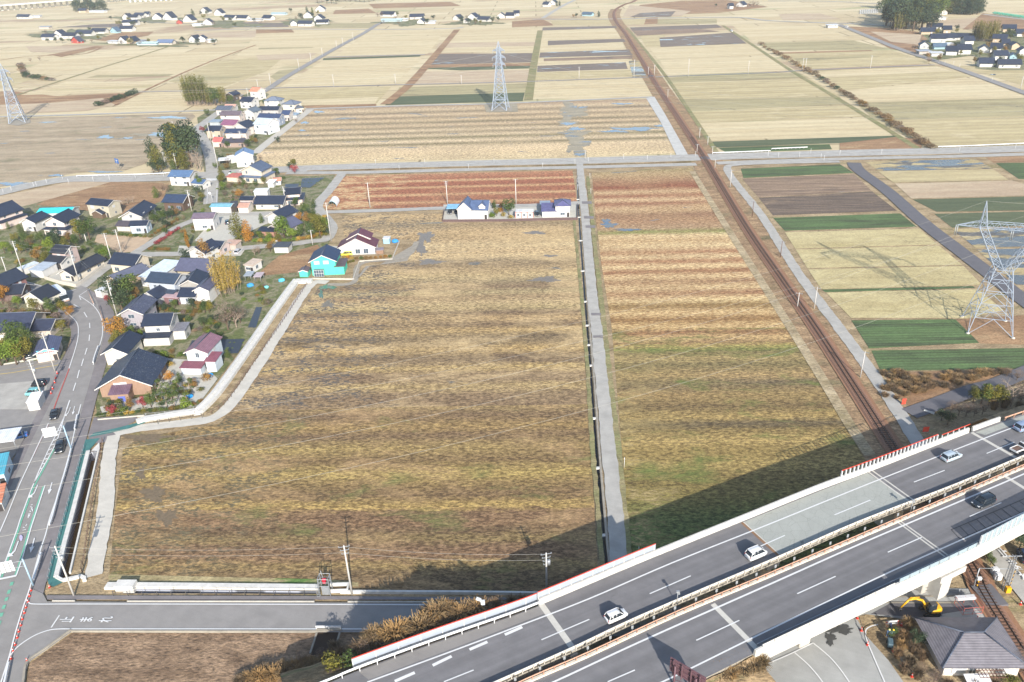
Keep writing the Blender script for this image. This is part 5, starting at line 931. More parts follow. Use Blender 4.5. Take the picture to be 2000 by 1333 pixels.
house('wooden_house', 'dark wooden house with a navy roof beside the village street pole', (323, 412), (360, 413), 8, 4.2, 'w', (60, 76, 104), (112, 92, 80), .45, .7); house('blue_roofed_villa', 'white villa with a blue tiled roof at the street crossing', (335, 363), (373, 364), 7.5, 4.8, 'w', (92, 120, 156), (234, 230, 226), .45, .7); house('blue_roofed_wing', 'small white wing with a blue roof beside the crosswalk', (378, 369), (398, 371), 5, 3, 'w', (84, 110, 146), WH, .4, .5)
H = house('black_roofed_house', 'cream walled house with a long black roof behind a pale block wall', (121, 548), (147, 551), 14, 3, 'd', (48, 52, 62), (240, 230, 212), .5, .8); house('upper_block', 'two storey pink walled block with a black roof behind the long black roof', (109, 519), (134, 521), 6, 5.4, 'w', (48, 52, 62), (210, 188, 182), .45, .7); house('low_block', 'low white block with a black roof beside the flat roofed garage', (93, 524), (122, 527), 5.5, 2.8, 'w', (52, 56, 66), WH, .4, .6)
house('garage', 'garage with a grey flat roof, white front and dark side wall', (62, 542), (87, 544), 6.5, 2.9, 's', (182, 192, 202), WH, .04, .25, cat='garage', kind='seam', wins=False); house('storage_shed', 'long white steel shed beside the left utility pole', (38, 535), (47, 538), 6, 2.3, 's', (220, 228, 232), WH, .04, .15, cat='shed', kind='seam', wins=False)
house('dark_house', 'two storey dark roofed house at the left edge above the white house', (-24, 583), (10, 590), 9, 5.4, 'd', (48, 56, 72), (150, 110, 108), .5, .8); house('dark_wing', 'dark roofed wing right of the left edge house', (12, 590), (45, 588), 6.5, 3, 'w', (48, 54, 68), (130, 110, 106), .5, .7)
house('white_house', 'cream white house with a black roof beside the bus on the bend', (53, 601), (90, 608), 6, 4, 'd', (46, 52, 64), (246, 240, 222), .5, .5); H = house('large_hall', 'very large dark tiled roof at the left edge above the green trees', (-44, 668), (58, 664), 11, 3.6, 'w', (58, 64, 84), (220, 206, 190), .5, 1.0); annex(H, H[1]-1, 1, 7, 7, 2.8, 'w', .45, .6)
H = house('shop', 'small gabled shop with a faded blue signboard beside the road', (76, 711), (116, 704), 8, 3.4, 'd', (84, 88, 114), (224, 208, 194), .42, .6, cat='shop', kind='seam')
bm = bmesh.new(); box(bm, (0, 0, 0), (H[1]*.86, .1, 1.15)); box(bm, (0, -.02, -.25), (H[1]*.8, .1, .5), mi=1)
for i in range(9): box(bm, (-H[1]*.36+i*H[1]*.09, -.05, -.22+.06*(i % 2)), (.28, .09, .34), mi=2)
q = link('signboard', bm, [plain('sign_blue', C(120, 206, 226), .6, .15, 2), plain('sign_pale', C(206, 190, 190), .6, .2, 2), plain('sign_red', C(168, 92, 90), .6, .2)], H[0]); q.location = (H[1]*.5, -.15, 3.3)
house('container', 'white cargo container like storehouse at the parking lot edge', (58, 805), (80, 802), 4.6, 2.8, 's', (244, 242, 240), WH, .02, .1, cat='container', kind='seam', wins=False)
house('canopy', 'white ribbed canopy roof at the lower left forecourt', (-30, 893), (36, 884), 5, 3.4, 's', (236, 240, 248), WH, .03, .2, cat='canopy', kind='seam', open_=True); house('blue_roofed_shop', 'blue framed shop front cut by the left edge', (-40, 960), (16, 948), 7, 3.2, 's', (96, 190, 214), (206, 226, 238), .1, .2, cat='shop', kind='seam'); house('orange_tiled_shop', 'small shop with an orange tiled canopy cut by the left edge', (-40, 1010), (10, 1000), 5, 2.6, 's', (196, 128, 100), WH, .2, .2, cat='shop')
house('white_kiosk', 'white kiosk at the lane junction beside the red leaved tree', (189, 582), (201, 584), 3, 2.6, 's', (238, 240, 242), WH, .05, .1, cat='kiosk', kind='seam', wins=False)
# ---- north end of the village
UP = [('dark gabled barn beside the pale bamboo grove', (443, 197), (457, 198), 7, 4.2, 'd', DK, (92, 82, 76)), ('low grey shed right of the dark barn', (459, 195), (471, 195), 4, 2.4, 's', (150, 146, 140), (206, 186, 170)), ('square white building with an orange roof at the road start', (491, 196), (505, 197), 8, 6.4, 'w', (226, 150, 120), WH),
('dark roofed two storey house below the square white building', (471, 212), (493, 213), 8, 4.8, 'w', DK, WH), ('left of two white houses with grey hipped roofs', (518, 212), (547, 212), 8, 5, 'h', (124, 134, 152), WH), ('right of two white houses with grey hipped roofs', (554, 220), (577, 221), 8, 5.4, 'h', (124, 134, 152), (242, 232, 214)),
('small cream house at the concrete lane corner', (579, 222), (594, 220), 5, 3.2, 'h', (110, 118, 130), (240, 228, 210)), ('small house with a faded red roof', (440, 218), (459, 218), 5, 3, 'w', (220, 168, 150), WH), ('grey roofed house left of the faded red roof', (424, 226), (452, 226), 7, 3.8, 'w', (92, 100, 116), (214, 206, 200)),
('long dark roofed house between the hipped roofs and the navy roof', (508, 227), (545, 227), 6, 4, 'w', DK, (200, 196, 194)), ('white gabled house with a grey roof in the crowded middle', (478, 234), (497, 235), 8, 5, 'd', (100, 112, 124), WH), ('wide house with a brown purple roof', (433, 241), (470, 241), 7, 5, 'w', (116, 104, 112), (236, 220, 210)),
('long navy roofed house with blue grey walls', (507, 245), (548, 246), 6, 5, 'w', (64, 78, 110), (158, 168, 186)), ('small dark roofed house right of the long navy roof', (552, 237), (566, 237), 7, 4.2, 'w', (64, 78, 110), (214, 206, 200)), ('low blue grey roofed carport by the concrete lane', (564, 233), (580, 233), 5, 2.6, 's', (164, 184, 202), (200, 200, 200)),
('low blue grey shed with a red front roof', (411, 248), (430, 248), 5, 3, 's', (150, 166, 180), (190, 196, 200)), ('house with a magenta maroon roof', (435, 257), (461, 258), 8, 4.2, 'w', (140, 92, 118), (236, 214, 208)), ('large white building with a pale grey roof facing the meadow', (499, 262), (526, 264), 10, 6, 'w', (186, 200, 212), (238, 242, 246)),
('dark gabled house left of the large white building', (456, 264), (484, 266), 9, 4.8, 'd', DK, (232, 222, 214)), ('tan walled dark roofed house beside the pink tree', (406, 271), (432, 271), 7, 4.8, 'w', DK, (206, 190, 170)), ('small pink building with a red roof at the street', (418, 288), (433, 288), 6, 3.4, 'w', (214, 110, 104), (240, 208, 200)),
('upper of two stacked dark roofed houses above the white blue roofed house', (443, 276), (483, 276), 6, 4.8, 'w', (60, 74, 102), (226, 210, 202)), ('lower of two stacked dark roofed houses above the white blue roofed house', (438, 289), (479, 288), 5, 3, 'w', (72, 70, 80), (170, 150, 140)), ('tall white house with a light blue gabled roof', (464, 328), (497, 325), 8, 6, 'd', (118, 148, 188), WH),
('white roofed carport left of the light blue roof', (429, 324), (450, 322), 4, 2.6, 's', (246, 246, 246), WH), ('small white box shed between the carport and the light blue roof', (452, 320), (462, 318), 3.4, 3, 's', (246, 246, 246), WH), ('low white shed beside the mulched vegetable beds', (524, 367), (535, 367), 4, 2.5, 's', (244, 244, 244), WH), ('small white hut with an orange roof strip near the vegetable beds', (537, 363), (549, 362), 3.4, 2.5, 'w', (214, 150, 126), WH)]
for lab, A, B, dp, h, rg, rc, wc in UP: house('house', lab, A, B, dp, h, rg, rc, wc, o=.5, kind='seam' if rg == 's' else 'tile', group='houses at the north end of the village', wins='shed' not in lab and 'carport' not in lab, cat='shed' if 'shed' in lab or 'hut' in lab else ('carport' if 'carport' in lab else 'house'), open_=lab.startswith('white roofed carport'))
H = house('large_house', 'large cream house with grey blue roofs and a dark lower roof by the crossing road', (476, 356), (514, 358), 8.5, 5.9, 'd', (96, 110, 134), (230, 216, 196), .45, .8, skirt=1); annex(H, -8, -1, 7, 5, 2.5, 's', .1, .3, 'side_shed', (190, 110, 96), kind='seam')
# ---- house at the bottom right and the hamlets far off
H = house('station_house', 'white bungalow with a large weathered grey hipped roof beside the railway', (1840, 1320), (1986, 1320), 8, 3.0, 'h', (134, 130, 136), (240, 232, 222), .42, .9, wins=False, speck=0)
for x, w_, dk in ((.2, 2, 0), (.78, 1.8, 0), (.38, .9, 1)): win(H[0], H[1]*x, -.03, 1.4, w_, 1.6, 0, dk)
bm = bmesh.new()
for i in range(9): box(bm, (i*.5-2, 0, 2.3), (.07, 2.0, .07))
for j in range(4): box(bm, (0, -1+.66*j, 2.35), (4.1, .07, .07))
q = link('pergola', bm, plain('brown_wood', C(120, 84, 72), .8, .15), H[0]); q.location = (H[1]*.55, -1.3, 0)
FAR = {'in the far left hamlets': [(33, 56, 37, 0), (56, 78, 35, 2), (154, 168, 25, 3), (174, 204, 25, 2), (77, 96, 57, 4), (82, 105, 79, 0), (104, 124, 74, 0), (123, 147, 76, 0), (148, 178, 71, 1), (179, 204, 66, 0), (140, 155, 85, 5), (240, 253, 39, 0), (256, 268, 39, 0), (262, 280, 35, 1), (240, 268, 50, 0), (216, 229, 65, 6), (234, 258, 62, 0), (283, 291, 33, 0), (298, 315, 39, 0), (319, 337, 40, 0), (345, 356, 47, 5), (358, 376, 44, 0), (391, 407, 27, 0), (376, 393, 52, 2), (397, 414, 50, 0), (419, 434, 31, 0), (438, 457, 40, 0), (459, 481, 40, 0), (483, 510, 42, 2), (211, 229, 86, 2), (233, 246, 86, 0), (248, 264, 86, 3), (266, 280, 85, 4), (308, 336, 88, 7), (370, 385, 84, 0), (387, 402, 83, 0), (403, 416, 84, 2)],
'in the far middle hamlets': [(513, 528, 40, 0), (617, 634, 23, 0), (568, 580, 51, 0), (582, 608, 52, 1), (593, 610, 36, 0), (614, 630, 42, 0), (618, 640, 48, 0), (743, 768, 33, 0), (773, 793, 42, 2), (801, 827, 38, 1), (815, 828, 47, 0), (830, 850, 47, 2), (885, 897, 40, 0), (905, 912, 46, 0), (914, 930, 40, 0), (933, 954, 43, 1), (971, 986, 36, 0), (988, 1003, 36, 0), (1005, 1014, 32, 0), (1060, 1070, 14, 0), (1073, 1085, 10, 0), (1137, 1155, 32, 6), (1425, 1432, 18, 0), (1438, 1452, 14, 0)],
'in the far right hamlet': [(1617, 1636, 55, 2), (1796, 1814, 96, 0), (1795, 1816, 107, 4), (1819, 1840, 111, 2), (1818, 1846, 84, 0), (1824, 1847, 97, 6), (1849, 1862, 93, 2), (1847, 1868, 109, 0), (1871, 1895, 107, 0), (1844, 1868, 80, 0), (1869, 1898, 79, 0), (1884, 1901, 88, 0), (1810, 1838, 58, 0), (1842, 1856, 66, 3), (1799, 1826, 68, 3), (1911, 1931, 104, 0), (1933, 1953, 104, 0), (1938, 1963, 84, 3), (1958, 1982, 64, 3), (1986, 2012, 72, 0), (1957, 1970, 94, 3), (1975, 1990, 98, 3), (1956, 1968, 111, 6), (1971, 1986, 117, 6), (1990, 2006, 109, 0), (1913, 1940, 132, 0), (1942, 1966, 119, 0), (1950, 1992, 134, 1), (1832, 1847, 40, 2), (1836, 1850, 29, 0)]}
FT = {0: ('dark roofed white farmhouse', DK, WH), 1: ('wide dark roofed farmhouse', (54, 62, 80), (226, 222, 214)), 2: ('low white building', (226, 228, 230), WH), 3: ('tan walled dark roofed farmhouse', DK, (206, 186, 160)), 4: ('grey roofed shed', (160, 166, 176), (200, 190, 180)), 5: ('small red barn', (74, 76, 92), (186, 82, 72)), 6: ('pale blue building', (84, 104, 124), (170, 206, 216)), 7: ('long blue grey roofed barn', (104, 120, 150), (220, 210, 196))}
for wh, L in FAR.items():
    for i, (x0, x1, y, ty) in enumerate(L):
        r = random.Random(x0*7+y); lab, rc, wc = FT[ty]; k_ = r.uniform(-1, 1)
        house('farmhouse', lab, (x0, y-k_*.4), (x1, y+k_*.4), r.uniform(7, 9) if ty in (0, 1, 3, 7) else 6, r.uniform(3.0, 4.4) if ty in (0, 1, 3) else 2.8, 's' if ty in (2, 4) else ('d' if (x1-x0) < 16+y*.06 and r.random() < .6 else 'w'), rc, wc, .68 if ty not in (2, 4) else .05, far=True, where=wh, group='houses '+wh, cat='farmhouse' if ty in (0, 1, 3) else 'building')
for (x0, x1, y, lab) in ((268, 306, 89, 'pale blue greenhouse beside the barns of the far left hamlets'), (745, 783, 43, 'pale blue greenhouse of the far middle hamlets'), (530, 556, 30, 'long pale greenhouse right of the far left hamlets')): house('greenhouse', lab, (x0, y), (x1, y), 8, 2.4, 'w', (190, 218, 226), (200, 222, 228), .25, .1, cat='greenhouse', far=True, wins=False, kind='seam')
# white arched greenhouse by the lane
a, b = G(640, 405), G(657, 405); t = thing('tunnel_greenhouse', 'small arched white tunnel greenhouse at the lane corner', 'greenhouse', a, 0); w_ = (b-a).length; bm = bmesh.new(); rings = []
for y in (0, 7.5): rings.append([bm.verts.new((w_/2-cos(pi*i/10)*w_/2, y, sin(pi*i/10)*2.4+.02)) for i in range(11)])
for i in range(10): bm.faces.new((rings[0][i], rings[0][i+1], rings[1][i+1], rings[1][i]))
bm.faces.new(rings[1]); link('cover', bm, plain('white_film', C(244, 244, 246), .5, .04), t); bm = bmesh.new()
for i in range(0, 10): bar(bm, (w_/2-cos(pi*i/10)*w_/2, -.02, sin(pi*i/10)*2.4), (w_/2-cos(pi*(i+1)/10)*w_/2, -.02, sin(pi*(i+1)/10)*2.4), .08)
for x in (.3, .5, .7): bar(bm, (w_*x, -.02, 0), (w_*x, -.02, 2.1), .08)
link('frame', bm, plain('teal_frame', C(110, 160, 160), .5, .1), t)
# ================================================================ TREES, SHRUBS, REEDS
def leafmat(name, cols, rough=.8):
    k = NB(name); oi = k.new('ShaderNodeObjectInfo'); n = k.noise(k.coord(), .8, 4, .7); n2 = k.noise(k.coord(), 5, 2, .6)
    cc = [C(*c, k=.48) for c in cols]
    col = k.ramp(n, [(.3, cc[0]), (.5, cc[1]), (.68, cc[2])]); col = k.mix(1, col, k.ramp(n2, [(.3, (.7, .7, .7, 1)), (.7, (1.3, 1.3, 1.25, 1))]), 'MULTIPLY')
    col = k.mix(1, col, k.ramp(oi.outputs['Random'], [(0, (.72, .78, .8, 1)), (.5, (1, 1, 1, 1)), (1, (1.28, 1.18, .95, 1))]), 'MULTIPLY')
    k.out(col, rough); k.b.inputs['Specular IOR Level'].default_value = .15; return k.m
LM = dict(green=leafmat('leaves_green', [(66, 86, 52), (92, 112, 58), (128, 140, 78)]), dark=leafmat('leaves_dark', [(50, 68, 56), (70, 88, 66), (98, 112, 82)]), olive=leafmat('leaves_olive', [(96, 100, 48), (128, 124, 56), (156, 146, 74)]), lime=leafmat('leaves_lime', [(96, 122, 48), (124, 148, 58), (160, 172, 84)]),
 brown=leafmat('leaves_brown', [(120, 98, 56), (150, 118, 70), (172, 138, 84)]), orange=leafmat('leaves_orange', [(160, 112, 48), (188, 134, 58), (206, 158, 80)]), yellow=leafmat('leaves_yellow', [(164, 136, 62), (196, 166, 84), (214, 188, 108)]), red=leafmat('leaves_red', [(150, 60, 70), (178, 80, 86), (196, 104, 104)]),
 bamboo=leafmat('bamboo_leaves', [(84, 92, 44), (112, 116, 56), (146, 142, 74)]), grey=leafmat('twigs', [(126, 108, 100), (150, 130, 120), (170, 152, 140)]), straw=leafmat('reed_straw', [(134, 108, 78), (168, 138, 100), (196, 166, 124)]), rust=leafmat('rust_bush', [(118, 96, 76), (142, 118, 94), (166, 142, 114)]))
BARK = plain('bark', C(112, 94, 80), .95, .2, 3); BARKG = plain('pale_bark', C(166, 148, 132), .95, .15, 3)
def leaves(blobs, n, size, seed, shell=.55, flat=0, mats=1):
    r = random.Random(seed); V = []; F = []; W = [b[3]*b[4]*b[5] for b in blobs]; tot = sum(W)
    for i, b in enumerate(blobs):
        cx, cy, cz, rx, ry, rz = b[:6]; m = max(6, int(n*W[i]/tot))
        for _ in range(m):
            u = Vector((r.gauss(0, 1), r.gauss(0, 1), r.gauss(0, 1))).normalized(); q = r.random()**.35*(1-shell)+shell*r.uniform(.82, 1.08)
            if u.z < -.5 and r.random() < .6: u.z = -u.z
            bump_ = 1+.22*noise.noise(u*2.2+Vector((seed, i, 0)))
            p = Vector((cx+u.x*rx*q*bump_, cy+u.y*ry*q*bump_, cz+u.z*rz*q*bump_))
            nn = (u+Vector((r.gauss(0, .6), r.gauss(0, .6), r.gauss(0, .6)+.25))).normalized(); t1 = nn.orthogonal().normalized(); t1.rotate(Matrix.Rotation(r.uniform(0, 6.28), 3, nn)); t2 = nn.cross(t1); s = size*r.uniform(.55, 1.35); s2 = s*r.uniform(.5, .9)
            k0 = len(V); V += [p-t1*s-t2*s2*.3, p+t2*s2*-.9, p+t1*s+t2*s2*.2, p+t2*s2*.9]; F.append((k0, k0+1, k0+2, k0+3))
    me = bpy.data.meshes.new('crown'); me.from_pydata([tuple(v) for v in V], [], F); return me
def trunkmesh(h, r0, limbs, seed, spread=.5, mat=None):
    r = random.Random(seed); bm = bmesh.new(); cyl(bm, (0, 0, -.2), (r.uniform(-.1, .1), r.uniform(-.1, .1), h), r0, r0*.45, 7)
    for i in range(limbs):
        a = r.uniform(0, 6.28); z = h*r.uniform(.45, .95); L = h*r.uniform(.3, .6)*spread*2; e = (cos(a)*L*.7, sin(a)*L*.7, z+L*.7); cyl(bm, (0, 0, z), e, r0*.4, r0*.12, 5)
    me = bpy.data.meshes.new('trunk'); bm.to_mesh(me); bm.free(); me.materials.append(mat or BARK); return me
def baremesh(h, seed, dens=1.0, up=.5):
    r = random.Random(seed); bm = bmesh.new()
    def br(p, d, L, rad, lev):
        q = p+d*L; cyl(bm, p, q, rad, rad*.6, 4 if lev > 0 else 6, cap=False)
        if lev >= 4: return
        for i in range(3 if lev else int(5*dens)):
            nd = (d*up*1.5+Vector((r.gauss(0, .6), r.gauss(0, .6), r.gauss(.15, .4)))).normalized(); br(p.lerp(q, r.uniform(.5, 1)), nd, L*r.uniform(.55, .82), rad*.55, lev+1)
    br(Vector((0, 0, -.1)), Vector((0, 0, 1)), h*.32, h*.018+.03, 0); me = bpy.data.meshes.new('branches'); bm.to_mesh(me); bm.free(); return me
KIND = {}
def defkind(k, base_h, parts): KIND.setdefault(k, []).append((base_h, parts))
def cm(me, m): me.materials.append(m); return me
def mk(k, variants, fn):
    for s in range(variants): defkind(k, *fn(s))
def broad(mat, w=1.0, n=1500, tall=1.0):
    def fn(s):
        r = random.Random(s*17+hash(mat) % 7); B = []
        for i in range(11):
            a = r.uniform(0, 6.28); d = r.uniform(.3, 2.1)*w; B.append((cos(a)*d, sin(a)*d, r.uniform(3.0, 6.3)*tall, r.uniform(1.0, 1.7)*w, r.uniform(1.0, 1.7)*w, r.uniform(.9, 1.5)))
        return 8.0*tall, [('trunk', trunkmesh(3.6, .24, 5, s)), ('crown', cm(leaves(B, n, .2, s, .6), LM[mat]))]
    return fn
for m in ('green', 'dark', 'olive', 'lime', 'brown', 'orange', 'red'): mk('broad_'+m, 2, broad(m))
def conifer(mat, wid=1.0):
    def fn(s):
        r = random.Random(s+5); B = []
        for i in range(16):
            z = 1.3+i*.58; ra = (2.1*(1-((z-3.2)/8.2)**2 if z > 3.2 else .88+.1*z/3.2))*wid*.62; a = r.uniform(0, 6.28); B.append((cos(a)*ra*.45, sin(a)*ra*.45, z, ra+.25, ra+.25, .85))
        return 11.0, [('trunk', trunkmesh(8, .26, 3, s, .2)), ('crown', cm(leaves(B, 2200, .2, s+3, .6), LM[mat]))]
    return fn
for m in ('dark', 'olive', 'brown', 'orange', 'green'): mk('conifer_'+m, 2, conifer(m, 1.65))
mk('column_brown', 1, conifer('orange', .5))
def bamboo(mat):
    def fn(s):
        r = random.Random(s+11); B = []; bm = bmesh.new()
        for i in range(22):
            a = r.uniform(0, 6.28); d = r.uniform(0, 3.0); lx, ly = cos(a)*d, sin(a)*d; H = r.uniform(8, 13); le = r.uniform(.4, 1.6); tx, ty = lx+cos(a)*le, ly+sin(a)*le; cyl(bm, (lx, ly, 0), (tx, ty, H*.92), .05, .02, 4)
            for z in (.3, .48, .66, .82, .95): B.append((lx+(tx-lx)*z**2, ly+(ty-ly)*z**2, H*z, 1.0-.5*z, 1.0-.5*z, 1.25))
        me = bpy.data.meshes.new('stems'); bm.to_mesh(me); bm.free(); me.materials.append(BARKG)
        return 12.0, [('stems', me), ('crown', cm(leaves(B, 3800, .19, s, .3), LM[mat]))]
    return fn
mk('bamboo_yellow', 1, bamboo('yellow')); mk('bamboo_green', 2, bamboo('bamboo')); mk('bamboo_dark', 1, bamboo('olive'))
def shrub(mat):
    def fn(s):
        r = random.Random(s+2); B = [(r.uniform(-.5, .5), r.uniform(-.5, .5), r.uniform(.5, 1.1), r.uniform(.5, .9), r.uniform(.5, .9), r.uniform(.45, .8)) for _ in range(5)]
        return 1.9, [('crown', cm(leaves(B, 420, .12, s, .6), LM[mat]))]
    return fn
for m in ('green', 'dark', 'olive', 'lime', 'brown', 'orange', 'red', 'grey', 'yellow', 'rust'): mk('shrub_'+m, 2, shrub(m))
def cloudpine(s):
    r = random.Random(s+40); B = []; bm = bmesh.new(); p = Vector((0, 0, 0))
    for i in range(4):
        q = p+Vector((r.uniform(-.5, .5), r.uniform(-.5, .5), .85)); cyl(bm, p, q, .13-.02*i, .11-.02*i, 6); e = q+Vector((r.uniform(-1, 1), r.uniform(-1, 1), .2)); cyl(bm, q, e, .06, .04, 5); B.append((e.x, e.y, e.z+.2, .75, .75, .33)); p = q
    B.append((p.x, p.y, p.z+.3, .8, .8, .45)); me = bpy.data.meshes.new('trunk'); bm.to_mesh(me); bm.free(); me.materials.append(BARKG); return 4.2, [('trunk', me), ('crown', cm(leaves(B, 620, .11, s, .6), LM['green']))]
mk('garden_pine', 3, cloudpine)
def bare(s):
    m = baremesh(7, s, 1.2); m.materials.append(BARKG); return 7.0, [('branches', m)]
mk('bare', 3, bare)
def bareleaf(s):
    m = baremesh(8, s+20, 1.5); m.materials.append(BARK); B = [(0, 0, 4.4, 2.6, 2.6, 2.6)]; return 8.0, [('branches', m), ('twigs', cm(leaves(B, 900, .1, s, .2), LM['grey']))]
mk('twiggy', 2, bareleaf)
def reed(mat, H=2.6):
    def fn(s):
        r = random.Random(s+70); V = []; F = []
        for i in range(420):
            a = r.uniform(0, 6.28); d = r.random()**.7*.55; bx, by = cos(a)*d, sin(a)*d; h = H*r.uniform(.55, 1.05); le = r.uniform(.2, 1.25)*(.4+d); a2 = a+r.gauss(0, .5); w_ = .05; dx, dy = -sin(a2)*w_, cos(a2)*w_; k0 = len(V)
            m1 = (bx+cos(a2)*le*.4, by+sin(a2)*le*.4, h*.75); t_ = (bx+cos(a2)*le, by+sin(a2)*le, h*r.uniform(.62, 1)); V += [(bx-dx, by-dy, 0), (bx+dx, by+dy, 0), (m1[0]+dx*.9, m1[1]+dy*.9, m1[2]), (m1[0]-dx*.9, m1[1]-dy*.9, m1[2]), (t_[0]+dx*.5, t_[1]+dy*.5, t_[2]), (t_[0]-dx*.5, t_[1]-dy*.5, t_[2])]; F += [(k0, k0+1, k0+2, k0+3), (k0+3, k0+2, k0+4, k0+5)]
        me = bpy.data.meshes.new('blades'); me.from_pydata(V, [], F); return H, [('blades', cm(me, LM[mat]))]
    return fn
mk('reed', 3, reed('straw')); mk('reed_tall', 2, reed('rust', 2.8))
DESC = {'broad_green': ('leafy green tree', 'tree', 'green_tree'), 'broad_dark': ('dark evergreen tree', 'tree', 'evergreen_tree'), 'broad_olive': ('olive green tree', 'tree', 'olive_tree'), 'broad_lime': ('bright green tree', 'tree', 'green_tree'), 'broad_brown': ('brownish tree', 'tree', 'brown_tree'), 'broad_orange': ('orange leaved tree', 'tree', 'autumn_tree'), 'broad_red': ('red leaved tree', 'tree', 'maple_tree'),
 'conifer_dark': ('dark green conifer', 'conifer', 'conifer_tree'), 'conifer_olive': ('olive green conifer', 'conifer', 'conifer_tree'), 'conifer_brown': ('brown green conifer', 'conifer', 'conifer_tree'), 'conifer_orange': ('orange brown conifer', 'conifer', 'conifer_tree'), 'conifer_green': ('green conifer', 'conifer', 'conifer_tree'), 'column_brown': ('narrow columnar brown conifer', 'conifer', 'conifer_tree'),
 'bamboo_yellow': ('clump of yellow feathery bamboo', 'bamboo', 'bamboo_clump'), 'bamboo_green': ('clump of pale green bamboo', 'bamboo', 'bamboo_clump'), 'bamboo_dark': ('clump of dense green bamboo', 'bamboo', 'bamboo_clump'), 'garden_pine': ('cloud pruned garden pine', 'garden tree', 'garden_pine'), 'bare': ('bare winter tree', 'bare tree', 'bare_tree'), 'twiggy': ('twiggy grey brown tree', 'bare tree', 'bare_tree'), 'reed': ('clump of straw coloured pampas grass', 'grass clump', 'pampas_grass'), 'reed_tall': ('clump of brown dead weeds', 'weeds', 'dead_weeds')}
for m, c in (('green', 'green'), ('dark', 'dark green'), ('olive', 'olive'), ('lime', 'bright green'), ('brown', 'brown'), ('orange', 'orange'), ('red', 'red'), ('grey', 'grey twiggy'), ('yellow', 'yellow'), ('rust', 'rust brown')): DESC['shrub_'+m] = (c+' shrub', 'shrub', 'garden_shrub')
def area(x, y):
    if y < 60 and x < 560: return 'among the far left hamlets'
    if x > 1680 and y < 130: return 'in the far right wood'
    if y < 60: return 'on the far plain'
    if x > 1380 and 60 < y < 300: return 'in the right hand hedgerow'
    if x > 1640 and y > 1150: return 'round the grey roofed bungalow'
    if x > 1700: return 'by the branch road'
    if 480 < x < 1120 and y > 1150: return 'on the expressway embankment'
    if x > 940: return 'between the two white houses'
    if y < 215: return 'at the north end of the village'
    if x < 275 and y < 215: return 'in the left hand paddies'
    if y < 345 and x < 395: return 'in the shrine grove'
    if y < 345: return 'among the northern houses'
    if x < 150 and y > 560: return 'left of the main road'
    if x < 215: return 'in the western gardens'
    if y > 690: return 'in the garden above the canal bend'
    if x > 470 and y < 500: return 'in the eastern gardens'
    if y < 400: return 'beside the village street'
    return 'in the central gardens'
PROT = {}
def plant(kind, x, y, h, z=0, wide=1.0, where=None):
    r = random.Random(int(x*13+y*7)); v = KIND[kind]; bh, parts = v[r.randrange(len(v))]; s = h/bh; lab, cat, nm = DESC[kind]; w_ = where or area(x, y)
    p = G(x, y, z); t = thing(nm, lab, cat, (p.x, p.y, z), r.uniform(0, 6.28), DESC[kind][1]+'s '+w_, w_); wide *= 1.22 if kind[:5] == 'broad' else 1
    t.scale = (s*wide, s*wide, s*(1.18 if kind[:5] == 'broad' else 1))
    for n_, me in parts: link(n_, me, None, t)
    return t
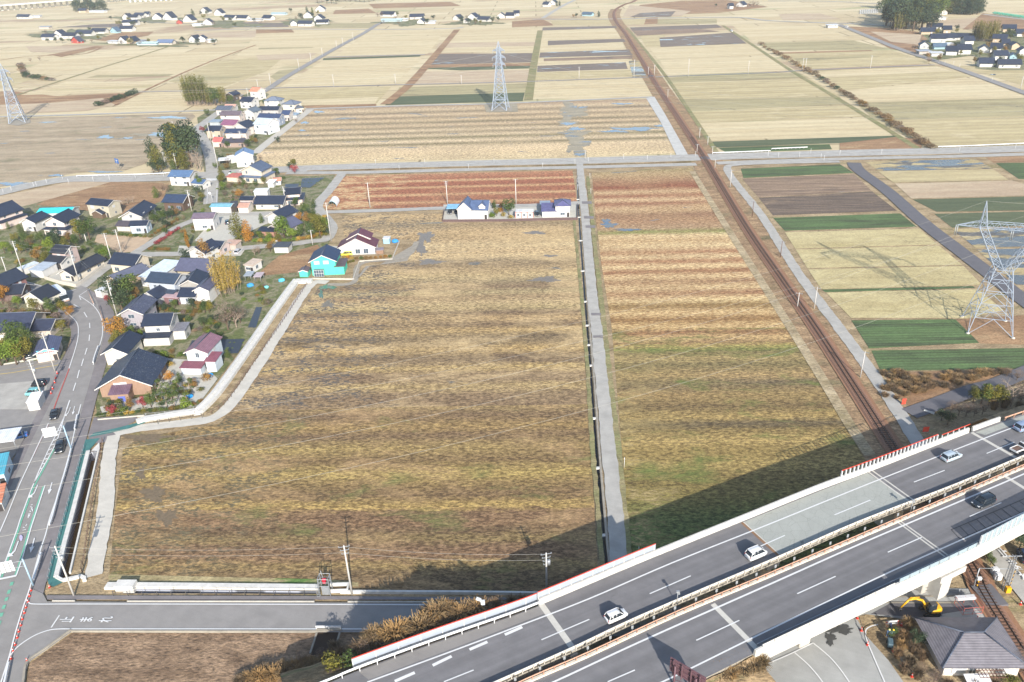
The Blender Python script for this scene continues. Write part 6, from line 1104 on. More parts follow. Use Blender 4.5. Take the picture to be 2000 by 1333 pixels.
TREES = '''broad_olive 158 468 8;broad_green 176 469 8.5;conifer_green 44 465 6;broad_olive 62 478 4;broad_green 82 478 5;broad_dark 108 482 6.5;broad_lime 99 495 6;broad_dark 114 490 6;broad_brown 136 474 4;broad_green 150 484 5;broad_green 52 494 4;broad_lime 10 496 4.5;broad_green 24 497 4;broad_brown 74 512 5;broad_olive 90 517 5;broad_green 165 495 3;broad_green 179 487 3.5;broad_green 200 503 5;broad_lime 209 508 5;conifer_green 18 449 3.5;broad_olive 130 490 5;broad_lime 122 500 4;broad_green 36 486 4
bare 116 412 4;bare 240 405 6;bare 250 400 5.5;bare 260 396 5;bare 228 492 5;bare 243 492 5.5;broad_green 318 432 4.5;broad_dark 327 430 4;broad_green 308 436 4;conifer_green 306 388 6;twiggy 328 378 5;broad_dark 336 428 4;broad_brown 345 424 3.5;twiggy 318 374 5
conifer_olive 467 471 12;conifer_orange 487 472 9;conifer_green 512 437 4.5;broad_lime 556 470 9;broad_green 586 467 5.5;broad_olive 626 464 8;broad_green 608 466 6;broad_green 596 420 5;broad_dark 603 428 4;conifer_green 614 408 4.5;conifer_green 614 424 4.5;broad_green 577 406 4.5;broad_lime 634 455 6;broad_brown 600 440 5;broad_olive 616 446 6;broad_orange 584 436 4;broad_lime 570 472 5;broad_green 510 470 4;broad_lime 526 472 3.5;broad_olive 545 474 3.5;broad_dark 500 468 3
conifer_brown 402 512 9.5;broad_dark 364 511 4.5;column_brown 369 486 8;broad_olive 414 506 4;bamboo_yellow 443 576 13;bamboo_yellow 456 570 11;bamboo_yellow 434 566 11;twiggy 446 645 11;bare 462 640 9;twiggy 470 632 7;broad_green 458 632 5;twiggy 505 498 4;broad_brown 528 492 4;bare 498 500 5
conifer_dark 301 322 15;conifer_olive 310 335 14;conifer_olive 348 328 19;broad_dark 360 322 21;broad_dark 374 326 19;conifer_olive 364 334 12;conifer_dark 334 314 15;broad_dark 316 336 7;bare 386 331 15;broad_olive 352 300 17;broad_dark 300 338 6;conifer_green 340 338 7;broad_dark 378 300 14;broad_green 346 312 15;bare 392 334 13
conifer_olive 432 346 5.5;broad_olive 434 360 5;broad_lime 438 372 4;broad_green 477 366 3.5;broad_green 500 366 3;broad_olive 516 360 3.5;broad_green 541 345 4.5;twiggy 440 385 4;bare 452 390 4.5;bare 460 380 4;twiggy 476 384 4.5;bare 486 392 4;bare 492 380 4;twiggy 448 372 4;broad_orange 469 389 4;twiggy 482 372 3.5;broad_green 382 358 4.5;broad_lime 392 368 4.5;broad_dark 388 384 5;twiggy 371 350 5;broad_olive 396 392 4;broad_red 396 261 4;broad_red 576 340 4;broad_olive 493 280 4;broad_green 485 284 3.5;broad_brown 501 282 3.5;broad_green 582 217 4
bamboo_green 370 202 17;bamboo_green 380 206 19;bamboo_green 391 206 19;bamboo_green 400 205 17;bamboo_dark 376 198 17;bamboo_dark 396 198 16;bamboo_green 412 206 12;broad_green 422 206 12;bamboo_dark 436 205 11;twiggy 406 206 9;broad_olive 430 204 11;broad_green 452 204 6
conifer_green 57 684 9;broad_green 36 680 8;broad_olive 14 708 7;broad_lime 34 714 7.5;broad_olive 50 708 7;broad_lime 4 716 6;broad_green 24 696 7;broad_olive 105 640 4;twiggy 134 642 5;broad_olive 127 613 4.5;broad_orange 139 619 3.5;broad_olive 68 610 4.5;twiggy 82 614 4.5;broad_green 100 614 5;broad_lime 36 602 4;broad_orange 6 594 6;twiggy 20 604 5;broad_olive 122 648 4
broad_dark 231 594 9;broad_green 254 588 9;broad_dark 240 612 7;broad_green 258 606 5;broad_orange 262 600 4;broad_orange 234 666 7;broad_olive 241 676 5;broad_green 256 660 4;broad_lime 274 664 3;conifer_green 300 602 3.5;broad_dark 222 582 4;broad_olive 223 676 3.5;broad_red 215 594 3;twiggy 300 570 4;broad_green 342 602 3;broad_brown 393 608 3.5;broad_green 401 612 4;broad_brown 268 582 4
garden_pine 309 770 4;garden_pine 328 776 4.5;garden_pine 311 794 4;garden_pine 328 796 4.5;garden_pine 343 796 4.5;garden_pine 362 794 4;garden_pine 357 768 4.5;conifer_green 352 748 3.5;broad_orange 333 748 3;shrub_orange 343 760 2;shrub_brown 404 744 2.6;broad_red 280 798 3;broad_red 221 811 2.6;shrub_green 243 809 2.6;broad_green 296 797 4;garden_pine 318 784 4;garden_pine 350 780 4;shrub_lime 364 798 3;garden_pine 372 766 3.5;broad_brown 378 760 3;broad_brown 256 800 3;garden_pine 337 785 4;conifer_green 446 700 3.5;shrub_brown 212 803 2;shrub_olive 234 790 2
broad_green 994 421 6.5;broad_olive 970 423 3.5;conifer_green 966 408 4;shrub_lime 960 426 2.4;shrub_orange 978 415 2.5;shrub_yellow 984 424 2.2;broad_brown 980 410 3;shrub_olive 904 429 1.8
bare 1973 794 10;twiggy 1992 790 7;twiggy 1856 808 4;twiggy 1872 812 4.5;twiggy 1886 814 4.5;twiggy 1902 814 4;twiggy 1918 810 4;broad_olive 1900 786 4;broad_green 1916 788 5;broad_olive 1930 792 5;broad_olive 1946 792 5;reed 1960 796 3;reed 1940 800 2.5;reed 1988 802 2.5;broad_dark 1838 822 3;broad_dark 1850 830 3;twiggy 1985 745 4;twiggy 1964 738 3.5
conifer_dark 377 32 11;broad_dark 405 31 7;broad_dark 393 31 6;broad_dark 217 39 5;broad_dark 110 84 6;broad_dark 122 85 6;broad_dark 94 84 5;broad_green 236 49 5;conifer_dark 600 25 9;conifer_green 610 25 8;broad_dark 568 25 6;twiggy 738 34 8;twiggy 746 33 8;broad_green 765 32 6;broad_green 776 32 6;broad_dark 901 47 8;broad_dark 916 49 7;broad_dark 962 46 7;broad_dark 973 43 6;conifer_dark 1067 12 8;conifer_dark 1087 13 8;conifer_dark 1093 13 8;conifer_dark 1169 34 8;broad_dark 1126 35 5;broad_brown 1120 35 4;twiggy 1464 15 8;twiggy 1471 14 9;twiggy 1478 14 8;twiggy 1432 17 6;twiggy 1440 18 6;broad_dark 1398 14 4;twiggy 180 84 6;broad_dark 1966 76 6;broad_dark 1958 75 5;broad_dark 1972 79 6;broad_dark 1868 60 5;broad_dark 1815 100 4;twiggy 1782 98 6;twiggy 1788 102 5;broad_dark 1864 93 4;twiggy 60 122 5;twiggy 78 119 5;twiggy 44 128 4
broad_green 1740 1245 2;reed_tall 1763 1250 2;twiggy 1985 1300 4;twiggy 1992 1316 4;twiggy 1826 1330 3;broad_dark 1790 1262 3;reed 1772 1228 2.4;reed_tall 1752 1285 2;reed_tall 1776 1300 2;reed_tall 1790 1325 2;reed_tall 1800 1290 2;twiggy 1796 1318 3;reed_tall 1765 1315 2;reed_tall 1784 1275 2.2;reed 1760 1268 1.8;twiggy 1812 1345 3.5;reed_tall 1850 1345 2;reed_tall 1900 1347 2;reed_tall 1940 1346 2;broad_olive 1970 1345 3;broad_dark 1990 1075 4;broad_green 1998 1060 5;broad_dark 1985 1050 4;broad_green 1925 1092 2.5;broad_green 1934 1104 2'''
for ln_ in TREES.replace('\n', ';').split(';'):
    k_, x, y, h = ln_.split(); plant(k_, float(x), float(y), float(h))
rr_ = random.Random(99)
for i in range(34):      # grove of the far right hamlet
    x = 1716+120*rr_.random(); y = 14+rr_.random()*(46 if x < 1800 else 34); plant(rr_.choice(('broad_dark', 'broad_dark', 'conifer_dark', 'broad_green', 'conifer_olive', 'broad_olive')), x, y, rr_.uniform(20, 27), wide=1.1)
for i in range(12): plant('broad_dark' if i % 3 else 'bamboo_dark', 1732+i*7.5+rr_.uniform(-3, 3), 50+(i % 4)*3.6, rr_.uniform(13, 20), wide=1.15)
for i in range(15): plant('conifer_dark' if i % 3 else 'conifer_olive', 1852+i*4.3, 30-rr_.random()*4, rr_.uniform(19, 23), wide=1.2)
for i in range(7): plant('bamboo_dark', 1903+i*6.5, 82-abs(i-3)*1.2, 15)
for i in range(11): plant('broad_dark' if i % 2 else 'conifer_dark', 148+i*5.6, 24-rr_.random()*3, rr_.uniform(13, 19), wide=1.3)
for i in range(13): plant('broad_dark', 620+i*9.2, 8-rr_.random()*3-(i > 4)*3, rr_.uniform(9, 13), wide=1.3)
for i in range(26): plant(rr_.choice(('broad_dark', 'broad_olive', 'twiggy', 'broad_brown')), 1800+rr_.random()*200, 62+rr_.random()*68, rr_.uniform(3.5, 6.5))
for (x0, x1, y0, y1, n) in ((80, 200, 60, 78, 12), (230, 330, 34, 52, 9), (345, 510, 36, 54, 12), (210, 420, 84, 90, 10), (570, 640, 28, 50, 9), (745, 850, 36, 50, 9), (890, 960, 38, 50, 8)):
    for i in range(n): plant(rr_.choice(('broad_dark', 'broad_olive', 'twiggy')), rr_.uniform(x0, x1), rr_.uniform(y0, y1), rr_.uniform(4, 7), wide=1.2)
for i in range(30): plant(rr_.choice(('broad_dark', 'broad_olive', 'twiggy', 'broad_green', 'broad_brown')), 405+rr_.random()*175, 205+rr_.random()*130, rr_.uniform(3, 4.5))
for (x0, x1, y0, y1, n) in ((0, 150, 470, 500, 10), (215, 330, 425, 460, 6), (560, 640, 425, 465, 8), (300, 420, 600, 640, 8), (0, 120, 600, 640, 8), (425, 500, 350, 395, 9), (330, 400, 380, 440, 7)):
    for i in range(n): plant(rr_.choice(('broad_dark', 'broad_green', 'twiggy', 'broad_olive', 'garden_pine')), rr_.uniform(x0, x1), rr_.uniform(y0, y1), rr_.uniform(2.6, 4.2))
# hedgerow of thickets beside the diagonal ditch
for i in range(46):
    t_ = i/45; x = 1484+(1812-1484)*t_+rr_.uniform(-2, 2); y = 92+(292-92)*t_**1.06; y += rr_.uniform(-1.5, 1.5); plant('shrub_rust' if rr_.random() < .7 else rr_.choice(('shrub_brown', 'shrub_dark', 'shrub_grey')), x+4, y-2, rr_.uniform(2.4, 4.2), wide=1.5)
for i in range(14): plant(rr_.choice(('shrub_rust', 'shrub_grey', 'shrub_dark')), 192+i*5.4+rr_.uniform(-1, 1), 208-i*1.85, rr_.uniform(3, 5), wide=1.4)
for i in range(16): plant(rr_.choice(('shrub_grey', 'shrub_rust', 'shrub_dark')), (40+i*1.4) if i < 8 else 52+(i-8)*7, (131+i*2.6) if i < 8 else 152+(i-8)*.9, rr_.uniform(3, 5), wide=1.6)
for i in range(70):
    x = 1725+rr_.random()*240; y = 729+rr_.random()*(60-.25*(x-1725)); plant('reed_tall' if rr_.random() < .4 else 'reed', x, y, rr_.uniform(.9, 1.6), wide=2, where='on the rusty plot')
# clipped hedges and garden shrubs
def hedge(pts, kind, n, h, wide=1.0):
    P = [G(*p) for p in pts]
    for q, d in walk(P, sum((b-a).length for a, b in zip(P, P[1:]))/n): 
        x, y = PX(q); plant(kind if isinstance(kind, str) else rr_.choice(kind), x, y, h*rr_.uniform(.8, 1.2), wide=wide)
hedge(((306, 478), (325, 465), (349, 449)), 'shrub_red', 8, 1.6, 1.1); hedge(((293, 489), (330, 490)), ('shrub_brown', 'shrub_green'), 7, 1.5, 1.2); hedge(((297, 462), (325, 445), (346, 432)), 'shrub_brown', 8, 1.4, 1.1); hedge(((208, 457), (250, 463), (294, 465)), ('shrub_green', 'shrub_olive'), 10, 1.5, 1.2)
hedge(((500, 474), (560, 473), (612, 466), (640, 455)), ('shrub_orange', 'shrub_lime', 'shrub_green', 'shrub_yellow'), 16, 1.9, 1.2); hedge(((310, 606), (350, 612), (390, 612)), ('shrub_green', 'shrub_olive', 'shrub_brown'), 12, 1.6, 1.2); hedge(((192, 816), (230, 812), (280, 806), (370, 800)), ('shrub_olive', 'shrub_green', 'shrub_yellow', 'shrub_brown'), 16, 1.4, 1.1)
hedge(((672, 505), (700, 508), (730, 506), (762, 503)), ('shrub_orange', 'shrub_green', 'shrub_yellow', 'shrub_brown'), 10, 1.3, 1.2); hedge(((668, 520), (690, 512)), ('shrub_olive', 'shrub_brown'), 4, 1.2, 1.3); hedge(((60, 482), (110, 500), (150, 495)), ('shrub_green', 'shrub_olive', 'shrub_brown', 'shrub_lime'), 12, 2, 1.3); hedge(((-5, 612), (50, 616), (110, 622)), ('shrub_green', 'shrub_brown', 'shrub_grey', 'shrub_olive'), 12, 2.2, 1.3)
for (x0, y0, x1, y1, n) in ((300, 560, 330, 575, 3), (255, 640, 290, 668, 5), (300, 690, 365, 718, 14), (340, 640, 440, 660, 12), (350, 612, 430, 640, 10), (420, 360, 500, 395, 10), (380, 395, 412, 470, 5), (470, 560, 520, 590, 9), (505, 590, 540, 610, 4), (200, 785, 245, 812, 8), (300, 755, 395, 800, 14), (560, 425, 640, 465, 12), (20, 500, 110, 530, 10), (445, 395, 500, 412, 0), (125, 540, 150, 553, 3), (520, 345, 560, 356, 4), (350, 430, 378, 470, 5), (540, 480, 560, 490, 3), (240, 600, 262, 618, 4), (955, 402, 1000, 428, 8)):
    for i in range(n): plant(rr_.choice(('shrub_green', 'shrub_olive', 'shrub_brown', 'shrub_lime', 'shrub_grey', 'shrub_dark', 'shrub_green', 'shrub_yellow')), rr_.uniform(x0, x1), rr_.uniform(y0, y1), rr_.uniform(1, 2.1), wide=1.2)
# pampas grass over the embankment by the crossroad
def slope_z(x, y):
    for zz in range(0, 83, 4):
        p = G(x, y, zz/10); best = min((Vector((q.x, q.y, 0))-Vector((p.x, p.y, 0))).length for q in NBd); 
        if best < 11 and (8.15*(1-best/10)) <= zz/10+.25: return zz/10
    return 0
for x, y, h, k_ in ((857, 1205, 3.2, 'reed'), (872, 1198, 2.6, 'reed'), (848, 1212, 2.8, 'reed_tall'), (900, 1206, 2.8, 'reed'), (888, 1212, 2.4, 'reed_tall'), (915, 1198, 2.6, 'reed_tall'), (932, 1194, 2.6, 'reed'), (950, 1188, 2.2, 'reed_tall'), (970, 1186, 2.2, 'reed_tall'), (838, 1222, 2.8, 'reed'), (822, 1236, 3.2, 'reed'), (812, 1228, 2.4, 'reed_tall'), (776, 1248, 3.4, 'reed'), (790, 1242, 2.8, 'reed'), (762, 1252, 2.8, 'reed'), (732, 1248, 2.6, 'reed'), (744, 1258, 2.4, 'reed_tall'), (800, 1250, 2.4, 'reed_tall'), (720, 1262, 2.2, 'reed'), (706, 1268, 2.2, 'reed_tall'), (752, 1268, 2.2, 'reed_tall'), (770, 1266, 2, 'reed_tall'), (690, 1280, 2, 'reed'), (665, 1284, 2, 'reed_tall'), (640, 1300, 2.2, 'reed'), (610, 1318, 2.4, 'reed'), (590, 1322, 2.2, 'reed'), (560, 1326, 2.4, 'reed'), (535, 1330, 2.4, 'reed'), (510, 1334, 2.4, 'reed'), (575, 1312, 2, 'reed'), (600, 1304, 2, 'reed_tall'), (545, 1316, 2, 'reed_tall'), (630, 1316, 2, 'reed'), (655, 1272, 2, 'reed_tall'), (860, 1222, 2, 'reed_tall'), (884, 1196, 2, 'reed'), (835, 1200, 2, 'reed_tall'), (1000, 1184, 2, 'reed_tall'), (1020, 1180, 1.8, 'reed_tall')): plant(k_, x, y+(9 if 690 < x < 980 else 0), h*(1.15 if 690 < x < 980 else 1), z=(6.6 if 690 < x < 980 else 0), wide=1.3)
for i in range(26): plant('reed' if i % 3 else 'reed_tall', 470+i*8, 1336-i*1.8+rr_.uniform(-6, 4), rr_.uniform(1.4, 2.2), wide=1.3)
for x, y, k_ in ((800, 1238, 'shrub_olive'), (842, 1226, 'shrub_green'), (866, 1214, 'shrub_dark'), (756, 1262, 'shrub_olive'), (715, 1275, 'twiggy'), (905, 1216, 'shrub_olive'), (780, 1262, 'twiggy'), (690, 1290, 'shrub_green'), (650, 1300, 'shrub_olive'), (880, 1222, 'twiggy')): plant(k_, x, y+6, 2.6 if k_ != 'twiggy' else 3.4, z=6.2, wide=1.2)
for x, y in ((1395, 1318), (1412, 1312), (1430, 1306), (1448, 1300), (1465, 1296), (1405, 1330), (1425, 1326), (1450, 1318), (1470, 1312), (1485, 1306)): plant('reed', x, y, 2.2, z=6.2, wide=1.3, where='on the slope below the near parapet')
for x, y in ((480, 1295), (520, 1290)): plant('twiggy', x+110, y, 3, where='beside the culvert under the crossroad')
# ================================================================ VEHICLES
M_TYRE = plain('tyre', C(40, 40, 42), .8, .1); M_CARGL = plain('car_glass', C(44, 52, 60), .1, .1, 2); M_HUB = plain('hub', C(170, 172, 176), .4, .1); M_LAMP = plain('head_lamp', C(236, 240, 244), .2, .02); M_TAIL = plain('tail_lamp', C(190, 40, 40), .3, .05)
def paint(c):
    nm = 'car_paint_%d_%d_%d' % c
    if nm in MATS: return MATS[nm]
    k = NB(nm); n = k.noise(k.coord(), 2, 3, .5); cc = C(*c); k.out(k.ramp(n, [(.3, V3(cc, .94)), (.7, V3(cc, 1.05))]), .28); k.b.inputs['Specular IOR Level'].default_value = .5
    k.b.inputs['Coat Weight'].default_value = .4; MATS[nm] = k.m; return k.m
def loft(secs, mi=0, bm=None):
    """secs: list of (x, halfwidth, z0, z1, inset) cross-sections; closed rounded-box loft along x"""
    bm = bm or bmesh.new(); prev = None; first = None
    for x, hw, z0, z1, ins in secs:
        c = [(-hw+.04, z0), (hw-.04, z0), (hw, z0+.12), (hw, z0+(z1-z0)*.55), (hw-ins, z1-.05), (hw-ins-.08, z1), (-hw+ins+.08, z1), (-hw+ins, z1-.05), (-hw, z0+(z1-z0)*.55), (-hw, z0+.12)]
        row = [bm.verts.new((x, y, z)) for y, z in c]
        if prev:
            for i in range(10): bm.faces.new((prev[i], row[i], row[(i+1) % 10], prev[(i+1) % 10]))
        else: bm.faces.new(row[::-1])
        prev = row
    bm.faces.new(prev); bmesh.ops.recalc_face_normals(bm, faces=bm.faces)
    for f in bm.faces: f.material_index = mi; f.smooth = True
    return bm
CARS = {}
def carmesh(kind):
    if kind in CARS: return CARS[kind]
    L, W, H = {'hatch': (3.6, 1.5, 1.5), 'van': (3.7, 1.6, 1.75), 'wagon': (4.4, 1.75, 1.5), 'suv': (4.5, 1.8, 1.65), 'sedan': (4.5, 1.75, 1.42)}[kind]
    h = L/2; w_ = W/2; belt = H*.6; hood = {'hatch': .62, 'van': .35, 'wagon': .9, 'suv': .95, 'sedan': 1.0}[kind]; tail = {'sedan': .7}.get(kind, .12)
    body = loft([(-h, w_*.86, .34, belt*.86, .04), (-h+.12, w_*.96, .24, belt*.98, .04), (-h+.5, w_, .22, belt, .03), (0, w_, .2, belt, .03), (h-hood-.25, w_, .2, belt, .03), (h-.5, w_*.98, .22, belt*.9, .07), (h-.12, w_*.9, .26, belt*.76, .08), (h, w_*.78, .34, belt*.66, .06)])
    gl = loft([(-h+tail, w_*.9, belt-.06, belt+.02, .04), (-h+tail+.28+(tail > .5)*.3, w_*.92, belt-.06, H-.07, .17), (0, w_*.93, belt-.06, H-.035, .17), (h-hood-.75, w_*.92, belt-.06, H-.06, .17), (h-hood-.1, w_*.9, belt-.06, belt+.02, .05)])
    rf = loft([(-h+tail+.18+(tail > .5)*.3, w_*.74, H-.09, H-.03, .02), (-h+tail+.5+(tail > .5)*.2, w_*.76, H-.06, H+.01, .03), (h-hood-1.1, w_*.76, H-.06, H, .03), (h-hood-.72, w_*.73, H-.1, H-.04, .02)])
    pil = bmesh.new()
    for s in (-1, 1):
        y1, y2 = s*w_*.925, s*w_*.775
        for xa, xb in ((-h+tail+.02, -h+tail+.3+(tail > .5)*.3), (-.35, -.3), (h-hood-.14, h-hood-.76)): bar(pil, (xa, y1, belt-.03), (xb, y2, H-.04), .09)
        if kind != 'sedan': bar(pil, (-h*.55, y1, belt-.03), (-h*.53, y2, H-.04), .12)
    wh = bmesh.new()
    cyl(wh, (0, -.1, 0), (0, .1, 0), .31, .31, 14); cyl(wh, (0, -.112, 0), (0, .112, 0), .18, .18, 10, 1)
    lamp = bmesh.new(); box(lamp, (0, 0, 0), (.12, .32, .16)); bmesh.ops.bevel(lamp, geom=lamp.edges, offset=.03, segments=1, affect='EDGES')
    tl_ = bmesh.new(); box(tl_, (0, 0, 0), (.08, .16, .34))
    mir = bmesh.new(); box(mir, (0, 0, 0), (.12, .18, .13))
    ms = []
    for n_, b in (('body', body), ('windows', gl), ('roof_panel', rf), ('pillars', pil), ('wheel', wh), ('headlight', lamp), ('tail_light', tl_), ('mirror', mir)):
        me = bpy.data.meshes.new(n_); b.to_mesh(me); b.free(); ms.append((n_, me))
    CARS[kind] = (ms, L, W, H, belt, hood); return CARS[kind]
def car(kind, label, col, x, y, hx, hy, z=0.0, cat='car', roofc=None):
    """(x, y): photo pixel of the car's middle on the ground; (hx, hy): a pixel its nose points to"""
    ms, L, W, H, belt, hood = carmesh(kind); p = G(x, y, z); q = G(hx, hy, z); rz = atan2(q.y-p.y, q.x-p.x); pm = paint(col)
    t = thing('parked_car' if z < 1 and x not in (108, 119) else 'car', label, cat, p, rz)
    for n_, me in ms:
        m2 = {'windows': M_CARGL, 'wheel': None, 'headlight': M_LAMP, 'tail_light': M_TAIL}.get(n_, pm)
        if n_ == 'wheel':
            if not me.materials: me.materials.append(M_TYRE); me.materials.append(M_HUB)
            for sx in (-1, 1):
                for sy in (-1, 1): o = link('wheel', me, None, t); o.location = (sx*L*.31, sy*(W/2-.12), .31)
        elif n_ in ('headlight', 'tail_light'):
            if not me.materials: me.materials.append(m2)
            for sy in (-1, 1): o = link(n_, me, None, t); o.location = ((L/2-.12, sy*(W/2-.3), belt*.72) if n_ == 'headlight' else (-L/2+.06, sy*(W/2-.14), belt*.8))
        elif n_ == 'mirror':
            for sy in (-1, 1): m3 = me.copy(); m3.materials.append(pm); o = link(n_, m3, None, t); o.location = (L/2-hood-.35, sy*(W/2+.06), belt+.05)
        else: m3 = me.copy(); m3.materials.append(paint(roofc) if roofc and n_ == 'roof_panel' else m2); link(n_, m3, None, t)
    return t
zd = DZ+.03
car('hatch', 'small white hatchback on the far carriageway, near the pale joint at the left', (244, 244, 244), 1203, 1208, 1303, 1163, zd); car('van', 'white boxy compact car on the far carriageway just left of the old grey pavement', (244, 244, 244), 1476, 1087, 1576, 1044, zd)
car('wagon', 'silver estate car on the far carriageway below the red topped fence', (190, 204, 214), 1857, 896, 1957, 857, zd); car('suv', 'blue grey car at the right edge on the outer lane of the far carriageway', (150, 168, 196), 1999, 838, 2099, 803, zd); car('suv', 'black car on the near carriageway, driving left', (34, 44, 54), 1919, 985, 1819, 1028, zd)
car('sedan', 'black saloon on the main road, upper of two beside the overhead board', (36, 40, 46), 108, 813, 97, 840, .4); car('suv', 'black car on the main road, lower of two beside the overhead board', (36, 42, 48), 119, 878, 110, 905, .4)
car('van', 'black van parked beside the utility pole in the parking lot', (38, 38, 44), 77, 754, 60, 755, .3); car('van', 'aqua kei van parked beside the white container', (130, 200, 204), 66, 771, 55, 772, .3); car('sedan', 'bright blue car behind the white ribbed canopy', (46, 118, 196), 34, 856, 10, 862, .3)
car('wagon', 'yellow estate car beside the wine red roofed house', (240, 226, 70), 677, 499, 660, 500); car('wagon', 'dark teal car beside the plum roofed house', (44, 70, 84), 445, 437, 447, 429); car('wagon', 'white car parked by the pinkish shed in the village lane', (216, 218, 222), 466, 494, 472, 489); car('wagon', 'dark car on the left side under the sky blue carport', (60, 60, 66), 879, 417, 879, 421); car('wagon', 'dark car on the right side under the sky blue carport', (60, 60, 66), 892, 416, 892, 420); car('wagon', 'black car parked right of the red framed storage units', (40, 44, 50), 1049, 421, 1050, 425); car('wagon', 'dark car under the grey flat carport', (50, 50, 56), 1062, 411, 1063, 415)
car('van', 'dark van behind the shop next to the parking lot', (50, 60, 62), 61, 702, 70, 700); car('van', 'white van on the far right country road bend', (240, 240, 240), 1429, 62, 1440, 66); car('van', 'white van right of the far white storehouse', (240, 240, 240), 1653, 54, 1663, 55); car('suv', 'dark car on the road near the far plain greenhouse', (60, 60, 66), 745, 47, 750, 44)
car('van', 'dark blue car at the right edge under the near parapet', (60, 84, 120), 1999, 1092, 1990, 1075)
def truck(label, x, y, hx, hy, z, cab, bed, L=3.4, W=1.48, tall=0, name='kei_truck', load=None):
    p = G(x, y, z); q = G(hx, hy, z); t = thing(name, label, 'truck', p, atan2(q.y-p.y, q.x-p.x)); h = L/2; cl = 1.05 if not tall else 1.7; pm = paint(cab)
    b = loft([(h-cl, W/2-.04, .3, 1.0 if not tall else 1.4, .02), (h-.25, W/2, .3, 1.0 if not tall else 1.4, .03), (h, W/2-.08, .35, .8 if not tall else 1.2, .04)]); link('cab_body', b, pm, t); H = 1.72 if not tall else 2.5
    link('windows', loft([(h-cl+.02, W/2-.08, .95 if not tall else 1.3, H-.04, .1), (h-.6, W/2-.06, .95, H-.05, .1), (h-.1, W/2-.08, .95, 1.05 if not tall else 1.45, .04)]), M_CARGL, t); link('roof_panel', loft([(h-cl, W/2-.17, H-.08, H, .02), (h-.55, W/2-.17, H-.08, H-.01, .02)]), pm, t)
    bb = bmesh.new(); bl = L-cl-.05; cx = -h+bl/2; bm_ = paint(bed)
    if tall: box(bb, (cx, 0, (.7+tall)/2), (bl, W+.1, tall-.7)); bmesh.ops.bevel(bb, geom=bb.edges, offset=.05, segments=1, affect='EDGES')
    else:
        box(bb, (cx, 0, .66), (bl, W, .08))
        for s in (-1, 1): box(bb, (cx, s*(W/2-.03), .84), (bl, .05, .3))
        for s in (-1, 1): box(bb, (cx+s*(bl/2-.03), 0, .84), (.05, W-.11, .3))
    link('bed' if not tall else 'cargo_box', bb, bm_, t); wb = bmesh.new(); cyl(wb, (0, -.1, 0), (0, .1, 0), .3, .3, 12); cyl(wb, (0, -.11, 0), (0, .11, 0), .16, .16, 8, 1); me = bpy.data.meshes.new('wheel'); wb.to_mesh(me); wb.free(); me.materials.append(M_TYRE); me.materials.append(M_HUB)
    for sx in (-.32, .32):
        for sy in (-1, 1): o = link('wheel', me, None, t); o.location = (sx*L, sy*(W/2-.12), .3)
    if load: lb = bmesh.new(); box(lb, (cx, 0, .78), (bl-.3, W-.3, .16)); link('load', lb, load, t)
    lm = bmesh.new()
    for s in (-1, 1): box(lm, (h-.02, s*(W/2-.25), .62), (.06, .28, .18))
    link('headlights', lm, M_LAMP, t)
    return t
truck('white flatbed kei truck at the right edge of the far carriageway', 1988, 882, 2088, 841, zd, (244, 244, 244), (236, 236, 236), load=plain('cargo_soil', C(120, 96, 84), .9, .2)); truck('white kei truck with a green load on the village side of the crossing road', 454, 341, 440, 341, .3, (240, 240, 240), (120, 190, 160), load=plain('green_tarp', C(110, 190, 160), .8, .1))
t = truck('large white box lorry with an orange striped bumper coming round the bend', 119, 584, 137, 598, .4, (240, 242, 244), (244, 244, 246), 9.5, 2.6, 3.5, 'lorry'); sb = bmesh.new()
for i in range(6): box(sb, (4.85, -1.0+.4*i, .7), (.1, .22, .5))
link('striped_bumper', sb, M_ORG, t)
# ================================================================ POLES, PYLONS, CABLES
M_POLE = plain('concrete_pole', C(208, 204, 198), .85, .08, 2)
def zat(b, t):
    p = G(*b); lo = 0
    for i in range(1200):
        if PX((p.x, p.y, i*.05))[1] <= t[1]: return max(i*.05, .6)
    return 12
POLETOP = []
def pole(b, top, label='grey concrete utility pole', arms=3, trans=0, mat=None, where=None, rz=0.2, r0=.19, name='utility_pole', cat='utility pole', group='utility poles'):
    h = zat(b, top); p = G(*b); t = thing(name, label, cat, p, rz, (group+' '+where) if where else group, where); bm = bmesh.new(); r0 = r0 if mpp(*b) < .2 else r0*1.15
    cyl(bm, (0, 0, -.3), (0, 0, h), r0, r0*.62, 9); link('shaft', bm, mat or M_POLE, t)
    for i in range(arms):
        bm = bmesh.new(); z = h-.3-.75*i; L = (1.9, 1.5, 1.2, 1)[i % 4]; box(bm, (0, 0, z), (L, .1, .1))
        for s in (-1, 0, 1): cyl(bm, (s*L*.45, 0, z), (s*L*.45, 0, z+.28), .06, .05, 6)
        link('crossarm', bm, M_GREY, t)
    if trans:
        bm = bmesh.new(); cyl(bm, (.42, 0, h*.72), (.42, 0, h*.72+.95), .3, .3, 10); box(bm, (.2, 0, h*.72+.5), (.3, .1, .1)); link('transformer', bm, M_GREY, t)
    POLETOP.append((t, p, h)); return t
W1 = 'in the village'; W2 = 'along the railway'; W3 = 'on the far farm track'; W4 = 'along the far country road'
pole((145, 1165), (105, 1067), 'utility pole on the dry corner between the canal and the crossroad', 4, 1, rz=.1); pole((687.5, 1161), (672, 1066), 'utility pole beside the red and white sluice at the crossroad ditch', 3); pole((1068, 1162), (1066, 1080), 'utility pole standing in the shadow left of the central lane', 4, 1)
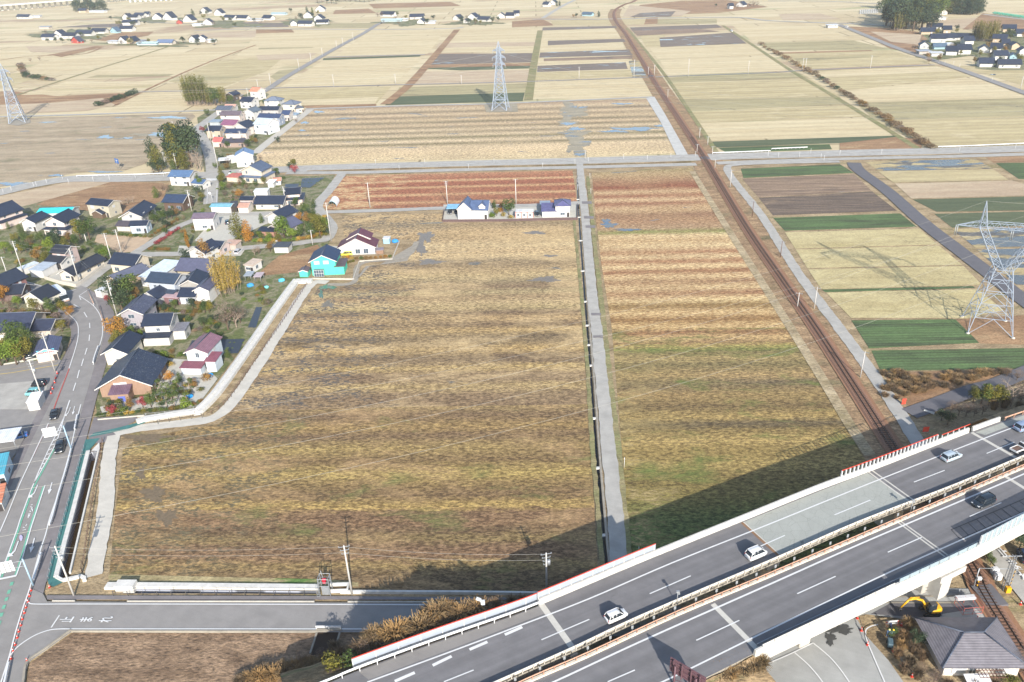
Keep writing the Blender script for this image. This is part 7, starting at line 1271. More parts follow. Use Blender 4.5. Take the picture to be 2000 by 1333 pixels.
for b, tp, a, tr in (((16, 541), (2.6, 502), 1, 0), ((47, 539), (23, 471), 3, 1), ((155, 552), (138, 485), 3, 1), ((219, 513), (204, 455.6), 3, 0), ((238, 496), (223, 448.5), 3, 0), ((169, 473), (164.5, 457), 0, 0), ((374.5, 412), (365, 371.5), 3, 1), ((559, 404), (555, 364.5), 3, 1), ((611, 479), (606, 450), 1, 0), ((647, 471), (645, 396), 2, 0), ((228.6, 617), (205, 548), 3, 1), ((108.5, 728), (79, 650), 3, 0), ((86, 787), (57.5, 704), 4, 1), ((472, 283), (467, 256), 2, 0), ((412, 277), (403, 240), 2, 0), ((426, 330), (416, 275), 2, 0), ((340, 256), (336, 237.5), 1, 0), ((325, 331), (317.5, 297.5), 2, 0), ((486, 197), (483.4, 172), 2, 0), ((346, 332), (339, 300), 2, 0)): pole(b, tp, 'grey concrete utility pole', a, tr, where=W1)
for i, (b, tp) in enumerate((((723, 406), (718, 357)), ((874, 399), (870.7, 353.5)), ((1008, 399), (1005, 350)))): pole(b, tp, ('leftmost', 'middle', 'rightmost')[i]+' of three utility poles on the lane below the rust red field', 1 if i != 1 else 3, 0)
for b, tp in (((652.5, 171), (650, 146)), ((773, 165), (772, 145)), ((901.5, 165), (901, 147)), ((1131, 157), (1131, 131)), ((1238, 153), (1237.5, 117)), ((1278, 148), (1277, 127)), ((1344, 150), (1345, 115)), ((1461, 145), (1462.5, 119)), ((1567, 137), (1567.5, 114)), ((1572.5, 138), (1574, 114)), ((1699.5, 135), (1701, 109)), ((1993, 174), (1996, 150))): pole(b, tp, 'thin utility pole', 1, where=W3)
for b, tp in (((505, 177), (502.5, 156)), ((529, 167.5), (526, 144)), ((584.5, 137.5), (582.5, 115)), ((608, 122.5), (606, 104)), ((630, 109), (629, 94)), ((670, 90), (669, 74)), ((690, 80), (689.5, 64)), ((658, 96), (657, 80))): pole(b, tp, 'thin utility pole', 1, where=W4)
for i, (b, tp) in enumerate((((1426, 366), (1428, 332)), ((1469, 424), (1471, 394)), ((1524, 503), (1526.6, 471.6)), ((1557, 602), (1559.5, 572)), ((1590, 604), (1593.6, 561.5)), ((1680, 738), (1687, 686.7)), ((1304, 192), (1304.5, 175)), ((1366, 270), (1365, 250)), ((1382, 284), (1382.5, 267)), ((1266, 147), (1266, 131)))): pole(b, tp, 'slim trackside pole', 1, 0, M_BROWNM if i in (1, 2) else None, W2, rz=-.5, r0=.15)
for x, y in ((1143, 312), (1391, 304), (1396, 330), (1361, 300)): pole((x, y), (x+1, y-18), 'short post with signal boxes', 1, where='at the wide level crossing', r0=.12, name='crossing_post', cat='signal post')
# lattice pylons
M_GALV = plain('galvanised_steel', C(160, 172, 188), .5, .06, 2)
def pylon(label, base, top, wb, wt, arms, rz, bw=.2, peak=3, waist=None):
    h = zat(base, top); p = G(*base); t = thing('pylon', label, 'pylon', p, rz); hb = h-peak
    def hw(z):
        if waist and z < waist[0]*h: return (wb+(waist[1]-wb)*z/(waist[0]*h))/2
        if waist: return (waist[1]+(wt-waist[1])*(z-waist[0]*h)/(hb-waist[0]*h))/2
        return (wb+(wt-wb)*(z/hb)**.82)/2
    lv = [0]; z = 0
    while z < hb-.5: z += max(1.7, hw(z)*1.35); lv.append(min(z, hb))
    S4 = ((-1, -1), (1, -1), (1, 1), (-1, 1)); bm = bmesh.new()
    for a, b in zip(lv, lv[1:]):
        for sx, sy in S4: bar(bm, (sx*hw(a), sy*hw(a), a), (sx*hw(b), sy*hw(b), b), bw*1.3)
    for sx, sy in S4: bar(bm, (sx*wt/2, sy*wt/2, hb), (0, 0, h), bw)
    link('legs', bm, M_GALV, t); bm = bmesh.new()
    for a, b in zip(lv, lv[1:]):
        for i in range(4):
            (x1, y1), (x2, y2) = S4[i], S4[(i+1) % 4]; bar(bm, (x1*hw(a), y1*hw(a), a), (x2*hw(b), y2*hw(b), b), bw*.75); bar(bm, (x2*hw(a), y2*hw(a), a), (x1*hw(b), y1*hw(b), b), bw*.75); bar(bm, (x1*hw(b), y1*hw(b), b), (x2*hw(b), y2*hw(b), b), bw*.75)
    link('bracing', bm, M_GALV, t); tips = []
    for zf, L in arms:
        z = h*zf; w0 = hw(min(z, hb))
        for s in (-1, 1):
            bm = bmesh.new(); tip = Vector((s*L, 0, z+.4)); tips.append(t.matrix_basis @ tip if False else tip)
            for sy in (-1, 1): bar(bm, (s*w0, sy*w0, z), tip, bw*.8); bar(bm, (s*w0, sy*w0, z+1.7), tip, bw*.8)
            for f in (.25, .5, .75):
                for sy in (-1, 1): q = Vector((s*w0, sy*w0, z)).lerp(tip, f); q2 = Vector((s*w0, sy*w0, z+1.7)).lerp(tip, max(f-.22, 0)); bar(bm, q, q2, bw*.55); bar(bm, (s*w0+(tip.x-s*w0)*f, -sy*w0*(1-f), q.z), q, bw*.5)
            link('crossarm', bm, M_GALV, t); ib = bmesh.new()
            for dx in (-.18, .18): cyl(ib, (s*L+dx, 0, z+.3), (s*L+dx, 0, z-1.9), .11, .11, 6)
            link('insulator', ib, M_GREY, t)
    if wb > 7:
        bm = bmesh.new(); z = lv[1]*.9; r_ = hw(z)
        for i in range(4):
            (x1, y1), (x2, y2) = S4[i], S4[(i+1) % 4]
            for f in (.25, .5, .75): q = Vector((x1*r_, y1*r_, z)).lerp(Vector((x2*r_, y2*r_, z)), f); bar(bm, q, (0, 0, z+.6), bw*.5)
        link('diaphragm', bm, M_GALV, t)
    fb = bmesh.new()
    for sx, sy in S4: cyl(fb, (sx*wb/2, sy*wb/2, -.2), (sx*wb/2, sy*wb/2, .35), .5, .4, 10)
    link('footings', fb, M_CONC, t)
    mw = Matrix.Translation(p) @ Matrix.Rotation(rz, 4, 'Z'); return t, [mw @ q-Vector((0, 0, 2)) for q in tips], mw @ Vector((0, 0, h)), h
def portal_pylon(label, base, toppx, rz):
    h = zat(base, toppx); p = G(*base); t = thing('pylon', label, 'pylon', p, rz); S4 = ((-1, -1), (1, -1), (1, 1), (-1, 1)); bw = .13; zs_ = h*.5
    hw = lambda z: 5.4+(2.1-5.4)*min(z/zs_, 1)
    lv = [0, h*.13, h*.24, h*.34, h*.43, zs_]; bm = bmesh.new(); bb = bmesh.new()
    for a, b in zip(lv, lv[1:]):
        for i in range(4):
            (x1, y1), (x2, y2) = S4[i], S4[(i+1) % 4]; bar(bm, (x1*hw(a), y1*hw(a), a), (x1*hw(b), y1*hw(b), b), bw*1.4)
            bar(bb, (x1*hw(a), y1*hw(a), a), ((x1+x2)/2*hw(b), (y1+y2)/2*hw(b), b), bw); bar(bb, (x2*hw(a), y2*hw(a), a), ((x1+x2)/2*hw(b), (y1+y2)/2*hw(b), b), bw); bar(bb, (x1*hw(b), y1*hw(b), b), (x2*hw(b), y2*hw(b), b), bw)
            if a == lv[1]:
                for f in (.25, .5, .75): bar(bb, Vector((x1*hw(a), y1*hw(a), a)).lerp(Vector((x2*hw(a), y2*hw(a), a)), f), (0, 0, a), bw*.6)
    link('legs', bm, M_GALV, t); link('bracing', bb, M_GALV, t); zb = h*.80; tips = []
    for s in (-1, 1):       # the two leaning heads, one on each side
        bm = bmesh.new(); F = [Vector((s*.1, y, zs_)) for y in (-1.6, 1.6)]+[Vector((s*2.1, y, zs_)) for y in (-2.1, 2.1)]; T = [Vector((s*6.0, y, zb)) for y in (-.8, .8)]+[Vector((s*7.8, y, zb)) for y in (-.8, .8)]; n = 6
        for a, b in zip(F, T): bar(bm, a, b, bw*1.3)
        for i in range(n):
            for (u, v) in ((0, 2), (1, 3), (0, 1), (2, 3)): q1, q2 = F[u].lerp(T[u], i/n), F[v].lerp(T[v], (i+1)/n); bar(bm, q1, q2, bw*.7); bar(bm, F[v].lerp(T[v], i/n), F[u].lerp(T[u], (i+1)/n), bw*.7)
        tp = Vector((s*7.6, 0, h))
        for q in T: bar(bm, q, tp, bw*1.2)
        for f in (.33, .66):
            for i, j in ((0, 2), (2, 3), (3, 1), (1, 0)): bar(bm, T[i].lerp(tp, f), T[j].lerp(tp, f), bw*.7); bar(bm, T[i].lerp(tp, f), T[j].lerp(tp, f-.33), bw*.6)
        link('head_frame', bm, M_GALV, t); bm = bmesh.new(); tip = Vector((s*13, 0, zb+.2))
        for y in (-.8, .8): bar(bm, (s*7.8, y, zb), tip, bw); bar(bm, (s*7.7, y*.7, zb+1.7), tip, bw)
        for f in (.25, .5, .75):
            for y in (-.8, .8): bar(bm, Vector((s*7.8, y, zb)).lerp(tip, f), Vector((s*7.7, y*.7, zb+1.7)).lerp(tip, f-.2), bw*.6)
        link('crossarm', bm, M_GALV, t); tips.append(tip)
    bm = bmesh.new(); n = 9
    for y in (-.8, .8):
        for z in (zb, zb+1.5): bar(bm, (-7.8, y, z), (7.8, y, z), bw)
        for i in range(n): x0, x1 = -7.8+15.6*i/n, -7.8+15.6*(i+1)/n; bar(bm, (x0, y, zb), ((x0+x1)/2, y, zb+1.5), bw*.6); bar(bm, ((x0+x1)/2, y, zb+1.5), (x1, y, zb), bw*.6); bar(bm, (x0, -y, zb), (x1, y, zb), bw*.5)
    link('crossbeam', bm, M_GALV, t); tips = [tips[0], Vector((0, 0, zb)), tips[1]]
    for q in tips:
        ib = bmesh.new()
        for dx in (-.22, .22): cyl(ib, q+Vector((dx, 0, 0)), q+Vector((dx, 0, -2.8)), .12, .12, 6)
        link('insulator', ib, M_GREY, t)
    fb = bmesh.new()
    for sx, sy in S4: cyl(fb, (sx*5.4, sy*5.4, -.2), (sx*5.4, sy*5.4, .4), .55, .45, 10)
    link('footings', fb, M_CONC, t); mw = Matrix.Translation(p) @ Matrix.Rotation(rz, 4, 'Z'); return t, [mw @ (q-Vector((0, 0, 2.8))) for q in tips], [mw @ Vector((s*7.6, 0, h)) for s in (-1, 1)], h
PR = portal_pylon('large grey steel lattice pylon with two leaning heads at the right edge', (1927, 640), (1980, 397), radians(-20))
PC = pylon('slender lattice pylon in the middle of the far fields', (978, 214), (972, 81), 9.5, 1.6, ((.86, 3.6), (.76, 4.0), (.66, 3.8)), radians(-12), .3, 3.5)
PL = pylon('lattice pylon leaning into view at the left edge', (36, 239), (1.5, 124), 9.5, 1.8, ((.85, 3.6), (.72, 4.0)), radians(20), .28, 3.5)
sheet('pylon_pad', ((14, 243), (22, 232), (58, 231), (60, 240), (34, 246)), M_CONCD, 7); sheet('pylon_pad', ((945, 205), (1010, 203), (1012, 219), (950, 220)), wetmud, 6); sheet('pylon_pad', ((952, 216), (960, 209), (1000, 208), (1000, 217)), M_CONCD, 7)
M_CABLE = plain('cable', C(176, 174, 164), .6, .05)
def cable(a, b, sag, label, r=.02, name='power_cable', where=None, group='overhead cables', n=22):
    bm = bmesh.new(); pts = [a.lerp(b, i/n)-Vector((0, 0, sag*4*(i/n)*(1-i/n))) for i in range(n+1)]
    for p, q in zip(pts, pts[1:]): cyl(bm, p-a, q-a, r, r, 4, cap=False)
    o = link(name, bm, M_CABLE); o.location = a; tag(o, label, 'cable', group, where)
tips = PR[1]; wv_ = 'crossing the meadows towards the left'
ends = [G(-260, 945, 28), G(-260, 1000, 28), G(-240, 1090, 28)]
for i, e in zip((0, 1, 2), ends): cable(tips[i], e, 9, ('left arm', 'middle', 'right arm')[i]+' power cable from the large pylon, crossing the meadows', .022)
cable(PR[2][0], G(-260, 880, 34), 7, 'thin earth wire from the left head of the large pylon', .016); cable(PR[2][1], G(-260, 915, 34), 7, 'thin earth wire from the right head of the large pylon', .016); cable(PR[2][0], G(2500, 330, 40), 4, 'thin earth wire leaving the large pylon to the right', .02)
for i in (0, 1): cable(tips[i], G(2600, 420+70*i, 32), 5, ('first', 'second')[i]+' power cable leaving the large pylon to the right', .028)
for i, (a, b) in enumerate(((0, 0), (2, 2), (4, 3))): cable(PC[1][a], PL[1][b], 10, ('top', 'middle', 'bottom')[i]+' cable between the slender pylon and the left edge pylon', .04); cable(PC[1][a+1], G(2300, 190+i*12, 32), 14, ('top', 'middle', 'bottom')[i]+' cable from the slender pylon towards the far right', .04)
def pw(i, j, dz=.3, r=.018):
    (t1, p1, h1), (t2, p2, h2) = POLETOP[i], POLETOP[j]; cable(p1+Vector((0, 0, h1-dz)), p2+Vector((0, 0, h2-dz)), .7, 'thin grey service cable', r, 'service_cable', 'between the utility poles', 'service cables', 10)
for i, j in ((0, 1), (1, 2), (4, 5), (5, 7), (7, 6), (5, 13), (13, 14), (14, 15), (9, 10), (10, 11), (20, 21), (21, 22)):
    for dz in (.3, 1.6): pw(i, j, dz)
# ================================================================ SIGNS AND STREET FURNITURE
def over_sign(base, top, px4, label, mat, th=.15):
    p = G(*base); h = zat(base, top); t = thing('overhead_sign', label, 'road sign', p, 0); bm = bmesh.new(); cyl(bm, (0, 0, 0), (0, 0, h), .17, .13, 10); link('post', bm, plain('sky_blue_steel', C(168, 196, 216), .5, .05), t)
    d = radians(197) ; ax = Vector((cos(d), sin(d), 0)); bm = bmesh.new()
    for z in (h-.4, h-1.6): cyl(bm, (0, 0, z), ax*2.0+Vector((0, 0, z)), .07, .06, 6)
    link('arm', bm, M_GREY, t); bm = bmesh.new(); box(bm, (ax.x*3.0, ax.y*3.0, h-1.0), (2.7, th, 2.3), d); bmesh.ops.bevel(bm, geom=bm.edges, offset=.03, segments=1, affect='EDGES'); link('board', bm, mat, t); return t, h, ax
over_sign((141.5, 884), (123, 832), None, 'overhead sign on a pale blue post, board white, between the two black cars', plain('white_board', C(240, 240, 238), .5, .03))
t, h, ax = over_sign((66, 1146), (43, 1092), None, 'overhead sign at the crossroad corner with a ribbed white board back', plain('white_board', C(240, 240, 238), .5, .03)); bm = bmesh.new()
for i in range(3): box(bm, (ax.x*(2.2+.8*i), ax.y*(2.2+.8*i)-.14, h-1), (.1, .1, 2.2))
link('ribs', bm, M_GREY, t)
p = G(232, 331); t = thing('road_sign', 'blue direction sign on two posts beside the wet field', 'road sign', p, radians(-40)); bm = bmesh.new(); box(bm, (0, 0, 4.2), (3.6, .12, 2.4)); link('board', bm, plain('blue_sign', C(60, 110, 180), .5, .04), t); bm = bmesh.new()
for x in (-1.2, 1.2): cyl(bm, (x, .1, 0), (x, .1, 5.2), .09, .09, 6)
link('post', bm, M_GREY, t); bm = bmesh.new(); box(bm, (0, -.08, 4.2), (.22, .05, 1.6)); box(bm, (0, -.08, 4.5), (1.8, .05, .2)); link('arrow', bm, M_WHITE, t)
p = G(415.5, 396); t = thing('road_mirror', 'small white diamond sign on a bent post beside the village street', 'road sign', p, 0); bm = bmesh.new(); cyl(bm, (0, 0, 0), (0, 0, 4), .06, .06, 6); link('post', bm, M_WM, t); bm = bmesh.new(); box(bm, (-.5, 0, 4.2), (.9, .08, .9), 0, 0, Matrix.Rotation(pi/4, 4, 'Y')); link('plate', bm, M_WHITE, t)
lines('crosswalk', [((404.5+i*3.6, 349), (404.8+i*3.6, 353)) for i in range(6)], .9, M_WHITE, 10, sm=False); lines('street_edge', [((406, 360), (404, 398)), ((424, 358), (423, 398))], .2, M_WHITE, 10)
lines('centre_dashes', [((20+i*40, 371-i*7.6), (34+i*40, 368.5-i*7.6)) for i in range(3)]+[((180+i*60, 349), (198+i*60, 348.6)) for i in range(3)]+[((560+i*50, 331-i*1.55), (578+i*50, 330.4-i*1.55)) for i in range(16)]+[((1450+i*55, 304.5-i*2.05), (1470+i*55, 303.8-i*2.05)) for i in range(11)], .22, M_WHITE, 9, sm=False)
lines('edge_line', [((0, 371), (60, 358), (140, 346.4), (330, 344)), ((560, 328), (900, 317.4), (1130, 311.6), (1368, 304.8)), ((1400, 303.6), (1700, 295), (2010, 286.5)), ((560, 334.6), (900, 323.8), (1120, 318)), ((1150, 317), (1368, 310.6)), ((1400, 309.4), (1700, 301), (2010, 292.6))], .2, M_WHITE, 9)
lines('lane_edge', [((1124, 408), (1118, 413), (870, 410), (640, 414))], .2, M_CONC, 8)
# snow poles beside the roads
sp = bmesh.new(); cyl(sp, (0, 0, 0), (0, 0, 2.6), .06, .05, 6); cyl(sp, (0, 0, 1.9), (0, 0, 2.6), .075, .075, 6); spm = bpy.data.meshes.new('snow_pole'); sp.to_mesh(spm); sp.free(); spm.materials.append(M_WM)
for x, y in ((7, 378), (23, 374), (67, 367), (72, 365), (92, 360), (123, 352), (135, 360), (183, 356), (215, 354), (265, 350), (320, 346), (734, 322), (780, 333), (830, 321), (915, 331), (965, 319), (1060, 329), (1123, 322), (1149, 318), (1218, 312), (1264, 314), (1310, 309), (1358, 306), (1500, 306), (1520, 309), (1561, 308), (1583, 301), (1603, 311), (1609, 315), (1640, 304), (1721, 302), (1873, 298), (1982, 293), (1833, 124), (1845, 126), (1862, 127), (1874, 132), (1937, 160)):
    o = link('snow_pole', spm); o.location = G(x, y); tag(o, 'slim white marker post', 'marker post', 'white marker posts along the roads', 'of those lining the roads')
for x, y in ((1219, 914), (1247, 1090), (1152, 350), (1154, 380), (1128, 372), (1127, 360)):
    o = link('marker_post', spm); o.location = G(x, y); tag(o, 'slim white post with a reflector', 'marker post', 'white marker posts along the central lane', 'beside the central lane')
# ditch slabs beside the central lane
for x, y in ((1127, 400), (1130, 425), (1133, 448), (1137, 540), (1143, 613), (1147, 642), (1150, 660), (1152, 700), (1158, 792), (1165, 898), (1176, 1046)):
    q = min(DITCH, key=lambda v: abs(PX(v)[1]-y)); bm = bmesh.new(); box(bm, (0, 0, .06), (1.5, .7, .22), radians(3)); o = link('ditch_slab', bm, M_CONCW); o.location = q; tag(o, 'white concrete slab bridging the ditch', 'slab', 'slabs over the lane side ditch', 'along the central lane')
# traffic cones and bars
cb = bmesh.new(); cyl(cb, (0, 0, .03), (0, 0, .72), .17, .035, 10); box(cb, (0, 0, .02), (.4, .4, .05)); cyl(cb, (0, 0, .36), (0, 0, .5), .115, .085, 10, 1); cme = bpy.data.meshes.new('traffic_cone'); cb.to_mesh(cme); cb.free(); cme.materials.append(plain('cone_red', C(236, 74, 60), .6, .06)); cme.materials.append(M_WHITE)
def cone(x, y, where, s=.9, z=.4):
    o = link('traffic_cone', cme); o.location = G(x, y, z); o.scale = (s, s, s); tag(o, 'red traffic cone', 'traffic cone', 'red traffic cones '+where, where)
for x, y in ((61, 1154), (58, 1165), (55, 1176), (51, 1187), (48, 1198), (44, 1210), (41, 1222), (37, 1234), (34, 1246), (30, 1260), (26, 1272), (22, 1287), (53, 1291), (97, 1148)): cone(x, y, 'at the crossroad corner')
for x, y in ((112, 730), (109, 739), (107, 748), (103, 760), (100, 769)): cone(x, y, 'beside the parking lot', 1.1)
for x, y in ((1674, 1208), (1682, 1232), (1694, 1260), (1745, 1273), (1761, 1302), (1781, 1322), (1993, 1181), (1843, 1236), (1908, 1210), (1918, 1245), (1760, 1222)): cone(x, y, 'in the yard by the bungalow', 1.1, .25)
bb = bmesh.new(); 
for i, (a, b) in enumerate((((1674, 1208), (1682, 1232)), ((1682, 1232), (1694, 1260)), ((1745, 1273), (1761, 1302)), ((1761, 1302), (1781, 1322)))):
    bm = bmesh.new(); a_, b_ = G(*a), G(*b); cyl(bm, a_+Vector((0, 0, .95)), b_+Vector((0, 0, .95)), .05, .05, 6); tag(link('cone_bar', bm, M_DKM), ('upper left', 'lower left', 'upper right', 'lower right')[i]+' dark bar between two cones in the yard', 'cone bar')
bb.free()
def board(x, y, label, w_, h_, mat, rz=0, z0=.3, z=0, name='warning_board', cat='warning board'):
    p = G(x, y, z); t = thing(name, label, cat, p, rz); bm = bmesh.new(); box(bm, (0, 0, z0+h_/2), (w_, .06, h_)); link('plate', bm, mat, t); bm = bmesh.new()
    for s in (-1, 1): bar(bm, (s*w_*.4, .04, 0), (s*w_*.4, .04, z0+h_), .07); bar(bm, (s*w_*.4, .5, 0), (s*w_*.4, .04, z0+h_*.8), .06)
    link('legs', bm, M_GREY, t)
ORB = plain('red_board', C(238, 84, 64), .6, .06); board(1764, 792, 'red warning board on the verge at the lane fork', .9, 1.5, ORB); board(1807, 846, 'red warning board beside the lane under the viaduct', 1.3, 1.3, ORB); board(1814, 808, 'low white barrier board on the branch road', 2.2, .6, M_WHITE, radians(-35), .1)
for x0, y0, x1, y1, lab in ((171, 569, 184, 598, 'upper'), (194, 601, 206, 646, 'lower')):
    a, b = G(x0, y0, .35), G(x1, y1, .35); t = thing('barrier_bar', lab+' orange and white barrier bar on the footway bend', 'barrier', a); bm = bmesh.new(); cyl(bm, (0, 0, .8), b-a+Vector((0, 0, .8)), .09, .09, 6); link('bar', bm, M_ORG, t); bm = bmesh.new()
    for f in (0, .5, 1): cyl(bm, (b-a)*f, (b-a)*f+Vector((0, 0, .9)), .06, .06, 6)
    link('post', bm, M_WM, t)
# block wall of the black roofed house
bm = bmesh.new(); wallrun(bm, [G(*p) for p in ((88, 546), (120, 556), (150, 562), (158, 556), (190, 532), (219, 511))], [(-.15, -.1), (.15, -.1), (.15, 1.3), (-.15, 1.3)]); tag(link('block_wall', bm, plain('block_wall_paint', C(222, 214, 200), .9, .08, 1)), 'pale block wall round the black roofed house at the bend', 'wall')
bm = bmesh.new(); wallrun(bm, [G(*p) for p in ((868, 413), (864, 434), (1000, 433), (1060, 431), (1128, 430), (1128, 402))], [(-.1, -.1), (.1, -.1), (.1, 1.0), (-.1, 1.0)]); tag(link('garden_fence', bm, plain('maroon_fence', C(104, 84, 84), .7, .15, 1)), 'dark maroon boundary fence round the two white houses', 'fence')
for px, lab in ((((690, 547), (702, 512), (766, 508), (780, 473)), 'grey kerb wall round the wine red house garden'), (((610, 546), (692, 547)), 'grey kerb wall in front of the mint green house'), (((283, 814), (240, 818), (192, 822)), 'low garden kerb above the side street'), (((8, 714), (40, 708), (100, 698)), 'low white stone wall above the parking lot')):
    bm = bmesh.new(); wallrun(bm, [G(*p) for p in px], [(-.12, -.1), (.12, -.1), (.12, .5), (-.12, .5)]); tag(link('kerb_wall', bm, M_CONC), lab, 'wall')
# sluice gate at the crossroad ditch
p = G(636, 1166); t = thing('sluice_gate', 'steel sluice gate tower with a red hand wheel at the crossroad ditch', 'sluice gate', p, radians(-3)); bm = bmesh.new()
for x in (-.9, .9):
    for y in (0, 1.4): bar(bm, (x, y, 0), (x, y, 4.0), .12)
for z in (2.4, 3.2, 4.0):
    for a, b in (((-.9, 0), (.9, 0)), ((.9, 0), (.9, 1.4)), ((.9, 1.4), (-.9, 1.4)), ((-.9, 1.4), (-.9, 0))): bar(bm, (*a, z), (*b, z), .09)
for i in range(7): bar(bm, (-1.3, -.3, .4+i*.4), (-.9, -.3, .4+i*.4), .06)
for x in (-1.3, -.9): bar(bm, (x, -.4, 0), (x, -.3, 3.4), .06)
link('frame', bm, M_GREY, t); bm = bmesh.new(); box(bm, (0, .7, 2.9), (.5, .5, .6)); cyl(bm, (-.3, .7, 3.3), (.3, .7, 3.3), .3, .3, 12); link('hand_wheel', bm, plain('gate_red', C(226, 46, 72), .5, .05), t); bm = bmesh.new(); box(bm, (0, .5, .9), (1.3, .12, 1.8)); cyl(bm, (.1, .7, 2), (-.3, .6, 5.4), .05, .05, 6); link('gate_plate', bm, M_GREY, t)
p = G(661, 1158); bm = bmesh.new(); box(bm, (0, 0, .4), (3.0, .2, .8)); box(bm, (0, 1.5, .4), (3.4, .25, .8)); box(bm, (1.6, .7, .4), (.25, 1.4, .8)); o = link('outlet_box', bm, M_CONCW); o.location = p; tag(o, 'white concrete outlet box right of the sluice gate', 'outlet box')
p = G(941, 1199, 6.8); t = thing('camera_mast', 'white camera mast with two boxes beside the expressway screens', 'camera mast', p, 0); bm = bmesh.new(); cyl(bm, (0, 0, -1), (0, 0, 3.0), .09, .08, 8); link('pole', bm, M_WM, t); bm = bmesh.new(); box(bm, (-.35, 0, 3.1), (.8, .35, .35), 0, 0, Matrix.Rotation(.5, 4, 'Y')); box(bm, (.3, 0, 2.3), (.6, .4, .9)); link('housing', bm, M_WM, t)
# culvert portal under the crossroad
p = G(643, 1233.5); t = thing('culvert_portal', 'white railed culvert portal with a dark opening below the crossroad', 'culvert', p, radians(-3)); bm = bmesh.new(); box(bm, (-1.9, -2.4, .1), (.3, 4.6, .5)); box(bm, (1.9, -2.4, .1), (.3, 4.6, .5)); box(bm, (0, 0, .3), (4.2, .4, .6)); link('wing_walls', bm, M_CONCD, t); bm = bmesh.new(); box(bm, (0, -.05, 1.1), (4.2, .12, .35))
for x in (-2, 0, 2): box(bm, (x, 0, .7), (.12, .12, .8))
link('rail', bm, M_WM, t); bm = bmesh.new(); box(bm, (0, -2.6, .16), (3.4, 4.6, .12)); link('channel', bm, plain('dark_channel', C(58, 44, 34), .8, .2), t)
# ================================================================ YARD: EXCAVATOR, WORKERS, RAIL EQUIPMENT
YEL = plain('machine_yellow', C(238, 180, 40), .4, .06); p = G(1816, 1197, .25); t = thing('excavator', 'yellow tracked excavator with its arm stretched to the left', 'excavator', p, radians(4))
for s in (-1, 1):
    bm = bmesh.new(); box(bm, (-.1, s*.85, .32), (2.9, .42, .62)); bmesh.ops.bevel(bm, geom=[e for e in bm.edges if abs((e.verts[0].co-e.verts[1].co).y) > .3], offset=.26, segments=3, affect='EDGES'); link('track', bm, M_TYRE, t)
bm = bmesh.new(); box(bm, (0, 0, .55), (1.6, 1.4, .3)); link('undercarriage', bm, M_DKM, t)
up = loft([(-.9, .8, .75, 1.3, .05), (-.2, .98, .75, 1.45, .05), (.8, 1.0, .75, 1.6, .08), (1.35, .85, .75, 1.55, .1), (1.5, .6, .8, 1.4, .1)]); link('upper_body', up, YEL, t)
cbn = loft([(-.95, .42, .85, 2.1, .06), (-.6, .48, .85, 2.5, .08), (.3, .48, .85, 2.55, .08)]); o = link('cab', cbn, M_CARGL, t); o.location = (0, -.45, 0)
bm = bmesh.new(); box(bm, (-.2, -.45, 2.58), (1.1, .86, .07)); link('cab_roof', bm, M_DKM, t); bm = bmesh.new()
P_ = [Vector((-.8, .3, 1.3)), Vector((-1.6, .35, 2.6)), Vector((-3.0, .4, 3.1)), Vector((-3.9, .45, 2.9))]
for a, b in zip(P_, P_[1:]): cyl(bm, a, b, .22, .19, 6)
link('boom', bm, YEL, t); bm = bmesh.new(); cyl(bm, (-3.7, .45, 3.1), (-4.9, .5, 1.3), .17, .14, 6); cyl(bm, (-2.2, .4, 3.3), (-3.8, .45, 3.35), .08, .06, 6); link('stick', bm, YEL, t); bm = bmesh.new(); box(bm, (-4.95, .5, .9), (.5, .7, .6)); bmesh.ops.bevel(bm, geom=bm.edges, offset=.14, segments=2, affect='EDGES'); link('bucket', bm, M_DKM, t)
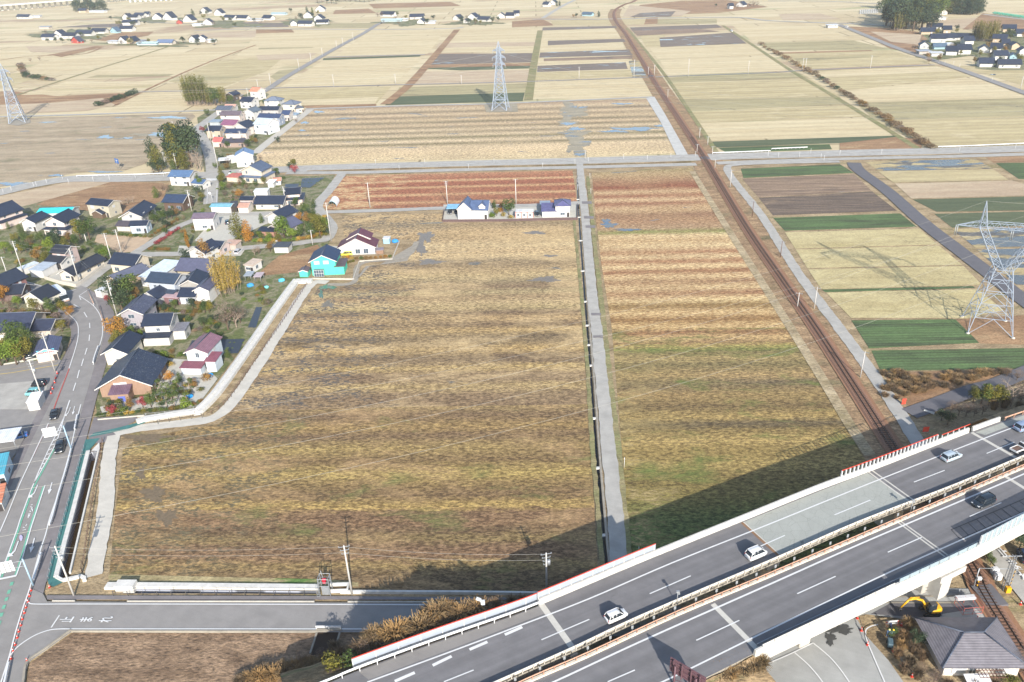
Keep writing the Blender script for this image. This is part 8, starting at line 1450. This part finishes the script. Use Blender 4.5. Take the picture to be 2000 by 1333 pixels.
def person(x, y, label, jacket, rz, bend=0.0, z=.25, helmet=(240, 206, 60)):
    p = G(x, y, z); t = thing('person', label, 'person', p, rz); bm = bmesh.new(); sk_ = [((0, 0, .92), .15), ((.0+bend*.25, 0, 1.2), .16), ((bend*.5, 0, 1.42), .15), ((bend*.6, 0, 1.53), .055), ((.0, .1, .85), .105), ((.05, .12, .48), .075), ((0, .12, .1), .06), ((.16, .12, .04), .05), ((0, -.1, .85), .105), ((-.05, -.12, .48), .075), ((-.08, -.12, .1), .06), ((.08, -.12, .04), .05), ((bend*.45, .22, 1.4), .065), ((bend*.5+.08, .28, 1.13), .05), ((bend*.5+.28, .22, .98), .04), ((bend*.45, -.22, 1.4), .065), ((bend*.5+.08, -.28, 1.13), .05), ((bend*.5+.28, -.22, .98), .04)]
    ed = [(0, 1), (1, 2), (2, 3), (0, 4), (4, 5), (5, 6), (6, 7), (0, 8), (8, 9), (9, 10), (10, 11), (2, 12), (12, 13), (13, 14), (2, 15), (15, 16), (16, 17)]
    me = bpy.data.meshes.new('body'); me.from_pydata([q for q, _ in sk_], ed, []); o = bpy.data.objects.new('body', me); COL.objects.link(o); o.parent = t; me.materials.append(plain('workwear_%d' % jacket[0], C(*jacket), .8, .12)); m = o.modifiers.new('skin', 'SKIN'); m.use_smooth_shade = True
    for i, (_, r_) in enumerate(sk_): me.skin_vertices[0].data[i].radius = (r_, r_)
    me.skin_vertices[0].data[0].use_root = True; m2 = o.modifiers.new('sub', 'SUBSURF'); m2.levels = m2.render_levels = 1
    bm = bmesh.new(); bmesh.ops.create_icosphere(bm, subdivisions=2, radius=.115, matrix=Matrix.Translation((bend*.65, 0, 1.64)) @ Matrix.Diagonal((1, .85, 1.15, 1))); box(bm, (bend*.65+.115, 0, 1.63), (.04, .03, .05)); link('head', bm, plain('skin', C(206, 162, 134), .7, .05), t)
    bm = bmesh.new(); bmesh.ops.create_uvsphere(bm, u_segments=12, v_segments=8, radius=.15, matrix=Matrix.Translation((bend*.65, 0, 1.68)) @ Matrix.Diagonal((1.1, .95, .85, 1))); bmesh.ops.delete(bm, geom=[v for v in bm.verts if v.co.z < 1.67], context='VERTS'); cyl(bm, (bend*.65+.03, 0, 1.665), (bend*.65+.03, 0, 1.68), .175, .17, 14); link('helmet', bm, plain('helmet_%d' % helmet[2], C(*helmet), .4, .03), t); return t
person(1733, 1243, 'worker in blue overalls and a pale helmet, left of the pair in the yard', (84, 110, 146), radians(-100), .3, helmet=(238, 226, 150)); person(1740, 1244, 'worker in teal grey overalls and a yellow helmet, right of the pair in the yard', (96, 120, 122), radians(-70), .2); person(1738, 1232, 'worker in dark navy clothes bending at the white barrier', (56, 66, 96), radians(100), .5, helmet=(240, 240, 240))
p = G(1741, 1222, .25); t = thing('road_barrier', 'white and red barrier frame beside the workers', 'barrier', p, radians(3)); bm = bmesh.new(); box(bm, (0, 0, .9), (2.0, .1, .3)); box(bm, (0, 0, .45), (2.0, .08, .16)); link('boards', bm, M_WHITE, t); bm = bmesh.new()
for x in (-.9, .9): bar(bm, (x, -.3, 0), (x, 0, 1), .06); bar(bm, (x, .3, 0), (x, 0, 1), .06)
for x in (-.95, .95): box(bm, (x, -.06, .9), (.2, .04, .28))
link('legs', bm, M_REDR, t)
p = G(1737, 1262, .25); t = thing('site_generator', 'small dark grey generator cart below the workers', 'generator', p, radians(70)); bm = bmesh.new(); box(bm, (0, 0, .7), (1.5, .8, .8)); bmesh.ops.bevel(bm, geom=bm.edges, offset=.08, segments=1, affect='EDGES'); link('housing', bm, plain('teal_grey', C(88, 112, 122), .5, .1), t); bm = bmesh.new(); cyl(bm, (-.5, -.45, .25), (-.5, .45, .25), .25, .25, 10); cyl(bm, (.5, -.45, .25), (.5, .45, .25), .25, .25, 10); link('wheels', bm, M_TYRE, t)
p = G(1888, 1186, .25); t = thing('site_cage', 'steel framed cage with a silver sheet roof and red posts beside the excavator', 'cage', p, radians(3)); bm = bmesh.new()
for x in (-1.6, 0, 1.6):
    for y in (-1.6, .9): bar(bm, (x, y, 0), (x, y, 1.5), .07)
for z in (.1, .8, 1.5):
    bar(bm, (-1.6, -1.6, z), (1.6, -1.6, z), .05); bar(bm, (-1.6, -1.6, z), (-1.6, .9, z), .05); bar(bm, (1.6, -1.6, z), (1.6, .9, z), .05)
link('frame', bm, plain('red_frame', C(214, 110, 96), .6, .1), t); bm = bmesh.new(); box(bm, (0, .9, 1.2), (3.4, 1.0, .5)); bmesh.ops.bevel(bm, geom=bm.edges, offset=.15, segments=2, affect='EDGES'); link('cover', bm, plain('silver_sheet', C(216, 216, 218), .4, .08), t)
for i in range(1): pass
p = G(1905, 1150); t = thing('crossing_gate', 'level crossing gantry with a yellow striped post, left of the track', 'crossing signal', p, 0); h = 4.6; bm = bmesh.new(); cyl(bm, (-.4, 0, 0), (-.4, 0, h), .1, .09, 8); cyl(bm, (-.4, 0, h), (6.5, -.6, h), .06, .06, 6); link('gantry', bm, M_GREY, t); bm = bmesh.new()
for i in range(6): cyl(bm, (0, -.2, i*.4), (0, -.2, i*.4+.4), .1, .1, 8, i % 2)
link('striped_post', bm, [YEL, M_TYRE], t); bm = bmesh.new(); box(bm, (-.1, -.3, 2.6), (.7, .4, .5)); link('signal_head', bm, M_WM, t)
p = G(1960, 1152); t = thing('signal_mast', 'grey lattice signal mast on the right of the railway', 'signal mast', p, 0); bm = bmesh.new()
for x in (-.3, .3):
    for y in (-.3, .3): bar(bm, (x, y, 0), (x*.7, y*.7, 7.5), .09)
for i in range(10): z = .4+i*.72; bar(bm, (-.3, -.3, z), (.3, -.3, z+.7), .06); bar(bm, (.3, -.3, z), (-.3, .3, z+.7), .05); bar(bm, (.3, .3, z), (.3, -.3, z+.7), .05)
link('lattice', bm, plain('dark_grey_steel', C(120, 122, 126), .5, .1), t); bm = bmesh.new(); box(bm, (0, 0, 7.4), (2.4, .12, .12)); link('crossarm', bm, M_GREY, t)
for i, (x, y) in enumerate(((1941, 1121), (1947, 1132))): p = G(x, y); bm = bmesh.new(); box(bm, (0, 0, .7), (1.2, 1.0, 1.4)); bmesh.ops.bevel(bm, geom=bm.edges, offset=.2, segments=2, affect='EDGES'); o = link('equipment_cabinet', bm, M_WM); o.location = p; tag(o, ('upper', 'lower')[i]+' of two pale equipment cabinets beside the railway mast', 'cabinet')
p = G(1967, 1157); t = thing('crossing_motor', 'yellow crossing gate motor with a striped raised arm', 'crossing gate', p, 0); bm = bmesh.new(); box(bm, (0, 0, .6), (.8, .6, 1.1)); link('motor', bm, YEL, t); bm = bmesh.new()
for i in range(10): a = Vector((.1, 0, 1.0+i*.42)); cyl(bm, a, a+Vector((.05, 0, .42)), .05, .05, 6, i % 2)
link('arm', bm, [YEL, M_TYRE], t)
for i, (x, y) in enumerate(((1940, 1285-90), (1932, 1180), (1952, 1216), (1963, 1238), (1912, 1150))): pass
railing('railing', ((1775, 1160), (1885, 1163)), 1.4, M_GREY, 'grey mesh fence behind the excavator under the viaduct', 2.0, z=0)
p = G(1905, 1341); t = thing('parked_boat_cover', 'white plastic sheet lean-to in front of the bungalow', 'lean-to', p, 0); bm = bmesh.new(); box(bm, (0, 0, 1.6), (3.6, 1.6, .08), 0, 0, Matrix.Rotation(.25, 4, 'X')); link('sheet', bm, M_WM, t); bm = bmesh.new()
for x in (-1.6, 1.6): bar(bm, (x, -.6, 0), (x, -.6, 1.5), .07)
link('posts', bm, M_GREY, t)
# small garden things: tarps, sheds of corrugated sheet, yard clutter
for x, y, lab, c, s in ((489, 560, 'blue tarpaulin heap under the small grey lean-to', (70, 160, 220), 1.2), (550, 550, 'pale blue umbrella shaped cover in the vegetable plot', (90, 190, 220), 1.1), (412, 735, 'bright blue water tank beside the maroon roofed shed', (40, 160, 226), .8), (371, 777, 'bright blue tarpaulin bundle among the garden pines', (30, 150, 224), .9), (521, 563, 'aqua bucket pile in the vegetable plot', (120, 210, 210), .8), (540, 402+70, 'white drum by the hedge corner', (220, 224, 228), .6), (772, 474, 'blue plastic sheet behind the vegetable bed', (60, 150, 220), 1.3)):
    p = G(x, y); bm = bmesh.new(); bmesh.ops.create_icosphere(bm, subdivisions=2, radius=s, matrix=Matrix.Diagonal((1, .8, .7, 1)))
    for v in bm.verts: v.co += v.co*noise.noise(v.co*2.3)*.35; v.co.z = max(v.co.z+s*.4, 0)
    o = link('tarpaulin', bm, plain('tarp_%d_%d' % (c[0], c[1]), C(*c), .6, .1, 2)); o.location = p; tag(o, lab, 'tarpaulin')
for x, y, lab, c in ((486, 550, 'grey sheet roofed open lean-to beside the yellow bamboo', (176, 186, 196)), (505, 552, 'mauve sheet roofed open lean-to in the vegetable plot', (186, 172, 178))): house('garden_lean_to', lab, (x-7, y), (x+6, y), 3, 2.1, 's', c, WH, .1, .2, open_=True, kind='seam', cat='lean-to')
for x, y in ((0, 0),):
    cab = None
for (x0, y0, x1, y1) in ((380, 670, 478, 671), (376, 680, 470, 682), (500, 590, 530, 600), (505, 575, 525, 590), (595, 352, 630, 352), (592, 358, 622, 358)):
    P = [G(x0, y0), G(x1, y1)]; me_ = KIND['shrub_lime'][0][1][0][1]
    for i, (q, d) in enumerate(walk(P, 1.3)):
        if i % 3 == 1: continue
        o = link('cabbage_plant', me_); o.location = q; o.scale = (.35, .35, .25); tag(o, 'small green vegetable plant', 'vegetable plant', 'vegetables in the mulched beds', 'in the mulched beds')
# distant elevated railway viaduct
for i, (x, y) in enumerate([(-6+i*11.5, 22.5-i*.95) for i in range(23)]+[(255+i*10, 5-i*.45) for i in range(9)]):
    p = G(x, y); bm = bmesh.new(); box(bm, (0, 0, 3.6), (3.2, 3.2, 7.2), .2); box(bm, (0, 0, 7.6), (5, 7, 1), .2); o = link('viaduct_pier', bm, M_CONCW); o.location = p; tag(o, 'pale concrete pier', 'pier', 'piers of the distant viaduct', 'of the distant viaduct in the top left corner')
A_ = [G(x, y) for x, y in ((-60, 27.5), (130, 12), (250, 2), (340, -6))]; bm = bmesh.new(); wallrun(bm, A_, [(-5, 8.1), (5, 8.1), (5, 10), (-5, 10)]); tag(link('viaduct_deck', bm, M_CONCW), 'long pale deck of the distant viaduct in the top left corner', 'viaduct')
# graves and green netting in the far right hamlet
for i in range(30):
    x, y = 1680+(i % 10)*3.6, 22.5+(i//10)*2.6-(i % 10)*.22; p = G(x, y); bm = bmesh.new(); box(bm, (0, 0, .9), (1.2, 1, 1.8)); box(bm, (0, 0, .2), (2.2, 2, .4)); o = link('gravestone', bm, M_GREY); o.location = p; tag(o, 'grey gravestone', 'gravestone', 'gravestones beside the far grove', 'in the graveyard beside the far grove')
for i in range(7):
    x, y = 1944+i*9, 29+i*1.3; p = G(x, y); me = KIND['shrub_green'][0][1][0][1].copy(); me.materials.clear(); me.materials.append(plain('green_net', C(110, 206, 176), .8, .1, .5)); o = link('netting', me); o.location = p; o.scale = (4, 3, 2); tag(o, 'heap of bright green netting', 'netting', 'green netting heaps at the far right', 'beside the far right road')
# shrine in the northern grove
p = G(347, 327); t = thing('torii_gate', 'grey stone torii gate and fence in front of the shrine grove', 'torii gate', p, radians(-4)); bm = bmesh.new()
for x in (-2, 2): cyl(bm, (x, 0, 0), (x*.93, 0, 4.2), .22, .2, 8)
box(bm, (0, 0, 3.4), (4.6, .25, .3)); box(bm, (0, 0, 4.4), (6, .5, .4)); link('gate', bm, M_CONC, t)
house('shrine_hall', 'small dark shrine hall among the conifers', (334, 318), (352, 318), 6, 3, 'h', (70, 66, 66), (120, 100, 84), .55, .8, cat='shrine')
# ================================================================ AIR
k = NB('haze_air'); pv = k.new('ShaderNodeVolumePrincipled'); k.n.remove(k.b); pv.inputs['Color'].default_value = (.93, .96, 1, 1); pv.inputs['Density'].default_value = .00009; pv.inputs['Anisotropy'].default_value = .2
k.ln(pv.outputs[0], k.n['Material Output'].inputs['Volume'])
bm = bmesh.new(); box(bm, (0, 3500, 55), (9000, 8000, 122)); o = link('haze', bm, k.m); o['kind'] = 'stuff'; o['category'] = 'haze'; o['label'] = 'thin pale haze over the plain'
# ================================================================ labels of the repeats
ORD = ['first','second','third','fourth','fifth','sixth','seventh','eighth','ninth','tenth','eleventh','twelfth','thirteenth','fourteenth','fifteenth','sixteenth','seventeenth','eighteenth','nineteenth']
TENS = {2:'twent',3:'thirt',4:'fort',5:'fift',6:'sixt',7:'sevent',8:'eight',9:'ninet'}
def ordinal(n):
    if n < 20: return ORD[n-1]
    if n >= 100: return ('one hundred and '+ordinal(n-100)) if n > 100 else 'hundredth'
    t, u = divmod(n, 10)
    return TENS[t]+('ieth' if u == 0 else 'y-'+ORD[u-1])
bpy.context.view_layer.update()
for (lab, where), os_ in LAB.items():
    if len(os_) == 1: os_[0]['label'] = lab+' '+where; continue
    os_.sort(key=lambda o: (round(PX(o.matrix_world.translation if o.type == 'EMPTY' or o.matrix_world.translation.length > .01 else sum((o.matrix_world @ Vector(c) for c in o.bound_box), Vector())/8)[0], 1)))
    for i, o in enumerate(os_): o['label'] = '%s, %s from the left %s' % (lab, ordinal(i+1), where)
